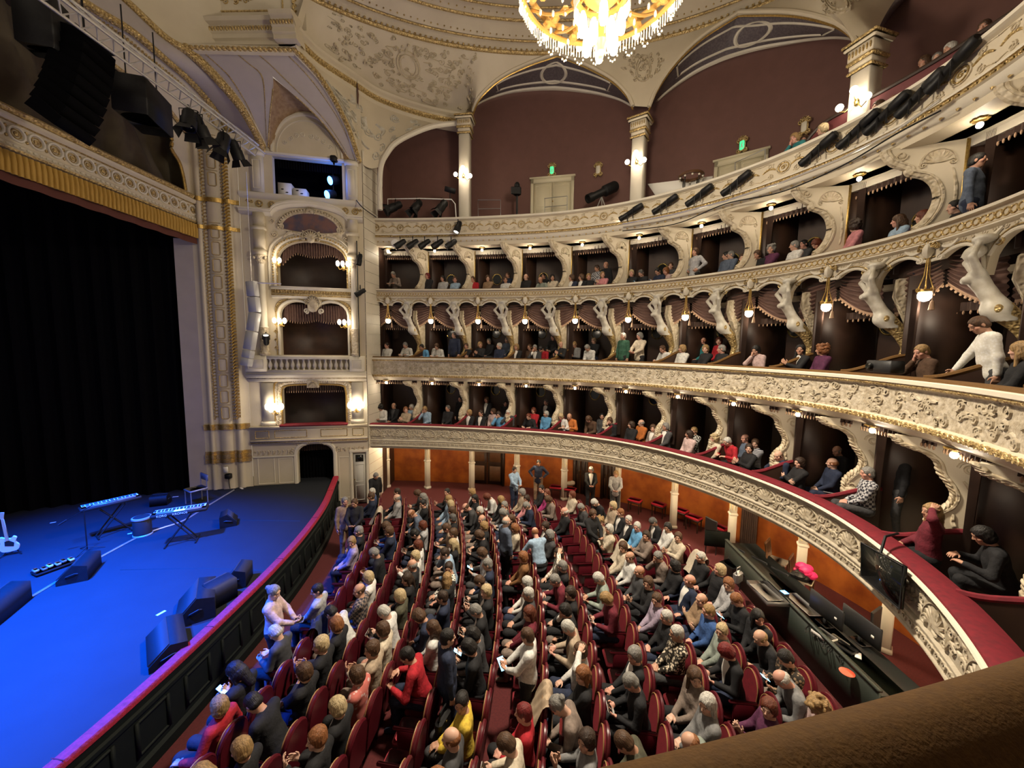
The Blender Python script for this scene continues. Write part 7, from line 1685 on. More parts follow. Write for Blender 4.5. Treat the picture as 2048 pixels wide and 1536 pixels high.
def build_pose(name):
    P = POSES[name]; J = body_joints(P); seat = P['kind'] == 'seat'; pts = [J['hc'], J['neck']] + [x for a in J['arms'] for x in a] + J['knee'] + J['ank']; lo = np.min(pts, 0) - .24; hi = np.max(pts, 0) + .24; lo[2] = max(-.01, lo[2]); lo[1] = min(lo[1], -.26)
    fine = [(J['hc'] - .135, J['hc'] + .135)] + [(a[2] - .09, a[2] + .11) for a in J['arms']]
    F = Field(lo, hi, fine, .022, .0075)
    torso(F, J); F.cap(J['neck'], J['hc'] + J['R'] @ np.array([0, -.03, -.04]), .056, .052, .02)
    for q in (0, 1):
        S, E_, Wt = J['arms'][q]; F.cap(S, E_, .050, .040, .03).cap(E_, Wt, .040, .027, .02)
        F.cap(J['hips'][q], J['knee'][q], .082, .056, .04).cap(J['knee'][q], J['ank'][q], .055, .036, .02).cap(J['ank'][q] + [0, 0, -.04], J['ank'][q] + [0, .15, -.055], .036, .03, .02)
    add_head(F, J['R'], J['hc'])
    for q in (0, 1): add_hand(F, J['arms'][q][2], P['fl'] if q == 0 else P['fr'], P['nl'] if q == 0 else P['nr'], -1 if q == 0 else 1, P['curl'])
    def hp(V):
        h = (V - J['hc']) @ J['R']; far = np.linalg.norm(h, axis=1) > .16; h[far] = (9, 9, 9); return h
    me = field_mesh('body_' + name, F, SKIN, hp)
    # top
    F = Field(lo - .02, hi + .02, [], .022, .022); torso(F, J, .016)
    F.ell(J['neck'] + J['up'] * .055, (.062, .066, .06), None, .01, sub=True)
    for q in (0, 1):
        S, E_, Wt = J['arms'][q]; F.cap(S, E_, .066, .056, .03).cap(E_, E_ + (Wt - E_) * .93, .056, .043, .03)
    if not seat: F.ell((0, -.01, .86), (.185, .135, .13), None, .05)
    T = J['T']; fwd = norm(T(0, 1, 0) - T(0, 0, 0)); o = T(0, 0, 0)
    def vf(C):
        r = C - o; x = np.abs(r @ norm(T(1, 0, 0) - o)); y = r @ fwd; z = r @ J['up']; return np.stack([np.maximum(np.maximum(x - .012 - (z - .14) * .20, .05 - y), .14 - z), y, z], -1)
    tp = field_mesh('top_' + name, F, CLOTH, vf)
    # trousers
    key = 'seat' if seat else 'stand'
    if 'leg_' + key not in MESHES:
        F = Field(np.array([-.36, -.26, -.01]), np.array([.36, .72, 1.12 if not seat else .78]), [], .022, .022)
        F.ell((0, -.02, .49 if seat else .91), (.178, .14, .12), None, .05)
        for q in (0, 1): F.cap(J['hips'][q], J['knee'][q], .098, .074, .04).cap(J['knee'][q], J['ank'][q] - [0, 0, .01], .072, .058, .03)
        if seat:
            for q in (0, 1): F.cap(J['ank'][q] + [0, .0, -.045], J['ank'][q] + [0, .16, -.06], .048, .038, .01)
        MESHES['leg_' + key] = field_mesh('trousers_' + key, F, CLOTH)
        if not seat:
            for q in (0, 1):
                F = Field(J['ank'][q] - np.array([.12, .15, .1]), J['ank'][q] + np.array([.12, .3, .1]), [], .012, .012); F.cap(J['ank'][q] + [0, -.03, -.045], J['ank'][q] + [0, .16, -.055], .046, .038, .01); MESHES[f'shoe{q}'] = field_mesh('shoe', F, BLACKPL)
    MESHES[name] = (me, tp, key, J)
for nm in POSES: build_pose(nm)
def hair_mesh(style):
    F = Field((-.17, -.22, -.36), (.17, .17, .20), [], .0105, .0105)
    if style == 'bald':
        F.ell((0, -.020, .005), (.087, .104, .080), None, 0); F.ell((0, .02, .085), (.086, .115, .072), None, .01, sub=True); F.ell((0, .12, 0), (.10, .095, .15), None, .01, sub=True); F.ell((0, -.01, -.09), (.12, .09, .06), None, .01, sub=True)
    else:
        vol = {'short': .006, 'med': .013, 'long': .012, 'curly': .020, 'bun': .008, 'up': .010}[style]
        F.ell((0, -.014, .036), (.080 + vol, .100 + vol, .090 + vol), None, 0)
        if style in ('med', 'curly'):
            F.ell((0, -.035, -.03), (.092 + vol * .6, .085 + vol * .5, .085), None, .03)
        if style == 'long':
            F.ell((0, -.04, -.04), (.094, .075, .10), None, .03); F.cap((0, -.085, -.05), (0, -.10, -.25), .07, .05, .04)
            for q in (-1, 1): F.cap((.075 * q, -.01, -.03), (.085 * q, .01, -.20), .03, .022, .02)
        if style == 'curly':
            r_ = random.Random(2)
            for i in range(46):
                a, z = r_.uniform(0, 6.28), r_.uniform(-.09, .13); rr_ = math.sqrt(max(.1, 1 - ((z - .03) / .14) ** 2)); F.ell((.10 * rr_ * math.cos(a), -.02 + .115 * rr_ * math.sin(a), z), (.026, .026, .026), None, .012)
        if style == 'bun': F.ell((0, -.125, .05), (.042, .04, .042), None, .015)
        if style == 'short': F.ell((0, -.045, -.03), (.084, .070, .06), None, .03)
        top = .075 if style in ('med', 'long', 'curly') else .088
        F.ell((0, .125, -.045), (.070, .10, top + .055), None, .012, sub=True)
        if style in ('short', 'up', 'bun'): F.ell((0, .05, -.10), (.13, .085, .085), None, .012, sub=True); F.ell((0, -.02, -.15), (.13, .12, .075), None, .01, sub=True)
        elif style in ('med', 'curly'): F.ell((0, .02, -.19), (.16, .16, .085), None, .01, sub=True)
    V, Q = F.mesh(); r_ = np.random.RandomState(4); d = V / (np.linalg.norm(V, axis=1, keepdims=True) + 1e-9); n = np.sin(V[:, 0] * 95 + np.sin(V[:, 2] * 60) * 2) * np.sin(V[:, 2] * 45 + V[:, 1] * 70); V = V + d * (n * (.0016 if style in ('short', 'bald') else .003))[:, None]
    me = bpy.data.meshes.new('hair_' + style); set_mesh(me, V, Q, np.zeros((0, 3), int)); me.materials.append(HAIRM); me.shade_smooth(); return me
HAIR = {s: hair_mesh(s) for s in ('short', 'med', 'long', 'curly', 'bun', 'bald', 'up')}
gm = MB()
for q in (-1, 1): gm.tube([(.031 * q + .021 * math.cos(a), .103, .008 + .017 * math.sin(a)) for a in np.linspace(0, 2 * PI, 12, endpoint=False)], .003, 4, closed=True); gm.tube([(.05 * q, .100, .014), (.078 * q, .05, .014), (.082 * q, -.01, .008)], .003, 4)
gm.tube([(-.011, .104, .012), (.011, .104, .012)], .003, 4)
_g = bpy.data.meshes.new('glasses'); set_mesh(_g, np.concatenate(gm.v), np.concatenate(gm.q), np.concatenate(gm.t)); _g.materials.append(BLACKPL)

HC = {'g': ('grey', (.24, .23, .21)), 'w': ('white', (.56, .54, .49)), 'k': ('black', (.010, .008, .007)), 'b': ('dark brown', (.035, .018, .010)), 'o': ('brown', (.085, .042, .020)), 'y': ('blond', (.34, .21, .085)), 'l': ('pale blond', (.52, .40, .22)),
      'r': ('auburn', (.13, .030, .012)), 'R': ('red', (.16, .012, .012)), 'n': ('ginger', (.26, .10, .035)), 'd': ('dark grey', (.10, .095, .09))}
HSN = {'s': 'short', 'm': 'med', 'L': 'long', 'c': 'curly', 'u': 'bun', 'd': 'bald', 'p': 'up'}
HSL = {'short': 'short {} hair', 'med': 'chin-length {} hair', 'long': 'long {} hair', 'curly': 'curly {} hair', 'bun': '{} hair in a bun', 'bald': 'balding {} hair', 'up': 'short {} hair'}
TC = {'black': (.010, .010, .012), 'navy': (.016, .024, .055), 'dgrey': (.055, .055, .058), 'grey': (.20, .20, .20), 'lgrey': (.40, .40, .41), 'white': (.66, .65, .62), 'cream': (.58, .50, .38), 'beige': (.40, .31, .22), 'taupe': (.22, .17, .14), 'tan': (.26, .17, .10),
      'brown': (.085, .045, .025), 'caramel': (.22, .10, .035), 'red': (.40, .012, .022), 'maroon': (.13, .010, .022), 'pink': (.55, .22, .24), 'lpink': (.55, .40, .38), 'magenta': (.35, .03, .15), 'plum': (.09, .018, .06), 'orange': (.50, .15, .03), 'yellow': (.66, .46, .05),
      'green': (.03, .10, .06), 'olive': (.075, .072, .045), 'teal': (.02, .17, .18), 'sage': (.26, .30, .26), 'lblue': (.30, .42, .56), 'blue': (.04, .10, .28), 'sky': (.12, .33, .58), 'bluegrey': (.11, .14, .20), 'lilac': (.36, .29, .38)}
TCN = {'dgrey': 'dark grey', 'lgrey': 'light grey', 'lpink': 'pale pink', 'lblue': 'light blue', 'bluegrey': 'blue-grey', 'sky': 'sky blue', 'caramel': 'caramel brown', 'beige': 'beige'}
POSEN = {'lap': 'hands in lap', 'left': 'head turned left', 'right': 'head turned right', 'read': 'reading a programme', 'cross': 'arms folded', 'chin': 'hand at chin', 'bent': 'bending forward', 'rest': 'leaning back', 'farleft': 'turned far left', 'farright': 'turned far right', 'hair': 'hand raised to hair', 'phone': 'looking at phone', 'talk': 'gesturing', 'lean': 'leaning forward', 'stand': 'standing', 'hips': 'standing hands on hips', 'front': 'standing hands together', 'reach': 'standing bent forward', 'cane': 'standing stooped'}
PEOPLE = []
SKT = [(.50, .29, .20), (.46, .25, .17), (.54, .33, .24), (.42, .23, .15), (.52, .27, .20)]
def person(xyz, rz, hair, top, pose, where, group, legs=None, pat=None, vee=None, glasses=False, scale=None):
    me, tp, key, J = MESHES[pose]; hs, hc = HSN[hair[0]], HC[hair[1]]; sc = scale or rnd.uniform(.96, 1.03)
    o = bpy.data.objects.new('person', me); COL.objects.link(o); o.location = xyz; o.rotation_euler = (0, 0, rz); o.scale = (sc, sc, sc); o.color = (*SKT[rnd.randrange(5)], 1)
    t = bpy.data.objects.new('top', tp); COL.objects.link(t); t.parent = o; t.color = (*TC[top], 1)
    if pat: t.material_slots[0].link = 'OBJECT'; t.material_slots[0].material = PATS[pat]
    elif vee: t.material_slots[0].link = 'OBJECT'; t.material_slots[0].material = SHIRTV if vee == 'w' else SHIRTD
    l = bpy.data.objects.new('trousers', MESHES['leg_' + key]); COL.objects.link(l); l.parent = o; lc = legs or rnd.choice(('black', 'black', 'dgrey', 'navy', 'black', 'taupe')); l.color = (*TC[lc], 1)
    if key == 'stand':
        for q in (0, 1): s = bpy.data.objects.new('shoe', MESHES[f'shoe{q}']); COL.objects.link(s); s.parent = o
    h = bpy.data.objects.new('hair', HAIR[hs]); COL.objects.link(h); h.parent = o; h.matrix_local = Matrix.Translation(J['hc']) @ Matrix(J['R'].tolist()).to_4x4(); h.color = (*hc[1], 1)
    if glasses: g = bpy.data.objects.new('glasses', _g); COL.objects.link(g); g.parent = o; g.matrix_local = h.matrix_local.copy()
    garment = {'leopard': 'leopard-print', 'check': 'checked', 'stripe': 'striped', 'floral': 'flowered', 'pattern': 'patterned'}.get(pat, '')
    if key == 'stand' and 'box' in where: where = 'standing, ' + where
    lab = f"person, {HSL[hs].format(hc[0])}, {garment + ' ' if garment else ''}{TCN.get(top, top)} top, {where}"
    if lab in LABELS: lab = lab + ', ' + POSEN[pose]
    LABELS.add(lab)
    tag(o, lab, 'person', group); PEOPLE.append(o); return o
def hand_point(o, pose, q, fwd=.09):
    P = POSES[pose]; J = MESHES[pose][3]; p = J['arms'][q][2] + norm(P['fl'] if q == 0 else P['fr']) * fwd; s = o.scale[0]; c, s_ = math.cos(o.rotation_euler.z), math.sin(o.rotation_euler.z); return np.array(o.location) + np.array([p[0] * c - p[1] * s_, p[0] * s_ + p[1] * c, p[2]]) * s
# ================================================================ stalls: seats and audience
RX0, RDX = -3.65, .866
def row_x(n, y): return RX0 + RDX * (n - 1) - .0275 * (y - 7.35) ** 2       # top of the backrest of row n
PITCHY = .505
PS = 1.10                                                      # size of the sitters and seats
def seat_proto():
    t = thing('theatre_seat', 'x', 'seat', local=True)                           # faces +y, origin on the floor below the sitter
    bw = .235
    prof = [(-bw, .30), (bw, .30), (bw, .74)] + [(bw * math.cos(a), .74 + .24 * math.sin(a)) for a in np.linspace(.15, PI - .15, 9)] + [(-bw, .74)]
    bf = lambda u, v, d: (u, -.20 - (v - .3) * .10 - d, v)
    m = MB(); m.prism(prof, bf, -.0, .055); m.build('back_shell', SEATRED, t, smooth=False)
    pc = [(u * .9, .34 + (v - .30) * .92) for u, v in prof]; m = MB(); m.prism(pc, bf, -.035, .0); m.build('back_cushion', REDVEL, t, smooth=False)
    edge = [(bw * math.cos(a), .74 + .24 * math.sin(a)) for a in np.linspace(-.0, PI, 13)]; edge = [(bw, .5)] + edge + [(-bw, .5)]; m = MB(); m.tube([bf(u * 1.0, v + .004, .025) for u, v in edge], .026, 6); m.tube([bf(u * .93, v - .012, -.03) for u, v in edge], .009, 5, mi=1); m.build('gilt_edged_frame', [SEATRED, mat('tan_braid', (.30, .17, .07), .5)], t)
    m = MB(); m.rbox((0, .02, .34), (.45, .46, .10), .03); m.build('seat_cushion', REDVEL, t, smooth=False)
    m = MB(); m.rbox((.26, .0, .64), (.06, .42, .045), .015); m.rbox((.26, -.02, .32), (.035, .34, .64), .01); m.build('armrest', SEATRED, t, smooth=False)
    return t
SEAT = seat_proto(); SEATS = {}
def ring_off(x, y):
    s = np.linspace(0, RL, 500); P = ring(s); d = np.hypot(P[:, 0] - x, P[:, 1] - y); i = int(d.argmin()); _, _, tx, ty = rframe(s[i]); return float((x - P[i, 0]) * -ty + (y - P[i, 1]) * tx)
ROWY = {}
first = True
for n in range(1, 12):
    ys = [y for y in np.arange(2.36, 14.6, PITCHY) if ring_off(row_x(n, y) - .2, y) < (-1.75 if n < 6 else -1.2 if n < 8 else -.55)]
    if n >= 9: ys = [y for y in ys if y > 3.5]
    ROWY[n] = ys; N_ = len(ys)
    for i, y in enumerate(ys):
        d = y - 7.35; rz = math.atan2(1, -.054 * d); fx, fy = -math.sin(rz), math.cos(rz); x = row_x(n, y) + fx * .30
        lab = f'red velvet theatre seat, {ORD[n - 1]} stalls row from the stage, {ORD[N_ - 1 - i]} from the far end'
        r = SEAT if first else dup(SEAT); first = False
        r.location = (x, y + fy * .30, 0); r.rotation_euler = (0, 0, rz); r['label'] = lab; r['group'] = 'red velvet seats of the stalls'; r.scale = (.97, 1.05, PS * .98); SEATS[n, i] = [r, None]
def zp(view, x, y):
    X, Y, S = {'A': (640, 940, 4.096), 'B': (1080, 940, 4.096), 'D': (300, 1150, 3.98), 'E': (750, 1200, 4.096), 'F': (1150, 1200, 3.413), 'G': (720, 400, 3.938), 'H': (1200, 400, 3.938), 'I': (1600, 380, 3.746), 'J': (720, 700, 3.938), 'K': (1200, 750, 3.938), 'L': (1600, 750, 3.84), 'M': (1300, 0, 2.738)}[view]
    return X + x / S, Y + y / S
# view x y hair top pose [pattern / v-front / glasses]
STALLS = """A 645 100 sw blue left stripe|A 655 148 so navy lap|A 840 80 Lk black left|A 790 150 mo dgrey read|A 832 128 sb navy lap|A 1005 115 sk black talk|A 1045 150 my black lap w|A 1250 95 sg navy read|A 1455 105 mg beige lap|A 1295 180 mr white bent|A 1500 170 mo taupe read
A 1535 210 mb pink left|A 1690 135 Lr magenta left|A 1715 160 sk black left|A 1955 185 mr cream lap|A 640 215 dg lgrey lap|A 865 205 Lg white lap|A 860 270 sk black left|A 1050 225 my lblue lap|A 1085 245 ml lblue right|A 1100 305 mo white lap|A 1235 285 do dgrey bent|A 1335 270 my black right
A 1335 330 sw black lap|A 1345 390 dg black left|A 1555 255 mg lgrey read|A 1565 300 sg dgrey left v|A 1455 395 my black lap|A 1600 370 mo black left|A 855 340 dn bluegrey bent|A 1110 380 sd black right|A 880 420 mr lgrey lap|A 1120 430 mo white left|A 610 430 mo blue read|A 345 495 sg black cross
A 240 570 my lilac farleft|A 610 505 mo navy left|A 850 520 sk black read|A 1070 490 so beige read|A 1105 570 Ll black lap|A 1375 530 mo black read|A 1665 480 mn cream lap|A 1870 430 mb black left w|A 1905 500 mg dgrey right|A 425 655 sg black read|A 410 830 ml white lap pattern|A 345 955 do taupe left check
A 820 630 mr white lap|A 835 700 ml white talk|A 765 770 dg black lap|A 725 880 Lb black left|A 1050 635 sb lblue chin|A 1085 860 Ly black farright|A 1310 665 mo lgrey phone|A 1390 775 sg navy lap w|A 1715 730 mn caramel lap|A 1330 900 so dgrey read|A 1400 985 ml black talk w|A 955 945 sb black farleft pattern glasses
A 1030 1045 sb navy lap w|A 690 1030 ml olive lap|A 1690 945 mw white lap pattern|A 1755 1020 sw dgrey lap v|A 1960 690 mb tan hair pattern|A 2025 765 sg black right|A 30 975 sk lgrey left|A 245 1130 sk white bent|A 195 1270 mn black lap|A 110 1400 ml black talk|A 610 1165 sw white read|A 560 1310 mo cream lap
A 465 1470 mo beige talk|A 1010 1230 Lo white lap|A 910 1410 mo navy bent|A 1385 1140 sg black read w|A 1660 1225 Lr maroon left|A 1310 1430 mk black phone
D 1080 490 sw dgrey read v|D 1350 700 mo black cross|D 1115 900 sk black bent|D 780 800 Lk black phone|D 560 1050 my red rest|D 1000 1250 Ly black phone|D 790 1450 my black lap|D 1470 1290 mn black talk|D 1530 1060 ml black lap w glasses|D 1740 800 mo lpink lap floral
E 390 530 sk red lean glasses|E 890 390 mk dgrey phone|E 740 840 sk yellow farleft|E 730 1110 dn dgrey lap v|E 680 1360 mn black lap|E 1170 940 sR red lap|E 1100 1230 so cream read glasses|E 1700 160 sw beige read v|E 1710 400 mo white hair|E 1660 540 Ln black left|E 1690 880 ug taupe bent|E 1860 1150 mb grey talk|E 1640 60 mk black chin w
F 240 20 my maroon read|F 520 20 so lilac left|F 580 130 sw black lap|F 800 280 sw cream lap leopard|F 480 390 mg black left w|F 510 580 sg black read|F 800 690 Lw grey left|F 900 480 Lo taupe farleft|F 1110 370 mR black read w|F 980 60 sy blue lap|F 1090 210 sl sage left|F 1290 30 sn black phone|F 1395 150 Lk black farleft|F 1465 300 dy black lean
F 1650 420 sk tan phone leopard|F 1350 580 dw grey bent|F 1480 710 mr plum talk|F 1740 600 cy lpink read|F 500 985 so olive bent|F 950 830 dn sage bent
B 235 285 sg dgrey read|B 260 340 dw black lap|B 610 230 sw black bent|B 695 290 ml beige lap|B 765 320 sn black lap w|B 805 390 sd black read w|B 960 320 sw black left w|B 590 430 cy beige farleft|B 670 500 mw cream cross|B 895 460 sw sky left|B 950 520 mb taupe talk|B 1080 420 mk white left|B 1170 470 mo cream talk|B 770 640 mo cream left
B 800 700 do white lap|B 1135 700 sg taupe chin|B 1190 790 mk black right|B 920 830 dn dgrey lap v|B 575 890 sw sage read|B 905 930 mo black talk|B 1420 705 sw black lap|B 1470 830 ml black rest|B 1280 890 dn navy rest w|B 1690 940 mn lgrey left|B 1400 1050 dn tan cross|B 255 870 sg maroon lean|B 260 1010 mb black left"""
ENT = []
for e in STALLS.replace('\n', '|').split('|'):
    q = e.split(); u, v = zp(q[0], float(q[1]), float(q[2])); ENT.append((u, v, q[3], q[4], q[5], q[6:]))
placed = []; SITTERS = []
for (u, v, hair, top, pose, ex) in ENT:
    hp = MESHES[pose][3]['hc']; hz = hp[2] if True else 1.2; p = at_z(u, v, hz * PS); d = p[1] - 7.35
    nrow = 1 + (p[0] + .30 + hp[1] * PS + .0275 * d * d - RX0) / RDX; placed.append((nrow, p[1], hair, top, pose, ex))
placed.sort(key=lambda a: abs(a[0] - round(a[0])))
for (nr_, y, hair, top, pose, ex) in placed:
    best = None
    for n in ROWY:
        for i, ys in enumerate(ROWY[n]):
            if SEATS[n, i][1] is None:
                c = ((n - nr_) * 1.0) ** 2 + ((ys - y) * 1.25) ** 2
                if best is None or c < best[0]: best = (c, n, i)
    c, n, i = best; r = SEATS[n, i][0]; SEATS[n, i][1] = True; dy = max(-.07, min(.07, y - ROWY[n][i])); rz = r.rotation_euler.z
    if c > .5: print('far seat', round(nr_, 2), round(y, 2), n, round(ROWY[n][i], 2), hair, top)
    pt = next((x for x in ex if x in PATS), None); vee = 'w' if 'w' in ex else 'd' if 'v' in ex else None
    o = person((r.location.x, r.location.y + dy, 0.0), rz + rnd.uniform(-.06, .06), hair, top, pose, f'{ORD[n - 1]} stalls row, {ORD[len(ROWY[n]) - 1 - i]} from far end', 'audience seated in the stalls', pat=pt, vee=vee, glasses='glasses' in ex, scale=PS * rnd.uniform(.97, 1.02))
    SITTERS.append((o, pose, n, i, hair, top))
# people on their feet in the stalls
def stand_at(view, x, y, hair, top, pose, facing, where, scale=1.06, legs=None, **k):
    u, v = zp(view, x, y) if view else (x, y); hc = MESHES[pose][3]['hc'] * scale; p = at_z(u, v, hc[2]); rz = math.radians(facing); c, s = math.cos(rz), math.sin(rz)
    return person((p[0] - (hc[0] * c - hc[1] * s), p[1] - (hc[0] * s + hc[1] * c), 0), rz, hair, top, pose, where, 'people standing in the stalls', scale=scale, legs=legs, **k)
US = stand_at(None, 548, 1185, 'ug', 'lpink', 'front', -80, 'usher between stage rail and front row', 1.08, 'black')
stand_at(None, 752, 952, 'sg', 'black', 'cane', -140, 'stooped by the grey door near the stage', 1.0, 'black')
stand_at(None, 690, 1003, 'sg', 'tan', 'stand', -140, 'in a long coat at the stage rail', 1.06, 'tan')
stand_at(None, 709, 1006, 'so', 'black', 'front', -170, 'with orange scarf at the end of the front row', 1.04, 'black')
stand_at(None, 1013, 1043, 'dg', 'bluegrey', 'stand', -60, 'seen from behind in the middle of the stalls', 1.10, 'black')
stand_at(None, 1070, 1065, 'dn', 'lblue', 'reach', 20, 'bending with a black shoulder strap mid stalls', 1.06, 'black')
stand_at(None, 896, 1275, 'sk', 'navy', 'stand', -70, 'in dark jacket seen from behind, fourth row', 1.10, 'navy')
WT = stand_at(None, 1054, 1272, 'so', 'white', 'phone' if False else 'front', 80, 'in white shirt with braces, sixth row', 1.06, 'black')
stand_at(None, 1186, 1028, 'mo', 'black', 'front', -150, 'holding a bright tablet, seventh row', 1.05, 'maroon')
stand_at(None, 1077, 926, 'sk', 'navy', 'hips', 165, 'hands on hips between two stalls pillars', 1.02, 'tan')
stand_at(None, 1029, 940, 'sb', 'lblue', 'front', -140, 'by the stalls pillar near dark doors', 1.0, 'navy')
stand_at(None, 1182, 940, 'mg', 'black', 'front', 175, 'with white scarf beside a stalls pillar', 1.0, 'black', vee='w')
stand_at(None, 1232, 948, 'my', 'lgrey', 'front', 165, 'against the orange wall right of the pillar', 1.02, 'dgrey')
# ---- things held or lying about
def slab(name, label, cat, c, s, rz, m_, tilt=0.0, grp=None, face=None):
    t = thing(name, label, cat, tuple(c), rz, grp, local=True); M = rotm(tilt, 0, 0); m = MB(); m.rbox((0, 0, 0), s, .006, M=M); m.build('body', m_, t, smooth=False)
    if face: m = MB(); m.box(tuple(M @ np.array([0, 0, s[2] / 2 + .001])), (s[0] * .9, s[1] * .92, .003), M=M); m.build('lit_display', face, t, smooth=False)
    return t
i_ = 0
for (o, pose, n, i, hair, top) in SITTERS:
    wh = f'{ORD[n - 1]} stalls row, {ORD[len(ROWY[n]) - 1 - i]} seat from far end'
    if pose == 'read' and (i + n) % 2 == 0:
        c = (hand_point(o, pose, 0) + hand_point(o, pose, 1)) / 2 + [0, 0, .03]; slab('programme', 'white programme leaflet held open, ' + wh, 'booklet', c, (.20, .15, .008), o.rotation_euler.z, PAPER, .7, 'programmes in the stalls')
    if pose == 'phone' and i_ < 99:
        big = hair == 'Lk' and top == 'white'; c = hand_point(o, pose, 1) * .65 + hand_point(o, pose, 0) * .35 + np.array([0, 0, .02]); slab('tablet' if big else 'phone', ('bright tablet' if big else 'lit phone') + ' in the hands of a sitter, ' + wh, 'tablet' if big else 'phone', c, (.22, .16, .012) if big else (.09, .17, .012), o.rotation_euler.z, BLACKPL, .6, None, SCREEN)
c = hand_point(WT, 'front', 1); slab('phone', 'large lit phone held by the standing man with braces', 'phone', c, (.12, .22, .012), .5, BLACKPL, .5, None, SCREEN)
c = hand_point(US, 'front', 1); slab('programme', 'white leaflet in the hand of the usher by the rail', 'booklet', c, (.16, .12, .008), .3, PAPER, .3)
def handbag(u, v, z, rz, s, m_, label, cat='bag'):
    p = at_z(u, v, z); t = thing('handbag', label, cat, tuple(p), rz, local=True); w, d, h = s; m = MB(); m.rbox((0, 0, h / 2), (w, d, h), min(d, h) * .3); m.build('pouch', m_, t); m = MB(); m.tube([(-w * .3, 0, h * .95), (-w * .25, 0, h * 1.4), (w * .25, 0, h * 1.4), (w * .3, 0, h * .95)], .012, 5); m.build('strap', m_, t); m = MB(); m.ball((0, -d / 2, h * .7), (.02, .01, .02), 6); m.build('clasp', BRASS, t)
handbag(886, 1462, .62, 1.2, (.32, .12, .26), BLACK, 'black handbag with brass clasp held beside the sitter in yellow'); handbag(1128, 1478, .62, 1.4, (.30, .14, .24), mat('oxblood_leather', (.12, .015, .015), .4), 'dark red handbag on the lap of the taupe cardigan sitter')
handbag(1405, 1215, .6, .6, (.32, .14, .24), BLACK, 'black shiny handbag beside the sitter in blue, right stalls'); handbag(1475, 1165, .62, .6, (.30, .14, .28), GREY, 'grey handbag on a lap near the control desk'); handbag(1250, 1230, .6, 1.0, (.3, .12, .22), BLACK, 'small black bag on a lap in the ninth stalls row area')
def coat(n, i, col, label):
    r = SEATS[n, i][0]; t = thing('draped_coat', label, 'coat', tuple(r.location), r.rotation_euler.z, local=True); u = np.linspace(-.24, .24, 15); prof = np.array([(.02, .60), (-.10, .78), (-.20, .98), (-.26, 1.10), (-.33, 1.12), (-.38, 1.04), (-.385, .85), (-.39, .62)]); pr_ = resample(np.c_[prof, np.zeros(8)], 26)[:, :2]
    U, K = np.meshgrid(u, np.arange(26), indexing='ij'); Y = pr_[K, 0] - .012 + .012 * np.sin(U * 40 + K * .5); Z = pr_[K, 1] + .015 + .012 * np.sin(U * 33) - (np.abs(U) > .2) * .03; m = MB(); m.grid(np.stack([U * (1 + .2 * np.sin(K * .25)), Y, Z], -1)); m.build('cloth', col, t)
def seat_near(u, v, z=.9):
    p = at_z(u, v, z); return min(((k, (r[0].location.x - p[0]) ** 2 + (r[0].location.y - p[1]) ** 2) for k, r in SEATS.items() if r[1] is None), key=lambda q: q[1])[0]
used_c = set()
CREAMCL = mat('cream_wool', (.52, .45, .35), .95, noise=(14, (.42, .36, .28), .2))
for u, v, m_, lab in ((1075, 1420, TAN, 'beige coat draped over an empty seat near the red-haired sitter'), (752, 1010, CREAMCL, 'cream coat hung over an empty front row seat by the grey door'), (1255, 1095, CREAMCL, 'cream coat draped over an empty seat in the right stalls'), (1480, 1170, CREAMCL, 'pale coat over a seat back along the control desk'), (625, 1240, mat('navy_wool', (.02, .025, .045), .95), 'dark coat draped on an empty front row seat')):
    k = seat_near(u, v)
    if k not in used_c: used_c.add(k); SEATS[k][1] = 'coat'; coat(*k, m_, lab)

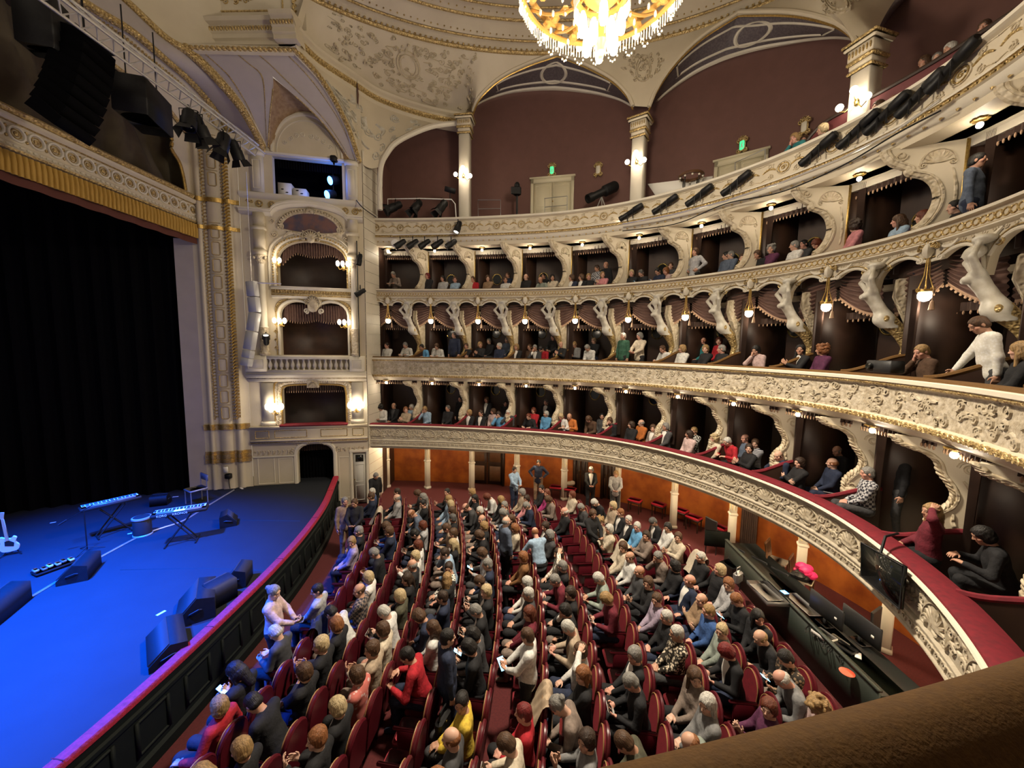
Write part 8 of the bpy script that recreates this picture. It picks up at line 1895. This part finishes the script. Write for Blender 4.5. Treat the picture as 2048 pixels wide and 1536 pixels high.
# ================================================================ audience in the tiers
TIERS = """1 J 160 455 ck white read f w|1 J 265 440 dd black lap m v|1 J 360 472 mn beige talk f|1 J 405 450 sw lblue right m|1 J 508 468 my lblue chin f|1 J 690 460 sd black lap f|1 J 790 400 sk black stand b|1 J 858 498 my black right f w|1 J 950 508 sb black lap f w|1 J 1048 492 mo lpink right m|1 J 1090 518 mb sky chin f
1 J 995 398 mo black stand b w|1 J 1143 415 sk black left b|1 J 1165 495 sw dgrey chin f|1 J 1325 545 sr black lean f|1 J 1365 478 mr red lap m|1 J 1465 508 sw sky right m|1 J 1465 415 sd black stand b w|1 J 1580 525 ml white lean f|1 J 1648 525 dn orange lean f|1 J 1800 545 mo brown bent f|1 J 1905 522 sk dgrey left m|1 J 1965 558 mo black chin f
1 K 245 398 mb black right f|1 K 322 378 dg orange right m|1 K 415 420 mo taupe left f w|1 K 515 408 mg dgrey lap f w|1 K 700 468 mb lpink right f|1 K 740 440 sy white lap m leopard|1 K 895 500 cl cream lap f|1 K 1000 525 sw red lean f glasses|1 K 1008 478 sg dgrey lap m|1 K 1140 500 do bluegrey lap m|1 K 1172 598 mb black talk f|1 K 1222 540 mo lgrey left m stripe
1 K 1402 635 do navy chin f v|1 K 1565 618 Lk black chin m|1 K 1570 705 mb black cross f|1 K 1862 575 dg black chin b|1 K 1825 695 dn navy right m glasses|1 L 515 755 sg lgrey lap f check|1 L 760 610 sg black stand m|1 L 1005 1050 Ly maroon hair n|1 L 1400 1235 mk black lean f
2 G 210 1150 sb white lap f|2 G 355 1145 sg lgrey lean f pattern|2 G 485 1160 sk sky lean f|2 G 555 1142 mg white lap m|2 G 602 1155 mo white lean f|2 G 740 1065 sg navy stand f|2 G 835 1152 so black cross f|2 G 945 1142 my black talk f|2 G 1015 1112 sg black lap b|2 G 1095 1150 sw navy right f|2 G 1160 1088 sg bluegrey right b|2 G 1230 1175 my black lap f w
2 G 1335 1165 so brown lap m|2 G 1377 1168 sg dgrey chin f w|2 G 1425 1175 sk red bent f|2 G 1520 1085 Lk black front m|2 G 1580 1140 dg black talk f|2 G 1685 1140 sy grey phone m|2 G 1790 1165 sg white bent f|2 G 1840 1090 sl black lap b
2 H 180 1080 sw green stand f|2 H 312 1073 mg cream front f|2 H 490 1175 so white lean f|2 H 645 1175 my lgrey right f pattern|2 H 805 1110 dn teal lap b|2 H 828 1178 my black left f|2 H 935 1112 mr red left b|2 H 955 1175 sg black right f|2 H 1225 1190 mk lpink chin f|2 H 1575 1198 Lk black talk f w|2 H 1742 1198 cn plum right f
2 I 905 1245 sy brown chin f glasses|2 I 1330 1050 so white cane f pattern|2 I 1650 1220 Ly black right f
3 G 260 578 sg taupe lean f|3 G 530 600 mR black lap f|3 G 650 620 mk lgrey lap f|3 G 745 628 so lblue left f|3 G 885 625 so red chin f|3 G 1005 618 mo tan left f|3 G 1162 588 so navy lap m|3 G 1145 630 so white left f|3 G 1305 608 dn black lap f|3 G 1445 590 sk black lap b|3 G 1420 630 dn sage lean f|3 G 1515 612 Lk cream left f|3 G 1665 620 mo navy right f w|3 G 1740 630 mo black right f w
3 G 1800 610 my black left f|3 G 1865 550 sb lgrey front m check|3 G 1910 590 sy pink talk f|3 G 1935 512 dn black stand m|3 H 245 578 ml black left f|3 H 320 600 sd black phone f|3 H 452 578 sk navy phone f|3 H 515 575 mn lpink lean f|3 H 555 520 so dgrey left m|3 H 745 448 mo lgrey hips f|3 H 990 440 sk bluegrey right m|3 H 1030 428 sg bluegrey right m
3 H 1120 460 mo cream left f|3 H 1235 432 mo black chin f|3 H 1345 388 cg plum left f|3 H 1530 360 sg white right f|3 H 1605 310 sk dgrey lap b|3 H 1705 348 mr lpink read f|3 I 405 270 cb pink farright f|3 I 732 232 Lo lblue right f|3 I 912 218 Lr plum right f|3 I 1150 145 sk black lap f|3 I 1195 90 mo white right m|3 M 1795 880 sk bluegrey stand f
4 M 790 758 my teal chin f|4 M 845 770 mo pink left m|4 M 942 708 ml black right f|4 M 1212 482 sk white chin w|4 M 1250 585 mo lpink lap x|4 M 1332 560 mn pink left x|4 M 1498 338 mo lpink lap w|4 M 1568 322 sg white left w|4 M 1640 268 mw white lap w|4 M 1830 150 mo lpink left w"""
FLZ = {1: 2.36, 2: 5.08, 3: 7.84, 4: 10.5}
TPEOPLE = []
for e in TIERS.replace('\n', '|').split('|'):
    q = e.split(); k = int(q[0]); u, v = zp(q[1], float(q[2]), float(q[3])); hair, top, pose, dep = q[4:8]; ex = q[8:]
    off = {'n': .62, 'f': .86, 'm': 1.42, 'b': 1.85, 'w': 2.0, 'x': .75}[dep]; st = POSES[pose]['kind'] == 'stand'
    if st and dep == 'f': off = .72
    ax = 0 if dep != 'w' else .2; s, p = at_ring(u, v, OFF[k][0] + off, OFF[k][1] + ax); sc = 1.06; hc = MESHES[pose][3]['hc'] * sc; _, _, tx, ty = rframe(s); a0 = math.atan2(float(-tx), float(ty)) * 0 + math.atan2(float(ty), -float(tx)); d = np.array([float(ty), -float(tx)]); a = -.35; d = np.array([d[0] * math.cos(a) - d[1] * math.sin(a), d[0] * math.sin(a) + d[1] * math.cos(a)]); 
    back = top in ('bluegrey',) and st; rz = math.atan2(-d[0], d[1]) + (PI * .8 if back else 0); c_, s_ = math.cos(rz), math.sin(rz); root = p - np.array([hc[0] * c_ - hc[1] * s_, hc[0] * s_ + hc[1] * c_, hc[2]]); zc = root[2]
    if dep not in ('w', 'x') and k < 4: root[2] = min(max(zc, FLZ[k] - .0), FLZ[k] + (.30 if not st else .35))
    bi = next((j for j, (b0, b1) in enumerate(BAYS) if s < b1), len(BAYS)); wh = f'{ORD[bi]} box, {TIERNAME[k]}' if k < 4 else ('upper gallery behind red wall' if dep in 'wx' else 'gallery rail left of the red wall')
    pt = next((x for x in ex if x in PATS), None); vee = 'w' if 'w' in ex else 'd' if 'v' in ex else None
    o = person(tuple(root), rz, hair, top, pose, wh, f'audience of the {TIERNAME[k]}', pat=pt, vee=vee, glasses='glasses' in ex, scale=sc); TPEOPLE.append((k, round(off, 2), round(float(zc - FLZ[k]), 2), pose))
    if pose == 'phone': c = hand_point(o, pose, 1); slab('phone', f'lit phone held by the sitter in {TCN.get(top, top)}, {wh}', 'phone', c, (.09, .17, .012), rz, BLACKPL, .6, None, SCREEN)
# box chairs that show
def box_chair(k, u, v, off, label, rz=None):
    s, p = at_ring(u, v, OFF[k][0] + off, OFF[k][1]); t = thing('box_chair', label, 'chair', (p[0], p[1], FLZ[k]), ringrot(s) + 2.2 if rz is None else rz, 'red chairs in the boxes', local=True)
    m = MB(); m.rbox((0, 0, .45), (.46, .46, .09), .03); m.build('seat', REDVEL, t); f_ = lambda u_, v_, d: (u_, -.21 - (v_ - .5) * .12 - d, v_); pr = [(-.2, .52), (.2, .52), (.22, .9), (.15, 1.02), (-.15, 1.02), (-.22, .9)]
    m = MB(); m.prism(pr, f_, -.03, .03); m.build('back_cushion', REDVEL, t, smooth=False); m = MB(); m.tube([f_(a * 1.05, b * 1.0, 0) for a, b in pr[1:] + pr[:1]], .022, 6); m.build('back_frame', DARKWOOD, t)
    for x in (-.2, .2):
        for y in (-.19, .19): m = MB(); m.tube([(x, y, 0), (x, y, .42)], .018, 5); m.build('leg', DARKWOOD, t)
        m = MB(); m.tube([(x * 1.2, .15, .45), (x * 1.2, .15, .68), (x * 1.2, -.25, .7)], .018, 5); m.build('armrest', DARKWOOD, t)
box_chair(1, 1660, 1000, 1.05, 'empty red velvet box chair beside the sitter in checked shirt'); box_chair(1, 2035, 1235, .9, 'red velvet box chair at the right edge of the photo')
# ================================================================ under the lowest tier
OW = 2.54
def wall_item(u, v0, v1, off=OW): s, p = at_ring(u, v1, off); z1 = at_ring(u, v0, off)[1][2]; return s, p, z1
for i, s in enumerate([.8, 2.9, 4.9, 6.7, 8.5, 10.25, 11.95, 13.6, 15.2, 16.8, 18.4]):                        # small lamps of the colonnade
    p = ring(s, .95); t = thing('colonnade_lamp', f'small lit globe under the lowest balcony, {ORD[i]} from the stage', 'lamp', (p[0], p[1], 2.16), 0, 'lamps under the lowest tier', local=True)
    m = MB(); m.lathe([(0, .06), (.05, .06), (.045, .04), (0, .04)], n=10); m.build('base', BRASS, t); m = MB(); m.ball((0, 0, 0), .035, 8); m.build('globe', LAMPW, t)
    point_light('colonnade_light', (p[0], p[1], 2.02), 40 + 30 * (s > 11), (1, .78, .50), .06, t)
def wdoor(u0, u1, lab, n, m_=WOODBR, h=2.15):
    s0, s1 = at_ring(u0, 960, OW)[0], at_ring(u1, 960, OW)[0]; a, b = ring(s0, OW), ring(s1, OW); c = (a + b) / 2; w = float(np.hypot(*(b - a))); t = thing(f'door_{n}', lab, 'door', (c[0], c[1], 0), math.atan2(b[1] - a[1], b[0] - a[0]), local=True); t['kind'] = 'structure'
    m = MB(); m.box((-w / 2, 0, h / 2), (.1, .12, h)); m.box((w / 2, 0, h / 2), (.1, .12, h)); m.box((0, 0, h), (w + .1, .12, .1)); m.build('door_frame', DARKWOOD, t, smooth=False)
    for q in (-1, 1):
        m = MB(); m.box((q * w / 4, .02, h / 2), (w / 2 - .04, .05, h - .1)); lf = m.build('door_leaf', DARKWOOD, t, smooth=False); m = MB()
        for z in (.55, 1.45): m.rbox((q * w / 4, -.015, z), (w / 2 - .25, .03, .7), .015)
        m.build('door_panels', WOODBR, lf, smooth=False); m = MB(); m.ball((q * .05, -.06, 1.05), .025, 6); m.build('door_handle', BRASS, lf)
wdoor(942, 1006, 'dark wooden double door in the orange wall behind the stalls', 4); wdoor(1148, 1172, 'narrow dark wooden door in the orange wall', 5); wdoor(1204, 1226, 'dark doorway behind the scarf wearer', 6)
def curtain_wall(u0, u1, lab):
    s0, s1 = at_ring(u0, 1040, OW - .12)[0], at_ring(u1, 1060, OW - .12)[0]; s = np.linspace(s0, s1, 60); P = ring(s, OW - .16); P = P + np.stack([np.zeros(60), .04 * np.sin(np.arange(60) * .9)], -1); t = thing('door_curtain', lab, 'curtain', (P[30, 0], P[30, 1], 0)); m = MB(); m.grid(np.stack([np.c_[P, np.full(60, z)] for z in (.02, 1.2, 2.25)], 1)); m.build('curtain_cloth', DARKDRAPE, t)
curtain_wall(1484, 1516, 'dark curtain hanging at a doorway in the orange wall')
s, p, _ = wall_item(780, 910, 930, 2.48); t = thing('fire_extinguisher', 'red fire extinguisher on the orange wall by the first pillar', 'extinguisher', (p[0], p[1], 1.05), ringrot(s), local=True)
m = MB(); m.lathe([(0, 0), (.085, .01), (.09, .05), (.09, .42), (.06, .5), (.03, .52), (0, .52)], (0, -.1, 0), 14); m.build('cylinder', RED, t); m = MB(); m.lathe([(.0905, .14), (.0915, .14), (.0915, .32), (.0905, .32)], (0, -.1, 0), 14); m.build('white_label', WHITE, t); m = MB(); m.box((0, -.12, .55), (.04, .12, .05)); m.tube([(.05, -.12, .54), (.13, -.12, .4), (.12, -.12, .15)], .014, 5); m.build('valve_hose', BLACKPL, t)
m = MB(); m.box(tuple(ring(s, 2.57)) + (1.85,), (.16, .02, .16), ringrot(s)); tag(m.build('wall_notice', RED, smooth=False), 'small red square notice above the fire extinguisher', 'sign')
def bench(u, v, i):
    s = at_ring(u, v, 2.1)[0]; p = at_z(u, v, .52); t = thing('red_stool', f'backless stool with red cushion against the orange wall, {ORD[i]} from the stage', 'stool', (p[0], p[1], 0), ringrot(s), 'red stools along the orange wall', local=True); m = MB(); m.rbox((0, 0, .48), (.5, .36, .09), .03); m.build('cushion', mat('stool_red', (.42, .01, .03), .7) if 'stool_red' not in MATS else MATS['stool_red'], t, smooth=False)
    m = MB(); m.box((0, 0, .41), (.46, .32, .05)); m.build('frame', DARKWOOD, t, smooth=False)
    for x in (-.2, .2):
        for y in (-.13, .13): m = MB(); m.tube([(x, y, 0), (x, y, .42)], .022, 5); m.build('leg', DARKWOOD, t)
for i, (u, v) in enumerate(((1112, 972), (1140, 976), (1270, 998), (1318, 1006), (1362, 1018), (1388, 1032), (1440, 1052))): bench(u, v, i)
t0 = at_z(1140, 968, .58); t = thing('folded_coat', 'pale bundle lying on a stool behind the stalls pillars', 'coat', tuple(t0)); m = MB(); m.ball(t0 + [0, 0, .02], (.22, .14, .09), 10); m.ball(t0 + [.1, .02, .07], (.12, .1, .06), 8); m.build('cloth', CREAMCL, t)
# ---- control desk along the back of the stalls
a, b = at_z(1452, 1082, .86), at_z(1760, 1388, .86); dd = (b - a)[:2]; DL = float(np.hypot(*dd)); dd = dd / DL; dn = np.array([-dd[1], dd[0]])
if dn[0] < 0: dn = -dn
drz = math.atan2(dd[1], dd[0]); dc = a[:2] + dd * DL / 2 + dn * .42
dk = thing('control_desk', 'long black control desk with low parapet behind the last stalls rows', 'desk', (dc[0], dc[1], 0), drz, local=True); W2 = .42 if (np.array([-math.sin(drz), math.cos(drz)]) @ dn) > 0 else -.42
m = MB(); m.rbox((0, 0, .79), (DL, .84, .05), .01); m.build('desk_top', DESKTOP, dk, smooth=False); m = MB(); m.box((0, -W2, .44), (DL, .04, .88)); m.box((0, -W2 - .0, .90), (DL, .08, .04)); m.build('parapet', DESKTOP, dk, smooth=False)
for q in (-1, 1): m = MB(); m.box((q * (DL / 2 - .05), 0, .38), (.05, .7, .76)); m.build('end_support', BLACK, dk, smooth=False)
def on_desk(u, v, z=.82): return at_z(u, v, z)
def dslab(name, label, cat, u, v, s, m_, rz=0.0, z=.82, face=None, tilt=0): p = on_desk(u, v, z); return slab(name, label, cat, p + [0, 0, s[2] / 2], s, drz + rz, m_, tilt, None, face)
dslab('lighting_console', 'grey console board under papers at the far end of the desk', 'console', 1535, 1190, (.8, .5, .10), GREY); dslab('paper_sheets', 'white sheets spread on the console at the desk', 'paper', 1532, 1184, (.6, .35, .006), PAPER, .1, .93); dslab('paper_sheets', 'white pages lying in front of the desk monitors', 'paper', 1605, 1208, (.75, .28, .006), PAPER, .05, .9)
dslab('intercom_box', 'small box with blue light on the control desk', 'equipment', 1568, 1198, (.14, .12, .16), BLACKPL, .2, .82, LAMPBLUE); dslab('white_router', 'white box with cables on the control desk', 'equipment', 1648, 1274, (.34, .24, .07), WHITE, .3); dslab('white_router', 'flat grey-white box beside the routers on the desk', 'equipment', 1676, 1283, (.30, .18, .04), PALE, .3); dslab('phone', 'phone lying face up at the near end of the desk', 'phone', 1716, 1312, (.10, .20, .015), BLACKPL, .9, .82, WHITE); dslab('keypad', 'small dark keypad on the control desk', 'equipment', 1692, 1298, (.3, .2, .05), BLACKPL, .4)
p = on_desk(1694, 1345); m = MB(); m.lathe([(0, .012), (.10, .012), (.11, .006), (.10, 0), (0, 0)], p, 20); tag(m.build('red_disc', mat('coral_plastic', (.75, .10, .05), .5)), 'round coral red disc lying on the black desk', 'disc')
for (u, v), lab in (((1652, 1220), 'wide black desk monitor seen from behind, left one'), ((1722, 1254), 'wide black desk monitor seen from behind, right one')):
    p = at_z(u, v, 1.12); t = thing('desk_monitor', lab, 'monitor', (p[0], p[1], .82), drz + .1, 'monitors of the control desk', local=True); m = MB(); m.rbox((0, 0, .32), (.78, .05, .42), .02); m.build('screen_back', BLACKPL, t, smooth=False); m = MB(); m.rbox((0, 0, .06), (.06, .05, .12), .01); m.rbox((0, 0, .01), (.28, .2, .02), .008); m.build('stand', BLACKPL, t, smooth=False); m = MB(); m.box((.25, -.03 if W2 > 0 else .03, .3), (.05, .01, .05)); m.build('label_sticker', WHITE, t, smooth=False)
m = MB(); rr = random.Random(3); P = [on_desk(1610 + 8 * math.sin(i * 1.3) + i * 2.4, 1250 + i * 2.2 + 7 * math.cos(i * 1.7), .835) for i in range(34)]; m.tube(resample(P, 160), .008, 4); tag(m.build('cable_tangle', BLACK), 'tangle of thin cables on the control desk', 'cable')
def frame_chair(u, v, rz, name, label, kind):
    p = at_z(u, v, .45 if kind != 'bar' else .75); t = thing(name, label, 'chair', (p[0], p[1], 0), rz, {'fold': 'black folding chairs by the desk', 'bar': 'bar chairs with pale seats'}.get(kind), local=True); h = {'fold': .45, 'bar': .75, 'office': .46}[kind]; mm = {'fold': BLACK, 'bar': WOODBR, 'office': BLACKPL}[kind]
    m = MB(); m.rbox((0, 0, h), (.42, .42, .04), .015); m.build('seat', CREAMCL if kind == 'bar' else mm, t, smooth=False)
    if kind == 'bar':
        m = MB(); m.tube([(-.2, -.2, h), (-.2, -.27, h + .45)], .022, 5); m.tube([(.2, -.2, h), (.2, -.27, h + .45)], .022, 5); m.rbox((0, -.27, h + .45), (.44, .03, .08), .01)
        for x in (-.12, -.04, .04, .12): m.tube([(x, -.21, h + .02), (x, -.265, h + .43)], .014, 4)
        m.build('slatted_back', mm, t, smooth=False)
    elif kind == 'fold': m = MB(); m.tube([(-.2, -.15, h - .1), (-.2, -.24, h + .40), (.2, -.24, h + .40), (.2, -.15, h - .1)], .013, 5); m.rbox((0, -.23, h + .34), (.4, .02, .13), .008); m.build('backrest', mm, t, smooth=False)
    else: m = MB(); m.rbox((0, -.24, h + .38), (.44, .05, .52), .02); m.tube([(0, -.2, h), (0, -.25, h + .2)], .03, 5); m.build('backrest', mm, t); m = MB(); m.tube([(-.26, -.2, h + .22), (-.26, .15, h + .22), (-.24, .12, h)], .016, 5); m.build('armrest', mm, t)
    for x in (-.18, .18):
        for y in (-.18, .18): m = MB(); m.tube([(x * 1.05, y * 1.1, 0), (x, y, h)], .014 if kind != 'bar' else .02, 5); m.build('leg', mm, t)
    if kind == 'bar': m = MB(); m.tube([(-.19, -.19, .25), (.19, -.19, .25), (.19, .19, .25), (-.19, .19, .25)], .013, 4, closed=True); m.build('foot_rail', mm, t)
    return p
frame_chair(1462, 1128, 2.0, 'folding_chair', 'black folding chair by the desk, farthest of three', 'fold'); frame_chair(1505, 1152, 2.0, 'folding_chair', 'black folding chair by the desk, middle of three', 'fold'); frame_chair(1545, 1176, 2.0, 'folding_chair', 'black folding chair by the desk, nearest of three', 'fold')
frame_chair(1556, 1122, -2.4, 'bar_chair', 'tall slat-backed bar chair with empty pale seat', 'bar'); pb_ = frame_chair(1606, 1158, -2.4, 'bar_chair', 'tall bar chair with pink and black coats on it', 'bar'); frame_chair(1718, 1262, .5, 'office_chair', 'black mesh-backed office chair behind the right monitor', 'office'); frame_chair(1432, 1075, -1.2, 'rounded_chair', 'olive round-backed chair beside the green board', 'office')
t = thing('coat_heap', 'bright pink jacket heaped on a bar chair', 'coat', tuple(pb_)); m = MB(); 
for q in range(7): m.ball(pb_ + [.05 + .1 * math.sin(q * 2), .02 + .08 * math.cos(q * 3), .10 + .03 * q], (.15, .12, .10), 8)
m.build('cloth', mat('pink_nylon', (.75, .03, .16), .5), t); t = thing('coat_heap', 'black coat heaped beside the pink jacket', 'coat', tuple(pb_)); m = MB()
for q in range(5): m.ball(pb_ + [-.15 + .07 * math.sin(q * 2), -.06 + .05 * math.cos(q * 3), .08 + .02 * q], (.14, .13, .08), 8)
m.build('cloth', BLACK, t)
p = at_z(1432, 1112, .0); t = thing('green_board', 'dark green board standing at the end of the desk', 'board', (p[0], p[1], 0), drz + 1.4, local=True); m = MB(); m.rbox((0, 0, .55), (.7, .05, .5), .01); m.build('panel', GREENBLK, t, smooth=False)
for x in (-.3, .3): m = MB(); m.tube([(x, 0, 0), (x, 0, .4)], .015, 5); m.build('leg', BLACK, t)
# ---- television fixed to the lowest balcony front
c4 = [at_ring(u, v, -.16)[1] for u, v in ((1722, 1085), (1806, 1132), (1798, 1218), (1722, 1152))]; nn = np.cross(c4[1] - c4[0], c4[3] - c4[0]); nn /= np.linalg.norm(nn); nn = nn if nn[0] > 0 else -nn
t = thing('television', 'dark flat television screen hung on the lowest balcony front', 'television', tuple(c4[3])); m = MB(); th = nn * .05; m.add(c4 + [x + th for x in c4], [(0, 1, 2, 3), (7, 6, 5, 4), (0, 4, 5, 1), (3, 2, 6, 7), (1, 5, 6, 2), (0, 3, 7, 4)]); m.build('screen', DARKGLASS, t, smooth=False)
m = MB(); m.tube(c4, .012, 5, closed=True); m.build('bezel', BLACKPL, t); m = MB(); m.tube([(c4[0] + c4[1]) / 2, (c4[0] + c4[1]) / 2 + [.15, .1, .22], (c4[0] + c4[1]) / 2 + [.5, .25, .2]], .02, 5); m.build('bracket', BLACK, t)
# ---- small things on the second tier
s, p = at_ring(1768, 742, OFF[2][0] + .25); t = thing('projector_case', 'black box with lens standing on white books on the second rail', 'equipment', (p[0], p[1], 5.92), ringrot(s), local=True); m = MB(); m.rbox((0, 0, .13), (.55, .25, .22), .02); m.build('box', BLACKPL, t, smooth=False); m = MB(); m.lathe([(0, 0), (.06, 0), (.06, .05), (.05, .06), (0, .05)], (-.15, -.13, .13), 12, M=np.array(Matrix.Rotation(PI / 2, 3, 'X'))); m.build('lens', DARKGLASS, t)
